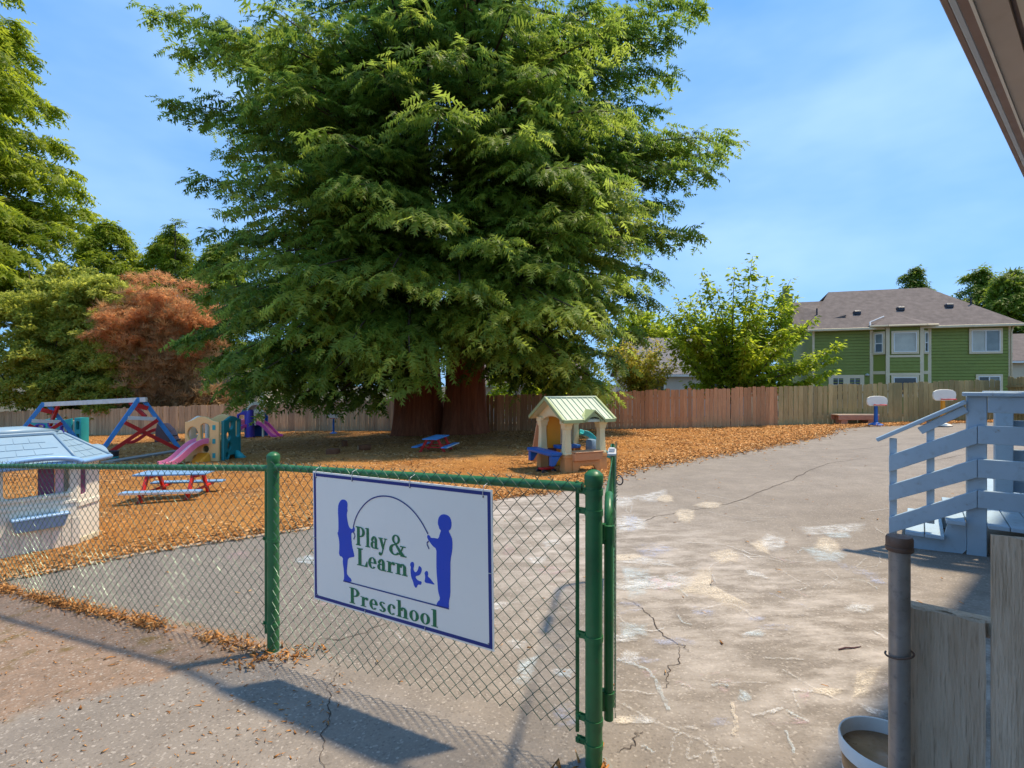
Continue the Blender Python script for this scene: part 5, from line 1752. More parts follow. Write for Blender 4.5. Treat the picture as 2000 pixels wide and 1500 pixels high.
def post(root, x, y, zg, ztop, r=0.036, name='post'):
    m_ = MB(); m_.tube([(x, y, zg - 0.05), (x, y, ztop - 0.03)], r, 28); p = m_.build(name, M['green_pipe'], root, smooth='auto')
    m_ = MB(); m_.lathe([(r + 0.002, -0.055), (r + 0.004, -0.05), (r + 0.004, -0.012), (r + 0.002, -0.008), (r * 0.72, 0.004), (r * 0.35, 0.010), (0, 0.012)], 28, (x, y, ztop - 0.017)); m_.build('cap', M['green_pipe'], p, smooth='auto')
    return p


def band(root, x, y, z, dx, dy, r=0.0365, ln=0.07, h=0.024):
    m_ = MB()
    m_.lathe([(r, -h / 2), (r + 0.003, -h / 2), (r + 0.003, h / 2), (r, h / 2)], 24, (x, y, z))
    d = Vector((dx, dy, 0)).normalized()
    s = Vector((-d.y, d.x, 0)) * 0.008
    for sg in (-1, 1):
        p0 = Vector((x, y, z)) + d * (r - 0.006) + s * sg
        m_.bar(p0, p0 + d * ln * 0.7, 0.003, h)
    b0_ = Vector((x, y, z)) + d * (r + ln * 0.42)
    m_.tube([b0_ - s * 2.4, b0_ + s * 2.4], 0.007, 8)
    return m_.build('brace_band', M['green_pipe'], root, smooth='auto')


rng = np.random.default_rng(61)
P0 = np.array([0.345, 2.16]); P1 = np.array([-1.52, 3.26]); P2 = np.array([-5.9, 5.17])
cf = thing('chain_link_fence', 'green chain-link fence with round posts across the foreground', 'fence', ground_loc(*P1))
cz = cf.location.z


def rel(p):
    return p[0] - P1[0], p[1] - P1[1]


x0, y0 = rel(P0)
post(cf, x0, y0, G(*P0) - cz, 1.265 - cz)
post(cf, 0, 0, 0, 1.195 - cz)
xl, yl = rel(P2)
post(cf, xl, yl, G(*P2) - cz, 0.92 - cz)
# centre panel: rail from left post to right post
a = P1 - P0
Lc = np.linalg.norm(a)
dc = (P0 - P1) / Lc
m = MB(); m.tube([(dc[0] * 0.03, dc[1] * 0.03, 1.092 - cz), (x0 - dc[0] * 0.05, y0 - dc[1] * 0.05, 1.180 - cz)], 0.021, 18); m.build('top_rail', M['green_pipe'], cf, smooth='auto')
dl = (P1 - P2) / np.linalg.norm(P1 - P2)
Ll = np.linalg.norm(P1 - P2)
m = MB(); m.tube([(xl + dl[0] * 0.03, yl + dl[1] * 0.03, 0.80 - cz), (-dl[0] * 0.03, -dl[1] * 0.03, 1.082 - cz)], 0.021, 18); m.build('top_rail', M['green_pipe'], cf, smooth='auto')


def net_part(org, d_, L, ztop0, ztop1, clear0, clear1, extra, name, bulge):
    """woven panel in its own frame under the fence"""
    m_ = MB()
    nrm = np.array([d_[1], -d_[0]])
    if nrm[1] > 0:
        nrm = -nrm
    top = lambda x: ztop0 + (ztop1 - ztop0) * x / L
    bot = lambda x: G(org[0] + d_[0] * x, org[1] + d_[1] * x) + clear0 + (clear1 - clear0) * x / L
    wire_net(m_, L, top, bot, rng, bulge=bulge, top_extra=extra)
    # bottom tension wire twists
    vs_ = []
    for (x, y, z) in m_.v:
        q = org - P1 + d_ * x - nrm * y + nrm * 0.024
        vs_.append((q[0], q[1], z - cz))
    m_.v = vs_
    o_ = m_.build(name, M['green_wire'], cf, recalc=False)
    o_['kind'] = 'stuff'
    return o_


net_part(P1 + dc * 0.04, dc, Lc - 0.085, 1.092, 1.178, 0.055, 0.11, 0.03, 'wire_mesh', 0.03)
net_part(P2, dl, Ll - 0.045, 0.80, 1.082, 0.03, 0.03, 0.03, 'wire_mesh', 0.02)
# tension bars beside the posts with brace bands
for (bx_, by_, zt, zb) in ((-dl[0] * 0.062, -dl[1] * 0.062, 1.10, 0.02), (x0 - dc[0] * 0.075, y0 - dc[1] * 0.075, 1.205, 0.13)):
    m = MB(); m.box(bx_ - 0.008, by_ - 0.008, zb - cz, bx_ + 0.008, by_ + 0.004, zt - cz); m.build('tension_bar', M['green_pipe'], cf, bevel=0.002)
for z in (1.075, 0.63, 0.09):
    band(cf, 0, 0, z - cz, -dl[0], -dl[1])
for z in (1.165, 1.08, 0.55, 0.20, 0.10):
    band(cf, x0, y0, z - cz, -dc[0], -dc[1])
for (x, y) in ((0, 0), (x0, y0)):
    m = MB(); m.lathe([(0.10, -0.05), (0.09, 0.002), (0.075, 0.007), (0.05, 0.012), (0.0, 0.013)], 9, (x, y, G(x + P1[0], y + P1[1]) - cz)); m.build('footing', M['concrete'], cf, smooth=True)

# open gate leaf swung away from the camera
GX, GY = 0.418, 2.215
ga = math.atan2(1.0, 0.205)
gate = thing('chain_link_gate', 'green chain-link gate leaf swung open behind the right post', 'gate', ground_loc(GX, GY), ga)
gz_ = gate.location.z
GL = 2.25
zt, zb = 1.105 - gz_, 0.17 - gz_
fr = []
for k in range(7):
    t_ = math.radians(180 - 90 * k / 6)
    fr.append((0.16 + 0.16 * math.cos(t_), 0, zt - 0.16 + 0.16 * math.sin(t_)))
fr2 = [(GL - p[0], p[1], p[2]) for p in reversed(fr)]
m = MB(); m.tube([(0, 0, zb)] + fr + fr2 + [(GL, 0, zb)], 0.020, 14); m.build('frame', M['green_pipe'], gate, smooth='auto')
m = MB(); m.tube([(0.02, 0, zb + 0.03), (GL - 0.02, 0, zb + 0.03)], 0.018, 12); m.build('bottom_rail', M['green_pipe'], gate, smooth='auto')
m = MB(); wire_net(m, GL, lambda x: zt - 0.02, lambda x: zb - 0.02, rng, r=0.0019, bulge=0.0)
m.v = [(x, -0.027 + y, z) for (x, y, z) in m.v]
go = m.build('wire_mesh', M['green_wire'], gate, recalc=False); go['kind'] = 'stuff'
for z in (0.98, 0.26):
    m = MB()
    m.lathe([(0.0215, -0.03), (0.025, -0.03), (0.025, 0.03), (0.0215, 0.03)], 18, (0, 0, z - gz_))
    m.tube([(0, 0.026, z - gz_ - 0.05), (0, 0.026, z - gz_ + 0.035)], 0.016, 14)
    m.bar((0, 0.026, z - gz_), (0.0, 0.062, z - gz_), 0.02, 0.026)
    m.build('hinge', M['green_pipe'], gate, smooth='auto')
m = MB(); m.box(GL * 0.62, -0.03, zt + 0.012, GL * 0.62 + 0.28, 0.03, zt + 0.03); m.box(GL * 0.62 + 0.05, -0.02, zt + 0.031, GL * 0.62 + 0.1, 0.02, zt + 0.06); m.build('latch_plate', M['vent_pale'], gate, bevel=0.004)
m = MB(); m.tube([(1.2 + 0.02 * math.cos(a), -0.028 - 0.045 * (1 - math.cos(a)) / 2, zt - 0.12 + 0.03 * math.sin(a)) for a in np.linspace(0, 6.28, 18)], 0.0045, 6); m.build('lock_cable', M['p_dark'], gate, smooth=True)

# ------------------------------------------------------------------ the sign
SA = math.atan2(P0[1] - P1[1], P0[0] - P1[0])
nrm = np.array([dc[1], -dc[0]])
s_org = np.array([-1.135, 3.033]) + nrm * 0.045
sign = thing('preschool_sign', 'white preschool sign with blue border and silhouettes on the fence', 'sign', (s_org[0], s_org[1], 0.365), SA)
SW, SH = 1.25, 0.745
sign.rotation_euler = (0, math.radians(-0.9), SA)
m = MB(); m.box(0, 0, 0, SW, 0.006, SH); pan = m.build('panel', M['sign_white'], sign, bevel=0.001)


def flat_poly(name, polys, mat, y, parent):
    m_ = MB()
    o_ = panel(name, polys[0], polys[1:], 0.0012, mat, parent, off=y, smooth=False)
    return o_


bi, bw = 0.010, 0.017
flat_poly('border', [[(bi, bi), (SW - bi, bi), (SW - bi, SH - bi), (bi, SH - bi)], [(bi + bw, bi + bw), (SW - bi - bw, bi + bw), (SW - bi - bw, SH - bi - bw), (bi + bw, SH - bi - bw)]], M['sign_navy'], -0.0008, pan)
girl = [(0.24, 0.602), (0.267, 0.605), (0.287, 0.596), (0.291, 0.574), (0.288, 0.559), (0.291, 0.544), (0.283, 0.528), (0.286, 0.499), (0.296, 0.463), (0.308, 0.449), (0.326, 0.446), (0.335, 0.462), (0.345, 0.457), (0.346, 0.438), (0.333, 0.43), (0.317, 0.424), (0.318, 0.399), (0.322, 0.355), (0.335, 0.32), (0.342, 0.297), (0.323, 0.292), (0.289, 0.281), (0.284, 0.247), (0.277, 0.195), (0.29, 0.182), (0.315, 0.169), (0.316, 0.153), (0.251, 0.148), (0.258, 0.17), (0.255, 0.214), (0.247, 0.25), (0.25, 0.281), (0.216, 0.285), (0.222, 0.336), (0.22, 0.373), (0.21, 0.402), (0.206, 0.413), (0.215, 0.417), (0.216, 0.485), (0.212, 0.537), (0.217, 0.575)]
boy = [(0.961, 0.602), (0.989, 0.601), (1.008, 0.588), (1.014, 0.559), (1.008, 0.533), (0.993, 0.525), (1.006, 0.507), (1.018, 0.483), (1.016, 0.431), (1.003, 0.384), (1.003, 0.333), (1.001, 0.268), (1.001, 0.217), (0.99, 0.177), (0.992, 0.144), (0.948, 0.144), (0.914, 0.145), (0.919, 0.164), (0.939, 0.181), (0.925, 0.217), (0.922, 0.256), (0.916, 0.321), (0.917, 0.386), (0.918, 0.426), (0.895, 0.436), (0.876, 0.454), (0.859, 0.472), (0.862, 0.489), (0.878, 0.484), (0.883, 0.474), (0.907, 0.478), (0.931, 0.476), (0.942, 0.507), (0.949, 0.521), (0.939, 0.525), (0.934, 0.539), (0.928, 0.552), (0.932, 0.578), (0.944, 0.594)]
c1_ = [(0.752, 0.335), (0.768, 0.337), (0.773, 0.321), (0.765, 0.3), (0.775, 0.287), (0.786, 0.288), (0.798, 0.304), (0.803, 0.324), (0.816, 0.32), (0.823, 0.308), (0.816, 0.287), (0.804, 0.275), (0.782, 0.268), (0.78, 0.258), (0.798, 0.247), (0.822, 0.247), (0.815, 0.228), (0.797, 0.23), (0.784, 0.206), (0.77, 0.216), (0.763, 0.239), (0.751, 0.257), (0.747, 0.29), (0.75, 0.308), (0.744, 0.32)]
c2_ = [(0.849, 0.306), (0.861, 0.305), (0.864, 0.29), (0.859, 0.28), (0.876, 0.272), (0.891, 0.258), (0.907, 0.246), (0.874, 0.247), (0.838, 0.245), (0.844, 0.271), (0.843, 0.284), (0.839, 0.293)]
rope = [(0.335, 0.459), (0.35, 0.505), (0.382, 0.555), (0.436, 0.607), (0.497, 0.641), (0.575, 0.656), (0.649, 0.652), (0.72, 0.628), (0.779, 0.592), (0.828, 0.545), (0.866, 0.492)]


def chaikin(p, k=2, closed=True):
    for _ in range(k):
        q = []
        n_ = len(p)
        for i in range(n_ if closed else n_ - 1):
            a_, b2 = p[i], p[(i + 1) % n_]
            q.append((a_[0] * .75 + b2[0] * .25, a_[1] * .75 + b2[1] * .25))
            q.append((a_[0] * .25 + b2[0] * .75, a_[1] * .25 + b2[1] * .75))
        p = q
    return p


for nm, pl in (('girl_silhouette', girl), ('boy_silhouette', boy), ('child_silhouette', c1_), ('child_silhouette', c2_)):
    flat_poly(nm, [chaikin(pl, 1)], M['sign_blue'], -0.0008, pan)


def strip(name, pts, w, mat, y):
    pts = [Vector((p[0], p[1])) for p in pts]
    m_ = MB()
    vs_, fs_ = [], []
    for i in range(len(pts)):
        d = (pts[min(i + 1, len(pts) - 1)] - pts[max(i - 1, 0)]).normalized()
        nn = Vector((-d.y, d.x)) * w / 2
        vs_ += [(pts[i].x - nn.x, y, pts[i].y - nn.y), (pts[i].x + nn.x, y, pts[i].y + nn.y)]
    for i in range(len(pts) - 1):
        fs_.append((2 * i, 2 * i + 2, 2 * i + 3, 2 * i + 1))
    m_.add(vs_, fs_)
    return m_.build(name, mat, pan)


strip('rope', [rope[0]] + chaikin(rope, 2, False) + [rope[-1]], 0.0065, M['sign_navy'], -0.0022)
strip('rope_tail', [(0.334, 0.435), (0.345, 0.421), (0.347, 0.410), (0.337, 0.393)], 0.006, M['sign_navy'], -0.0022)
strip('rope_tail', [(0.870, 0.458), (0.859, 0.448), (0.860, 0.438), (0.872, 0.418)], 0.006, M['sign_navy'], -0.0022)
strip('ground_line', [(0.25, 0.149), (0.992, 0.146)], 0.0065, M['sign_navy'], -0.0024)

# serif letters, built from stems, bowls and slabs
def R_(x0, y0, x1, y1):
    return [[(x0, y0), (x1, y0), (x1, y1), (x0, y1)]]


def arc_(cx, cy, rx, ry, a0, a1, wv, wh, n=22):
    out = []
    for i in range(n):
        t0 = math.radians(a0 + (a1 - a0) * i / n)
        t1 = math.radians(a0 + (a1 - a0) * (i + 1) / n)
        o0 = (cx + rx * math.cos(t0), cy + ry * math.sin(t0))
        o1 = (cx + rx * math.cos(t1), cy + ry * math.sin(t1))
        i0 = (cx + (rx - wv) * math.cos(t0), cy + (ry - wh) * math.sin(t0))
        i1 = (cx + (rx - wv) * math.cos(t1), cy + (ry - wh) * math.sin(t1))
        out.append([o0, o1, i1, i0])
    return out


def dot_(cx, cy, rx, ry):
    return [circ(cx, cy, rx, ry, 14)]


def pol(*p):
    return [list(p)]


GL_ = {
    'P': (0.76, [R_(.09, 0, .31, 1), R_(0, 0, .40, .055), R_(0, .945, .33, 1), arc_(.36, .73, .37, .27, -90, 90, .21, .06), R_(.31, .94, .37, 1.0), R_(.31, .46, .37, .52)]),
    'l': (0.40, [R_(.09, 0, .29, 1), R_(0, 0, .38, .05), R_(0, .94, .1, .985)]),
    'a': (0.63, [R_(.33, .05, .52, .46), arc_(.30, .43, .22, .21, 0, 165, .19, .055), dot_(.14, .44, .085, .085), arc_(.24, .185, .22, .185, 60, 300, .18, .05), R_(.24, .31, .34, .355), R_(.24, .0, .36, .05), pol((.33, .0), (.62, .0), (.62, .05), (.52, .07), (.4, .09))]),
    'y': (0.66, [pol((.06, .6), (.27, .6), (.43, .12), (.33, -.06)), pol((.50, .6), (.58, .6), (.30, -.2), (.24, -.12)), R_(0, .575, .34, .625), R_(.42, .575, .67, .625), pol((.24, -.12), (.30, -.2), (.2, -.3), (.12, -.27)), dot_(.11, -.2, .085, .085)]),
    '&': (0.98, [arc_(.40, .77, .23, .23, 0, 360, .13, .06), arc_(.33, .27, .33, .27, 60, 330, .18, .06), pol((.20, .72), (.36, .62), (.93, .02), (.68, .0)), pol((.55, .08), (.62, .05), (.84, .46), (.76, .46)), R_(.63, .45, .96, .5), R_(.66, 0, 1.0, .05)]),
    'L': (0.76, [R_(.09, 0, .31, 1), R_(0, .945, .42, 1), R_(0, 0, .1, .055), R_(.30, 0, .74, .06), pol((.56, .05), (.74, .05), (.74, .32), (.69, .32))]),
    'e': (0.60, [arc_(.30, .31, .29, .325, 0, 318, .19, .055), R_(.1, .29, .56, .345)]),
    'r': (0.56, [R_(.09, 0, .28, .6), R_(0, 0, .40, .05), R_(0, .56, .1, .61), arc_(.43, .42, .17, .2, 60, 180, .06, .075), dot_(.46, .525, .095, .085)]),
    'n': (0.77, [R_(.09, 0, .28, .6), R_(0, 0, .36, .05), R_(0, .56, .1, .61), arc_(.45, .40, .23, .22, 0, 180, .19, .075), R_(.49, 0, .68, .41), R_(.41, 0, .77, .05)]),
    'h': (0.77, [R_(.09, 0, .28, 1), R_(0, 0, .36, .05), R_(0, .94, .1, .985), arc_(.45, .40, .23, .22, 0, 180, .19, .075), R_(.49, 0, .68, .41), R_(.41, 0, .77, .05)]),
    's': (0.53, [arc_(.26, .465, .21, .16, 25, 215, .15, .05), arc_(.25, .165, .23, .17, -160, 45, .16, .05), pol((.06, .42), (.2, .36), (.47, .2), (.34, .26), (.13, .42)), pol((.05, .46), (.1, .36), (.42, .25), (.46, .15), (.38, .27)), pol((.05, .44), (.22, .44), (.46, .2), (.30, .18))]),
    'c': (0.56, [arc_(.30, .31, .29, .325, 35, 318, .19, .055), dot_(.45, .47, .09, .09)]),
    'o': (0.63, [arc_(.30, .31, .30, .325, 0, 360, .19, .05)]),
}


def word(text, x0, y0, width, height, tops, name, kern=0.02):
    adv = sum(GL_[c][0] + kern for c in text)
    sx = width / adv
    sy = height / tops
    m_ = MB()
    x = 0.0
    for ch in text:
        w_, pieces = GL_[ch]
        for i, pc in enumerate(pieces):
            yy = -0.0020 - 0.00022 * i
            for poly in pc:
                m_.add([(x0 + (x + p[0]) * sx, yy, y0 + p[1] * sy) for p in poly], [tuple(range(len(poly)))])
        x += w_ + kern
    return m_.build(name, M['sign_green'], pan, recalc=False)


word('Play', 0.355, 0.365, 0.232, 0.103, 1.0, 'lettering', 0.0)
word('&', 0.602, 0.352, 0.118, 0.108, 1.0, 'lettering', 0.0)
word('Learn', 0.362, 0.256, 0.368, 0.095, 1.0, 'lettering', 0.02)
word('Preschool', 0.300, 0.038, 0.630, 0.086, 1.0, 'lettering', 0.06)
for x, z in ((0.03, SH - 0.035), (0.33, SH - 0.03), (0.75, SH - 0.03), (1.20, SH - 0.035), (0.012, 0.36), (SW - 0.015, 0.36), (0.42, 0.012), (0.84, 0.012), (0.03, 0.03), (SW - 0.03, 0.03)):
    m = MB()
    if z > 0.6:
        m.tube([(x, -0.003, z), (x, -0.005, z + 0.02), (x + 0.006, -0.004, z + 0.05), (x + 0.008, 0.03, z + 0.062)], 0.0018, 5)
    elif z < 0.1 and 0.1 < x < 1.1:
        m.tube([(x, -0.003, z + 0.012), (x, -0.005, z), (x, 0.006, z - 0.016)], 0.0018, 5)
    elif 0.1 < z < 0.6:
        s = -1 if x < 0.5 else 1
        m.tube([(x - s * 0.01, -0.003, z), (x, -0.005, z), (x + s * 0.024, 0.008, z + 0.002)], 0.0018, 5)
    else:
        m.lathe([(0.004, 0), (0.004, 0.001)], 8, (x, -0.003, z))
    m.build('cable_tie', M['tie'], sign)
    m = MB(); m.tube([(x, -0.0035, z), (x, -0.0008, z)], 0.004, 10); m.build('grommet', M['p_dark'], sign)
# ------------------------------------------------------------------ playground things
# plank picnic tables ------------------------------------------------
def picnic(label, x, y, rz, top='w_blue', L=1.15, sc=1.0):
    t_ = thing('picnic_table', label, 'picnic table', ground_loc(x, y), rz, 'red and blue picnic tables')
    t_.scale = (sc, sc, sc)
    for i in range(3):
        y0_ = -0.225 + i * 0.152
        m_ = MB(); m_.box(-L / 2, y0_, 0.455, L / 2, y0_ + 0.146, 0.485); m_.build('table_board', M[top], t_, bevel=0.006)
    for s in (-1, 1):
        m_ = MB(); m_.box(-L / 2 - 0.03, s * 0.46 - 0.09, 0.215, L / 2 + 0.03, s * 0.46 + 0.09, 0.245); m_.build('seat', M[top], t_, bevel=0.006)
        m_ = MB(); m_.box(-L / 2 - 0.03, s * 0.46 - 0.092 if s < 0 else s * 0.46 + 0.0905, 0.21, L / 2 + 0.03, s * 0.46 - 0.0905 if s < 0 else s * 0.46 + 0.092, 0.243); m_.build('seat_edge', M['w_white'], t_)
    for fx in (-0.36, 0.36):
        for s in (-1, 1):
            m_ = MB(); m_.bar((fx + 0.006 * s, s * 0.16, 0.454), (fx + 0.006 * s, s * 0.42, 0.0), 0.04, 0.075, up=(0, 1, 0)); m_.build('leg', M['w_red'], t_, bevel=0.004)
        m_ = MB(); m_.box(fx + 0.03, -0.52, 0.175, fx + 0.065, 0.52, 0.213); m_.build('cross_bar', M['w_red'], t_, bevel=0.004)
        m_ = MB(); m_.box(fx + 0.03, -0.2, 0.41, fx + 0.065, 0.2, 0.453); m_.build('cross_bar', M['w_red'], t_, bevel=0.004)
    return t_


picnic('faded blue and red picnic table seen through the left fence mesh', -5.86, 8.92, math.radians(8), 'w_paleblue')
picnic('bright blue and red picnic table standing near the redwood trunk', -2.36, 15.95, math.radians(80), 'w_blue', L=1.3)

# swing set ------------------------------------------------
sw = thing('swing_frame', 'red, white and blue wooden A-frame swing set', 'swing set', ground_loc(-13.6, 18.7))
s0 = Vector(sw.location)


def swp(px, py, Y):
    return at(px, py, Y) - s0


apR, apL = swp(274, 781, 18.7), swp(88, 790, 20.2)
footRL, footRR = swp(190, 893, 17.8), swp(352, 881, 19.6)
for (ap, fl, fr_) in ((apR, footRL, footRR), (apL, apL + (footRL - apR), apL + (footRR - apR))):
    g1 = G(fl.x + s0.x, fl.y + s0.y) - s0.z
    g2 = G(fr_.x + s0.x, fr_.y + s0.y) - s0.z
    fl = Vector((fl.x, fl.y, g1)); fr_ = Vector((fr_.x, fr_.y, g2))
    pl = (fr_ - fl).normalized()
    nn = Vector((-pl.y, pl.x, 0)).normalized()
    m = MB(); m.bar(ap - pl * 0.03 + Vector((0, 0, 0.06)), fl, 0.09, 0.14, up=nn.cross(Vector((0, 0, 1)))); m.build('leg', M['w_blue'], sw, bevel=0.006)
    m = MB(); m.bar(ap + pl * 0.10 - Vector((0, 0, 0.04)) - nn * 0.1, fr_ - nn * 0.1, 0.09, 0.14, up=nn.cross(Vector((0, 0, 1)))); m.build('leg', M['w_blue'], sw, bevel=0.006)
    f = lambda a, b_, t: a + (b_ - a) * t
    m = MB(); m.bar(f(ap, fl, 0.32) - nn * 0.17, f(ap, fr_, 0.36) - nn * 0.17, 0.04, 0.13); m.build('cross_bar', M['w_white'], sw, bevel=0.005)
    m = MB(); m.bar(f(ap, fl, 0.40) - nn * 0.22, f(ap, fr_, 1.0) - nn * 0.20, 0.04, 0.13); m.build('brace', M['w_red'], sw, bevel=0.005)
    m = MB(); m.bar(f(ap, fr_, 0.38) - nn * 0.27, f(ap, fl, 1.06) - nn * 0.27, 0.04, 0.13); m.build('brace', M['w_red'], sw, bevel=0.005)
    m = MB(); m.bar(f(ap, fl, 0.10) - nn * 0.17, f(ap, fr_, 0.16) - nn * 0.17, 0.04, 0.16); m.build('gusset', M['w_red'], sw, bevel=0.005)
bd = (apR - apL).normalized()
m = MB(); m.bar(apL - bd * 0.05, apR + bd * 0.3, 0.09, 0.17); m.build('beam', M['w_white'], sw, bevel=0.006)
m = MB(); m.bar(apL + bd * 0.75 - Vector((0, 0, 0.07)), apL + (footRR - apR) * 0.42 + Vector((-0.5, 0, 0)), 0.09, 0.16); m.build('brace', M['w_red'], sw, bevel=0.005)
m = MB(); m.bar(apR - bd * 0.5 - Vector((0, 0, 0.07)), apR + Vector((0.12, 0.1, -0.62)), 0.09, 0.12); m.build('brace', M['w_red'], sw, bevel=0.005)

tub = thing('toy_tub', 'small dark teal tub on the mulch under the swing set', 'tub', ground_loc(*gp(216, 899)), 0.4)
m = MB(); m.lathe([(0.15, 0), (0.20, 0.05), (0.22, 0.27), (0.235, 0.28), (0.235, 0.30), (0.21, 0.30), (0.19, 0.08), (0, 0.06)], 20); m.build('body', M['p_dark'], tub, smooth='auto')
m = MB(); m.lathe([(0.202, 0.052), (0.212, 0.05), (0.222, 0.12), (0.216, 0.122)], 20); m.build('band', M['p_teal2'], tub, smooth=True)

bx0, bx1 = Vector((*gp(208, 908), 0)), Vector((*gp(345, 885), 0))
tm = MB(); tm.bar((0, 0, 0.05), (bx1.x - bx0.x, bx1.y - bx0.y, G(bx1.x, bx1.y) - G(bx0.x, bx0.y) + 0.05), 0.34, 0.12)
to = tm.build('ground_timber', M['timber'], None, bevel=0.01)
to.location = (bx0.x, bx0.y, G(bx0.x, bx0.y))
tag(to, 'long grey timber lying on the mulch beside the swing set', 'timber')


def slide_part(name, path, width, lip, mat_bed, mat_lip, parent):
    """chute along a path: bed with raised rounded sides"""
    path = [Vector(p) for p in path]
    side0 = (path[-1] - path[0]).cross(Vector((0, 0, 1))).normalized()
    rings = []
    for i, p in enumerate(path):
        d = (path[min(i + 1, len(path) - 1)] - path[max(i - 1, 0)]).normalized()
        n_ = side0.cross(d).normalized()
        prof = []
        for a, b_ in ((-0.5, lip), (-0.46, lip + 0.012), (-0.42, lip), (-0.37, 0.02), (-0.2, 0.0), (0.2, 0.0), (0.37, 0.02), (0.42, lip), (0.46, lip + 0.012), (0.5, lip), (0.48, -0.03), (0.2, -0.035), (-0.2, -0.035), (-0.48, -0.03)):
            prof.append(p + side0 * a * width + n_ * b_)
        rings.append(prof)
    m_ = MB(); m_.loft(rings)
    o_ = m_.build(name, mat_lip, parent, smooth='auto')
    if mat_bed is not None:
        m2 = MB()
        r2 = []
        for i, p in enumerate(path):
            d = (path[min(i + 1, len(path) - 1)] - path[max(i - 1, 0)]).normalized()
            n_ = side0.cross(d).normalized()
            r2.append([p + side0 * a * width + n_ * b_ for a, b_ in ((-0.36, 0.026), (-0.2, 0.005), (0.2, 0.005), (0.36, 0.026))])
        m2.loft(r2, closed=False)
        m2.build('bed', mat_bed, o_, smooth=True)
    return o_


def wave_path(p0, p1, n=14, amp=0.12):
    p0, p1 = Vector(p0), Vector(p1)
    out = []
    for i in range(n + 1):
        q = i / n
        s = q * q * (3 - 2 * q)
        z = p0.z + (p1.z - p0.z) * (s * 0.75 + q * 0.25)
        out.append(Vector((p0.x + (p1.x - p0.x) * q, p0.y + (p1.y - p0.y) * q, z + amp * 0.35 * math.sin(2 * math.pi * q))))
    return out


def wavy_top(x0, x1, z0, h, amp, n=16, k=1.0):
    return [(x0 + (x1 - x0) * i / n, h + amp * math.sin(math.pi * (i / n) * k) ** 2) for i in range(n + 1)]


# peach and teal climber ------------------------------------------------
cl = thing('cube_climber', 'peach and teal plastic climber with a pink slide', 'play climber', ground_loc(-8.48, 14.85))
wt = wavy_top(-0.98, 0, 0, 1.18, 0.16)
panel('front_panel', [(-0.98, 0.0), (-0.78, 0.0), (-0.72, 0.2), (-0.5, 0.26), (-0.3, 0.2), (-0.26, 0.0), (0.0, 0.0)] + wt[::-1],
      [circ(-0.76, 0.84, 0.155, 0.20), rrect(-0.53, 0.62, -0.27, 1.14, 0.12), circ(-0.38, 0.40, 0.09, 0.10)], 0.10, M['p_peach'], cl, bevel=0.02)
panel('back_panel', [(-0.98, 0.0), (0.0, 0.0)] + wt[::-1], [circ(-0.66, 0.84, 0.15, 0.18), rrect(-0.40, 0.60, -0.18, 1.10, 0.1)], 0.08, M['p_peach'], cl, off=1.05, bevel=0.02)
wt = wavy_top(0.06, 1.0, 0, 1.20, 0.12)
panel('side_panel', [(0.06, 0.0), (0.28, 0.0), (0.40, 0.16), (0.66, 0.16), (0.8, 0.0), (1.0, 0.0)] + wt[::-1],
      [circ(0.45, 1.05, 0.10, 0.13), rrect(0.70, 0.66, 0.90, 1.18, 0.08), circ(0.32, 0.75, 0.11, 0.14), circ(0.36, 0.44, 0.09, 0.12), circ(0.24, 0.18, 0.07, 0.09)], 0.09, M['p_teal'], cl, axis='x', off=0.05, bevel=0.02)
panel('side_panel', [(0.06, 0.0), (1.0, 0.0)] + wt[::-1], [circ(0.45, 0.9, 0.12, 0.15), rrect(0.70, 0.5, 0.90, 1.1, 0.08)], 0.08, M['p_white'], cl, axis='x', off=-0.93, bevel=0.02)
for z in (0.14, 0.55, 0.95):
    m = MB(); m.box(-0.18, -0.060, z, -0.09, -0.0515, z + 0.14); m.build('slot', M['p_teal2'], cl, bevel=0.003)
m = MB(); m.box(-0.86, 0.12, 0.60, -0.02, 0.92, 0.64); m.build('platform', M['p_peach'], cl, bevel=0.01)
m = MB(); m.loft([[(0.10, 0.62, 0.0), (0.42, 0.66, 0.0), (0.42, 0.80, 0.0), (0.10, 0.86, 0.0)], [(0.10, 0.64, 0.12), (0.26, 0.68, 0.16), (0.26, 0.78, 0.16), (0.10, 0.84, 0.12)], [(0.10, 0.66, 0.26), (0.14, 0.70, 0.26), (0.14, 0.76, 0.26), (0.10, 0.80, 0.26)]]); m.build('foot', M['p_teal2'], cl, smooth=True)
slide_part('slide', wave_path((-0.42, -0.02, 0.60), (-1.02, -0.98, 0.05)), 0.46, 0.11, M['p_lilac'], M['p_pink'], cl)
m = MB(); m.loft([[(-0.62, -0.45, 0), (-0.30, -0.45, 0), (-0.2, -0.06, 0), (-0.6, -0.06, 0)], [(-0.60, -0.42, 0.08), (-0.34, -0.42, 0.08), (-0.25, -0.06, 0.30), (-0.6, -0.06, 0.30)]]); m.build('slide_support', M['p_orange'], cl, bevel=0.02)

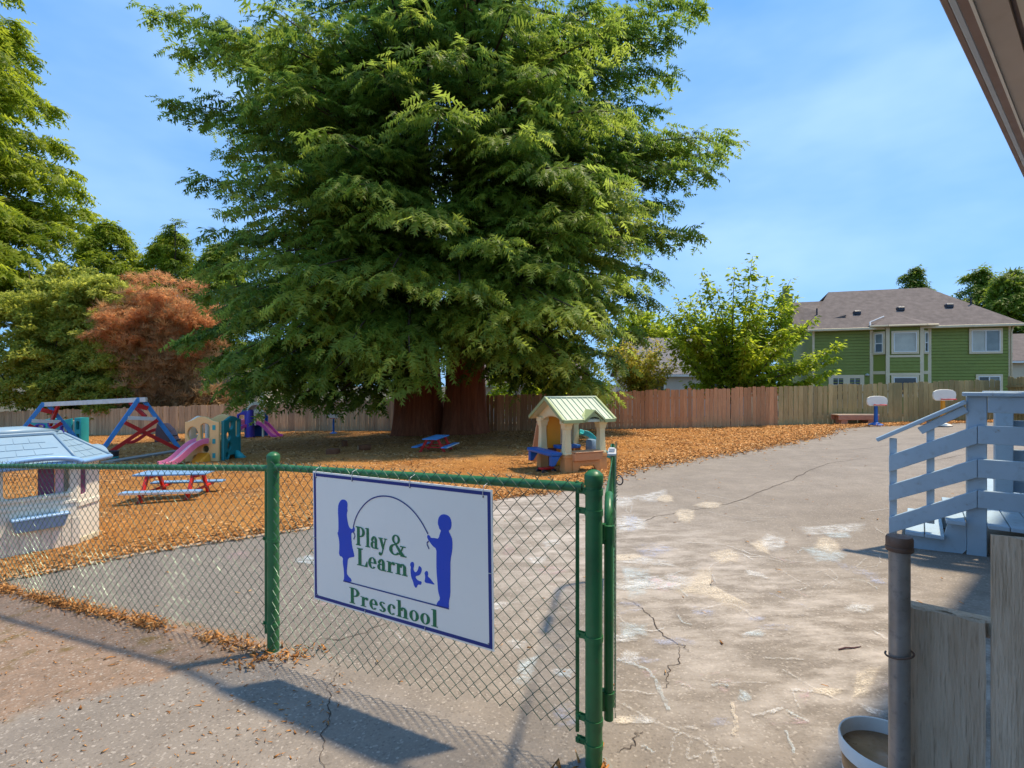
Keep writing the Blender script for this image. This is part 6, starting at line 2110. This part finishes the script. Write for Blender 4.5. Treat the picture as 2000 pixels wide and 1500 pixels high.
# purple climber ------------------------------------------------
pc = thing('tower_climber', 'purple plastic play tower with a cream arch and hot pink slides', 'play climber', ground_loc(-13.45, 26.2))
m = MB(); m.lathe([(0.20, 0), (0.205, 0.05), (0.195, 0.7), (0.18, 1.2), (0.165, 1.40), (0.10, 1.46)], 20, (0.06, 0, 0)); m.build('column', M['p_purple'], pc, smooth=True)
panel('window_panel', [(-0.62, 0.0), (-0.5, 0.0), (-0.44, 0.52), (-0.16, 0.52), (-0.12, 0.0), (0.0, 0.0), (0.0, 1.5), (-0.2, 1.42), (-0.42, 1.32), (-0.62, 1.22)], [rrect(-0.53, 0.68, -0.2, 1.20, 0.08)], 0.12, M['p_purple'], pc, off=0.02, bevel=0.02)
panel('back_panel', [(-0.62, 0.0), (0.6, 0.0), (0.6, 1.1), (0.3, 1.4), (-0.2, 1.55), (-0.62, 1.3)], [rrect(-0.1, 0.7, 0.45, 1.2, 0.1)], 0.10, M['p_blue'], pc, off=0.75, bevel=0.02)
m = MB(); m.tube([(-0.34, 0.60, 0.86), (-0.34, 0.66, 0.86)], 0.14, 20); m.build('steering_wheel', M['p_red'], pc, smooth='auto')
m = MB()
rings = []
for k in range(13):
    t_ = math.radians(178 - 150 * k / 12)
    cx_, cz_ = 0.40 + 0.40 * math.cos(t_), 1.36 + 0.36 * math.sin(t_)
    rings.append([(cx_, -0.14, cz_), (cx_, 0.60, cz_), (cx_ + 0.07 * math.cos(t_), 0.58, cz_ + 0.13 * math.sin(t_) + 0.03), (cx_ + 0.07 * math.cos(t_), -0.12, cz_ + 0.13 * math.sin(t_) + 0.03)])
m.loft(rings); m.build('canopy', M['p_cream'], pc, smooth='auto')
panel('arch_panel', [(0.24, 1.3), (0.28, 0.66), (0.36, 0.66), (0.34, 1.20), (0.5, 1.34), (0.66, 1.20), (0.66, 0.0), (0.76, 0.0), (0.76, 1.45), (0.5, 1.6), (0.28, 1.45)], [], 0.08, M['p_cream'], pc, off=0.0, bevel=0.02)
m = MB(); m.box(-0.5, 0.1, 0.62, 0.7, 0.66, 0.68); m.build('platform', M['p_purple'], pc, bevel=0.02)
slide_part('slide', wave_path((0.42, 0.18, 0.74), (1.62, -0.12, 0.05)), 0.50, 0.14, M['p_pink'], M['p_hotpink'], pc)
slide_part('slide', wave_path((-0.12, 0.0, 0.60), (-0.78, -0.42, 0.02)), 0.36, 0.12, None, M['p_hotpink'], pc)
m = MB(); m.box(-1.0, 0.25, 0.5, -0.55, 0.7, 0.95); m.build('tunnel', M['p_pink'], pc, bevel=0.08, seg=3, smooth='auto')
panel('fin', [(-1.28, 0.8), (-0.7, 0.8), (-0.7, 0.98), (-1.0, 1.03), (-1.18, 1.12), (-1.28, 1.25)], [], 0.06, M['p_cream'], pc, off=0.3, bevel=0.015)
panel('roof_dome', [(-0.56, 1.2)] + [(-0.26 + 0.30 * math.cos(t_), 1.28 + 0.26 * math.sin(t_)) for t_ in np.linspace(math.pi, 0, 12)] + [(0.04, 1.2)], [circ(-0.26, 1.33, 0.12, 0.12)], 0.10, M['p_teal'], pc, off=0.3, bevel=0.02)

# teal panel climber far left ------------------------------------------------
tc = thing('panel_climber', 'teal and cream panel climber with purple hoops behind the swing set', 'play climber', ground_loc(-21.5, 24.0), 0.05)
panel('front_panel', [(-1.05, 0), (-0.7, 0), (-0.5, 0.35), (0.3, 0.35), (0.5, 0), (0.85, 0), (0.85, 1.34), (0.5, 1.26), (0.0, 1.36), (-0.5, 1.26), (-1.05, 1.34)], [circ(-0.55, 0.98, 0.22, 0.12), circ(0.0, 1.08, 0.2, 0.2), circ(0.55, 0.85, 0.2, 0.24)], 0.1, M['p_teal2'], tc, bevel=0.02)
panel('end_panel', [(0.98, 0), (1.28, 0), (1.28, 1.36), (0.98, 1.36)], [rrect(1.06, 0.2, 1.20, 0.6, 0.05), rrect(1.06, 0.8, 1.20, 1.2, 0.05)], 0.5, M['p_teal2'], tc, off=0.2, bevel=0.02)
for c in ((0.0, 1.08, 0.2, 0.2), (0.55, 0.85, 0.2, 0.24), (-0.55, 0.98, 0.22, 0.12)):
    panel('hoop', circ(c[0], c[1], c[2], c[3]), [circ(c[0], c[1], c[2] - 0.05, c[3] - 0.05)], 0.16, M['p_purple'], tc, off=-0.01)
m = MB(); m.box(-1.0, 0.55, 0, 0.8, 0.6, 1.2); m.build('back_panel', M['p_cream'], tc, bevel=0.02)

# low red slide with brown steps ------------------------------------------------
rsl = thing('toddler_slide', 'low red slide with dark maroon steps beyond the swing set', 'slide', ground_loc(-17.2, 24.6), 0.0)
slide_part('slide', wave_path((0.25, 0, 0.62), (-0.85, -0.55, 0.05)), 0.45, 0.10, None, M['p_red'], rsl)
m = MB(); m.loft([[(0.2, -0.3, 0), (1.1, -0.3, 0), (1.1, 0.35, 0), (0.2, 0.35, 0)], [(0.25, -0.28, 0.6), (0.85, -0.28, 0.6), (0.85, 0.33, 0.6), (0.25, 0.33, 0.6)], [(0.3, -0.26, 0.95), (0.55, -0.26, 0.95), (0.55, 0.3, 0.95), (0.3, 0.3, 0.95)]]); so_ = m.build('body', M['p_bark'], rsl, bevel=0.05, seg=2, smooth='auto')
for i in range(3):
    m = MB(); m.box(0.98 - i * 0.14, -0.22, 0.12 + i * 0.22, 1.12 - i * 0.14, 0.28, 0.20 + i * 0.22); m.build('step', M['p_dark'], rsl, bevel=0.02)

# cottage playhouse at the left ------------------------------------------------
ph = thing('cottage_playhouse', 'white plastic cottage playhouse with sky-blue shingled roof', 'playhouse', ground_loc(-5.05, 5.95), math.atan2(0.81, 0.59))
WH = 1.04
panel('front_wall', [(-1.5, 0), (0.0, 0), (0.0, WH), (-1.5, WH)], [rrect(-0.62, 0.66, -0.07, 0.99, 0.05), rrect(-1.40, 0.66, -0.86, 0.99, 0.05)], 0.05, M['p_white'], ph, off=0.025, bevel=0.008)
for (xa, xb) in ((-0.64, -0.05), (-1.42, -0.84)):
    m = MB(); m.box(xa, -0.022, 0.615, xb, -0.0005, 0.655); m.build('sill', M['p_white'], ph, bevel=0.006)
for i in range(17):
    x = -1.46 + i * 0.088
    m = MB(); m.box(x, -0.007, 0.04, x + 0.074, -0.0005, 0.36 if -0.52 < x + 0.04 < 0.1 else 0.50); m.build('siding_plank', M['p_white'], ph, bevel=0.002)
m = MB(); m.box(-1.5, -0.014, 0.53, 0.0, -0.0005, 0.565); m.build('wall_band', M['p_white'], ph, bevel=0.004)
ce = bpy.data.objects.new('corner_wall', None)
C.objects.link(ce); ce.parent = ph
ce.rotation_euler = (0, 0, math.atan2(0.24, 0.27)); ce.location = (0, 0, 0)
panel('wall_sheet', [(0.004, 0), (0.357, 0), (0.357, WH), (0.004, WH)], [rrect(0.06, 0.60, 0.15, 0.94, 0.02)], 0.05, M['p_white'], ce, off=0.03, bevel=0.006)
m = MB(); m.box(0.06, 0.02, 0.6, 0.15, 0.04, 0.94); m.build('shutter', M['p_plum'], ce)
m = MB(); m.box(0.005, -0.012, 0.47, 0.35, 0.004, 0.53); m.build('wall_band', M['p_white'], ce, bevel=0.004)
m = MB(); m.box(0.04, -0.01, 0.02, 0.33, 0.004, 0.10); m.build('step_panel', M['p_cream'], ce, bevel=0.004)
panel('side_wall', [(0.26, 0), (1.15, 0), (1.15, WH), (0.26, WH)], [rrect(0.45, 0.55, 0.95, 0.96, 0.05)], 0.05, M['p_white'], ph, axis='x', off=0.25, bevel=0.008)
panel('back_wall', [(-1.5, 0), (0.27, 0), (0.27, WH), (-1.5, WH)], [rrect(-0.75, 0.25, 0.12, 0.99, 0.05), rrect(-1.40, 0.05, -0.86, 0.99, 0.1)], 0.05, M['p_white'], ph, off=1.16, bevel=0.008)
m = MB(); m.box(-0.33, 0.052, 0.60, -0.19, 0.085, 0.99); m.build('shutter', M['p_plum'], ph, bevel=0.006)
m = MB(); m.box(-0.185, 0.052, 0.60, -0.11, 0.07, 0.99); m.build('curtain', M['p_lilac'], ph, bevel=0.004)
m = MB(); m.loft([[(-0.56, -0.10, 0.42), (-0.10, -0.10, 0.42), (-0.10, -0.004, 0.42), (-0.56, -0.004, 0.42)], [(-0.53, -0.06, 0.29), (-0.13, -0.06, 0.29), (-0.13, -0.004, 0.29), (-0.53, -0.004, 0.29)]]); bxo = m.build('flower_box', M['p_periwinkle'], ph, bevel=0.008)
m = MB(); m.box(-0.575, -0.115, 0.42, -0.085, -0.004, 0.45); m.build('box_rim', M['p_periwinkle'], bxo, bevel=0.008)
# roof
rb = [(-1.62, -0.14, 1.02), (-0.02, -0.14, 1.02), (0.37, 0.20, 1.02), (0.37, 1.28, 1.02), (-1.62, 1.28, 1.02)]
rt = [(-1.30, 0.34, 1.30), (-0.13, 0.34, 1.30), (-0.02, 0.44, 1.30), (-0.02, 0.82, 1.30), (-1.30, 0.82, 1.30)]
m = MB()
m.loft([[(p[0], p[1], p[2] - 0.04) for p in rb], rb, rt])
roof = m.build('roof', M['p_skyblue'], ph)
m = MB(); m.loft([[(p[0] * 1.0, p[1], 1.302) for p in rt], [(p[0] - 0.02 * (1 if p[0] > -1 else -1), p[1], 1.34) for p in rt]]); m.build('ridge_cap', M['p_skyblue'], roof, bevel=0.008)
m = MB(); m.loft([[(-1.26, 0.37, 1.342), (-0.09, 0.37, 1.342), (-0.05, 0.46, 1.342), (-0.05, 0.80, 1.342), (-1.26, 0.80, 1.342)], [(-1.1, 0.5, 1.40), (-0.4, 0.5, 1.40), (-0.35, 0.55, 1.40), (-0.35, 0.68, 1.40), (-1.1, 0.68, 1.40)]]); m.build('ridge_dome', M['p_skyblue'], roof, smooth=True)


def on_face(a, b_, c, d_, u, v, lift):
    """point on the bilinear roof face a-b (bottom) d-c (top)"""
    a, b_, c, d_ = map(Vector, (a, b_, c, d_))
    p = a * (1 - u) * (1 - v) + b_ * u * (1 - v) + c * u * v + d_ * (1 - u) * v
    n_ = (b_ - a).cross(d_ - a).normalized()
    if n_.z < 0:
        n_ = -n_
    return p + n_ * lift


for fi, (i, j, nu) in enumerate(((0, 1, 9), (1, 2, 3))):
    for row in range(4):
        v0, v1 = 0.10 + row * 0.215, 0.10 + (row + 1) * 0.215 - 0.010
        for k in range(nu):
            u0 = (k + 0.04 + (0.5 if row % 2 and fi == 0 else 0)) / (nu + 0.5)
            u1 = u0 + 0.95 / (nu + 0.5)
            if u1 > 0.985:
                continue
            A_ = [on_face(rb[i], rb[j], rt[j], rt[i], uu, vv, ll) for uu, vv, ll in ((u0, v0, 0.006), (u1, v0, 0.006), (u1, v1, 0.002), (u0, v1, 0.002))]
            B_ = [on_face(rb[i], rb[j], rt[j], rt[i], uu, vv, -0.03) for uu, vv in ((u0, v0), (u1, v0), (u1, v1), (u0, v1))]
            m = MB(); m.add(A_ + B_, [(0, 1, 2, 3), (0, 4, 5, 1), (1, 5, 6, 2), (2, 6, 7, 3), (3, 7, 4, 0)]); m.build('shingle', M['p_skyblue'], roof)
for (a, b_) in ((rb[1], rt[1]), (rb[2], rt[2]), ((-1.0, -0.142, 1.022), (-0.92, 0.34, 1.302))):
    m = MB(); m.tube([Vector(a) + Vector((0, 0, 0.006)), Vector(b_) + Vector((0, 0, 0.006))], 0.016, 8); m.build('hip_rib', M['p_skyblue'], roof, smooth=True)
m = MB(); m.tube([Vector(p) + Vector((0, 0, -0.015)) for p in rb[:4]], 0.028, 8); m.build('eave_trim', M['p_periwinkle'], roof, smooth=True)
arcp = [(-0.36 + 0.36 * math.cos(t_), -0.155, 1.0 + 0.085 * math.sin(t_)) for t_ in np.linspace(math.pi, 0, 14)]
m = MB(); m.tube(arcp, 0.03, 8); m.build('window_hood', M['p_periwinkle'], roof, smooth=True)
panel('window_hood', [(0.34, 0.98)] + [(0.68 + 0.34 * math.cos(t_), 1.0 + 0.12 * math.sin(t_)) for t_ in np.linspace(math.pi, 0, 14)] + [(1.02, 0.98)], [], 0.30, M['p_skyblue'], roof, axis='x', off=0.26, bevel=0.03)

# tan playhouse ------------------------------------------------
tp = thing('porch_playhouse', 'tan plastic playhouse with sage roof and brown base', 'playhouse', ground_loc(1.08, 10.4), math.atan2(0.42, 0.91))
BX, AY = 1.0, 1.2


def column(x, y, z0, z1, base_h, w=0.155):
    m_ = MB()
    for (sx, z, nz) in ((1.0, base_h, 0),):
        pass
    rings_ = []
    for z, s in ((base_h, 1.12), (base_h + 0.03, 1.12), (base_h + 0.05, 1.0), (z1 - 0.30, 0.82), (z1 - 0.20, 0.86), (z1 - 0.19, 1.0), (z1 - 0.10, 1.18), (z1 - 0.09, 1.34), (z1, 1.34)):
        h_ = w * s / 2
        rings_.append([(x - h_, y - h_, z), (x + h_, y - h_, z), (x + h_, y + h_, z), (x - h_, y + h_, z)])
    m_.loft(rings_)
    c_ = m_.build('column', M['p_tan'], tp, bevel=0.012, seg=2)
    m_ = MB()
    rings_ = []
    for z, s in ((0, 1.30), (base_h - 0.07, 1.18), (base_h - 0.065, 1.30), (base_h - 0.002, 1.24)):
        h_ = w * s / 2
        rings_.append([(x - h_, y - h_, z), (x + h_, y - h_, z), (x + h_, y + h_, z), (x - h_, y + h_, z)])
    m_.loft(rings_)
    m_.build('column_base', M['p_brown'], c_, bevel=0.012, seg=2)


EH = 1.12
for (x, y) in ((0.08, 0.08), (BX - 0.08, 0.08), (0.08, AY - 0.08), (BX - 0.08, AY - 0.08)):
    column(x, y, 0, EH, 0.40)
# gable wall over the left face
panel('gable', [(-0.03, EH - 0.05), (0.12, EH - 0.05)] + [(0.60 - 0.44 * math.cos(t_), EH - 0.10 + 0.14 * math.sin(t_)) for t_ in np.linspace(0, math.pi, 14)] + [(AY - 0.12, EH - 0.05), (AY + 0.03, EH - 0.05), (AY + 0.03, EH + 0.03), (AY / 2, EH + 0.40), (-0.03, EH + 0.03)], [], 0.06, M['p_tan'], tp, axis='x', off=0.06, bevel=0.01)
panel('gable_inset', [(0.32, EH + 0.06), (0.88, EH + 0.06), (0.60, EH + 0.27)], [], 0.02, M['p_tan'], tp, axis='x', off=0.025, bevel=0.004)
panel('gable', [(-0.03, EH - 0.05), (AY + 0.03, EH - 0.05), (AY + 0.03, EH + 0.03), (AY / 2, EH + 0.40), (-0.03, EH + 0.03)], [], 0.06, M['p_tan'], tp, axis='x', off=BX - 0.06, bevel=0.01)
# roof slopes with ribs
RO = 0.13
rz1, rz0 = EH + 0.43, EH + 0.005
m = MB()
for s in (0, 1):
    y_e = -RO if s == 0 else AY + RO
    ym = AY / 2 - 0.001 if s == 0 else AY / 2 + 0.001
    slab([(-RO, y_e, rz0), (BX + RO, y_e, rz0), (BX + RO, ym, rz1), (-RO, ym, rz1)] if s == 0 else [(BX + RO, y_e, rz0), (-RO, y_e, rz0), (-RO, ym, rz1), (BX + RO, ym, rz1)], 0.05, 'roof', M['p_sage'], tp)
for k in range(9):
    x = -RO + 0.10 + k * (BX + 2 * RO - 0.2) / 8
    if True:
        m = MB(); m.bar((x, -RO + 0.02, rz0 + 0.018), (x, AY / 2 - 0.02, rz1 - 0.002), 0.016, 0.02); m.build('roof_rib', M['p_sage'], tp)
for x in (-RO, BX + RO):
    m = MB(); m.bar((x, -RO - 0.02, rz0 - 0.02), (x, AY / 2, rz1 + 0.0), 0.06, 0.075); m.build('barge_board', M['p_sagedk'], tp, bevel=0.008)
    m = MB(); m.bar((x, AY + RO + 0.02, rz0 - 0.02), (x, AY / 2, rz1 + 0.0), 0.06, 0.075); m.build('barge_board', M['p_sagedk'], tp, bevel=0.008)
m = MB(); m.box(-RO, -RO - 0.035, rz0 - 0.065, 0.36, -RO - 0.002, rz0 + 0.01); m.box(0.86, -RO - 0.035, rz0 - 0.065, BX + RO, -RO - 0.002, rz0 + 0.01); m.build('eave_trim', M['p_sagedk'], tp, bevel=0.008)
m = MB(); m.tube([(-RO - 0.02, AY / 2, rz1 + 0.012), (BX + RO + 0.02, AY / 2, rz1 + 0.012)], 0.028, 8); m.build('ridge', M['p_sage'], tp, smooth=True)
# dormer
dz0, dz1 = rz0 - 0.01, rz0 + 0.20
slab([(0.34, -RO - 0.06, dz0), (0.60, -RO - 0.06, dz1), (0.60, 0.18, dz1), (0.40, 0.0, dz0 + 0.1)], 0.03, 'dormer_roof', M['p_sagedk'], tp)
slab([(0.602, -RO - 0.06, dz1), (0.86, -RO - 0.06, dz0), (0.80, 0.0, dz0 + 0.1), (0.602, 0.18, dz1)], 0.03, 'dormer_roof', M['p_sagedk'], tp)
panel('dormer_face', [(0.36, dz0 - 0.04), (0.44, dz0 - 0.04)] + [(0.60 - 0.16 * math.cos(t_), dz0 - 0.04 + 0.11 * math.sin(t_)) for t_ in np.linspace(0, math.pi, 10)] + [(0.84, dz0 - 0.04), (0.60, dz1 - 0.04)], [], 0.03, M['p_sagedk'], tp, off=-RO - 0.02)
# planter and lower panel on the front
m = MB(); m.loft([[(0.17, -0.10, 0.28), (0.83, -0.10, 0.28), (0.83, 0.12, 0.28), (0.17, 0.12, 0.28)], [(0.15, -0.13, 0.44), (0.85, -0.13, 0.44), (0.85, 0.12, 0.44), (0.15, 0.12, 0.44)]]); m.build('planter', M['p_clay'], tp, bevel=0.015, seg=2)
m = MB(); m.box(0.155, -0.155, 0.445, 0.845, 0.12, 0.475); m.build('planter_rim', M['p_clay'], tp, bevel=0.01)
panel('front_base', [(0.16, 0), (0.24, 0), (0.34, 0.17), (0.66, 0.17), (0.76, 0), (0.84, 0), (0.84, 0.275), (0.16, 0.275)], [], 0.06, M['p_brown'], tp, off=-0.02, bevel=0.01)
# inner walls, climbing panel, blue tables and slide
m = MB(); m.box(0.17, AY - 0.13, 0.0, 0.52, AY - 0.07, EH); m.build('inner_wall', M['p_orange'], tp, bevel=0.01)
m = MB(); m.box(0.17, AY - 0.14, 0.0, 0.40, AY - 0.132, 0.42); m.build('inner_base', M['p_bark'], tp)
wl_ = panel('brick_wall', [(0.56, 0.3), (BX - 0.12, 0.3), (BX - 0.12, EH), (0.56, EH)], [], 0.06, M['p_cream'], tp, off=AY - 0.06, bevel=0.01)
for (x, z) in ((0.64, 0.95), (0.70, 0.78), (0.64, 0.62), (0.76, 0.88), (0.72, 0.5)):
    m = MB(); m.box(x, AY - 0.11, z, x + 0.10, AY - 0.0905, z + 0.06); m.build('brick', M['p_clay'], wl_, bevel=0.01)
m = MB(); m.box(0.30, 0.75, 0.42, 0.86, 1.04, 0.50); m.build('bench_seat', M['p_blue'], tp, bevel=0.03, seg=2, smooth='auto')
m = MB(); m.box(-0.30, 0.06, 0.38, -0.03, 1.16, 0.46); tb_ = m.build('side_table', M['p_blue'], tp, bevel=0.03, seg=2, smooth='auto')
for y in (0.12, 1.06):
    m = MB(); m.loft([[(-0.28, y - 0.05, 0.18), (-0.2, y - 0.05, 0.18), (-0.2, y + 0.05, 0.18), (-0.28, y + 0.05, 0.18)], [(-0.28, y - 0.05, 0.379), (-0.06, y - 0.05, 0.379), (-0.06, y + 0.05, 0.379), (-0.28, y + 0.05, 0.379)]]); m.build('table_bracket', M['p_blue'], tb_, bevel=0.01)
m = MB(); m.bar((0.30, 1.9, 0.0), (0.42, 1.75, 1.02), 0.28, 0.04, up=(0, 1, 0)); m.build('ramp', M['p_clay'], tp, bevel=0.01)
slide_part('slide', wave_path((BX + 0.02, 0.98, 0.72), (BX + 0.66, 0.86, 0.18), amp=0.04), 0.34, 0.08, None, M['p_teal2'], tp)
m = MB(); m.loft([[(BX + 0.02, 0.55, 0.35), (BX + 0.32, 0.55, 0.35), (BX + 0.32, 0.86, 0.35), (BX + 0.02, 0.86, 0.35)], [(BX + 0.02, 0.58, 0.62), (BX + 0.16, 0.58, 0.62), (BX + 0.16, 0.82, 0.62), (BX + 0.02, 0.82, 0.62)]]); m.build('sink', M['p_skyblue'], tp, bevel=0.05, seg=2, smooth='auto')
m = MB(); m.box(BX + 0.06, 0.6, 0.0, BX + 0.24, 0.8, 0.348); m.build('sink_base', M['p_brown'], tp, bevel=0.02)
m = MB(); m.box(BX + 0.02, AY + 0.15, EH + 0.02, BX + 0.16, AY + 0.30, EH + 0.36); m.build('chimney', M['p_bark'], tp, bevel=0.015)

# red tricycle-like toy under the table
tk = thing('toy_cart', 'small red toy cart beside the tan playhouse', 'toy', ground_loc(0.72, 10.72), 0.5)
m = MB(); m.box(-0.16, -0.09, 0.09, 0.16, 0.09, 0.13); m.build('tray', M['p_red'], tk, bevel=0.015)
m = MB(); m.bar((0.14, 0, 0.12), (0.22, 0, 0.36), 0.03, 0.03); m.build('handle', M['p_red'], tk, bevel=0.006)
for (x, y) in ((-0.12, -0.11), (-0.12, 0.11), (0.12, -0.11), (0.12, 0.11)):
    m = MB(); m.tube([(x, y - 0.015, 0.055), (x, y + 0.015, 0.055)], 0.055, 16); m.build('wheel', M['p_dark'], tk, smooth='auto')


# toy basketball hoops ------------------------------------------------
def hoop(label, x, y, H, bw, post_mat, base_mat, rz=0.0):
    h_ = thing('toy_hoop', label, 'toy hoop', ground_loc(x, y), rz, 'toy basketball hoops')
    m_ = MB()
    m_.lathe([(0.34, 0), (0.36, 0.02), (0.36, 0.06), (0.30, 0.085), (0.12, 0.15), (0.10, 0.16)], 24)
    m_.v = [(p[0] * bw * 0.9, p[1] * 0.8, p[2]) for p in m_.v]
    b_ = m_.build('base', M[base_mat], h_, smooth='auto')
    m_ = MB(); m_.lathe([(0.352, 0.0), (0.372, 0.01), (0.372, 0.03), (0.352, 0.032)], 24)
    m_.v = [(p[0] * bw * 0.9, p[1] * 0.8, p[2]) for p in m_.v]
    m_.build('base_rim', M['p_dark'], b_, smooth='auto')
    m_ = MB(); m_.tube([(0, 0, 0.13), (0, 0, H - bw * 0.3)], [0.09 * bw, 0.075 * bw], 16); m_.build('pole', M[post_mat], h_, smooth='auto')
    panel('backboard', [(p[0] * bw, H - 0.24 * bw + p[1] * bw) for p in [(-0.36, -0.24), (0.36, -0.24), (0.47, -0.16), (0.5, 0.0), (0.46, 0.14), (0.34, 0.21), (0.12, 0.24), (-0.12, 0.24), (-0.34, 0.21), (-0.46, 0.14), (-0.5, 0.0), (-0.47, -0.16)]], [], 0.07, M['p_white'], h_, off=-0.06, bevel=0.02)
    m_ = MB()
    m_.tube([(0.26 * bw * math.cos(t_), -0.30 * bw + 0.22 * bw * math.sin(t_), H - 0.42 * bw) for t_ in np.linspace(0, 6.2832, 22)], 0.022 * bw, 8)
    m_.build('rim', M['p_red'], h_, smooth=True)
    return h_


hoop('white toy hoop on a blue pole beside the wooden bench', 15.35, 21.6, 1.27, 0.88, 'p_blue', 'p_blue')
hoop('white toy hoop on an orange pole nearest the blue stairs', 17.0, 20.2, 1.47, 0.92, 'p_orange', 'p_white')
hoop('small white toy hoop on a blue pole by the grey fence', -9.55, 27.4, 1.12, 0.58, 'p_blue', 'p_blue')

# wooden bench ------------------------------------------------
bn = thing('wooden_bench', 'low reddish wooden bench with a pale top against the mossy fence', 'bench', ground_loc(15.1, 22.55), math.radians(4))
for i in range(3):
    m = MB(); m.box(-0.95, -0.24 + i * 0.162, 0.44, 0.95, -0.085 + i * 0.162, 0.485); m.build('seat_board', M['bench_top'], bn, bevel=0.006)
for y in (-0.25, 0.20):
    m = MB(); m.box(-0.93, y, 0.24, 0.93, y + 0.045, 0.437); m.build('apron', M['bench_red'], bn, bevel=0.006)
for x in (-0.62, 0.62):
    m = MB(); m.box(x - 0.15, -0.19, 0, x + 0.15, 0.19, 0.436); m.build('leg', M['bench_red'], bn, bevel=0.008)

# stumps ------------------------------------------------
def stump(label, x, y, r, h, seed):
    s_ = thing('tree_stump', label, 'stump', ground_loc(x, y))
    r_ = np.random.default_rng(seed)
    ph_ = r_.uniform(0, 6, 3)
    m_ = MB()
    rings_ = []
    for z, s in ((-0.05, 1.08), (0.03, 1.03), (h * 0.5, 0.98), (h - 0.015, 1.0), (h, 0.97)):
        rings_.append([(r * s * (1 + 0.06 * math.sin(3 * a + ph_[0]) + 0.04 * math.sin(7 * a + ph_[1])) * math.cos(a), r * s * (1 + 0.06 * math.sin(3 * a + ph_[0]) + 0.04 * math.sin(7 * a + ph_[1])) * math.sin(a), z) for a in np.linspace(0, 6.2832, 25)[:-1]])
    m_.loft(rings_)
    m_.build('bark', M['stump'], s_, smooth='auto')
    m_ = MB()
    m_.loft([[(p[0] * 0.93, p[1] * 0.93, h + 0.003) for p in rings_[-1]], [(p[0] * 0.90, p[1] * 0.90, h + 0.006) for p in rings_[-1]]])
    m_.build('cut_top', M['stump'], s_)
    return s_


stump('widest low tree stump left of the blue picnic table', -5.55, 15.9, 0.21, 0.20, 1)
stump('small upright tree stump behind the widest one', -6.12, 18.7, 0.10, 0.26, 2)
lg = thing('short_log', 'short log lying on its side with pale cut end', 'log', ground_loc(-4.9, 17.0), 0.5)
m = MB(); m.tube([(-0.2, 0, 0.11), (0, 0.01, 0.115), (0.2, 0, 0.11)], [0.115, 0.12, 0.11], 16); m.build('bark', M['stump'], lg, smooth='auto')
m = MB(); m.tube([(-0.208, 0, 0.11), (-0.2015, 0, 0.11)], 0.10, 16); m.build('cut_end', M['log_end'], lg, smooth='auto')
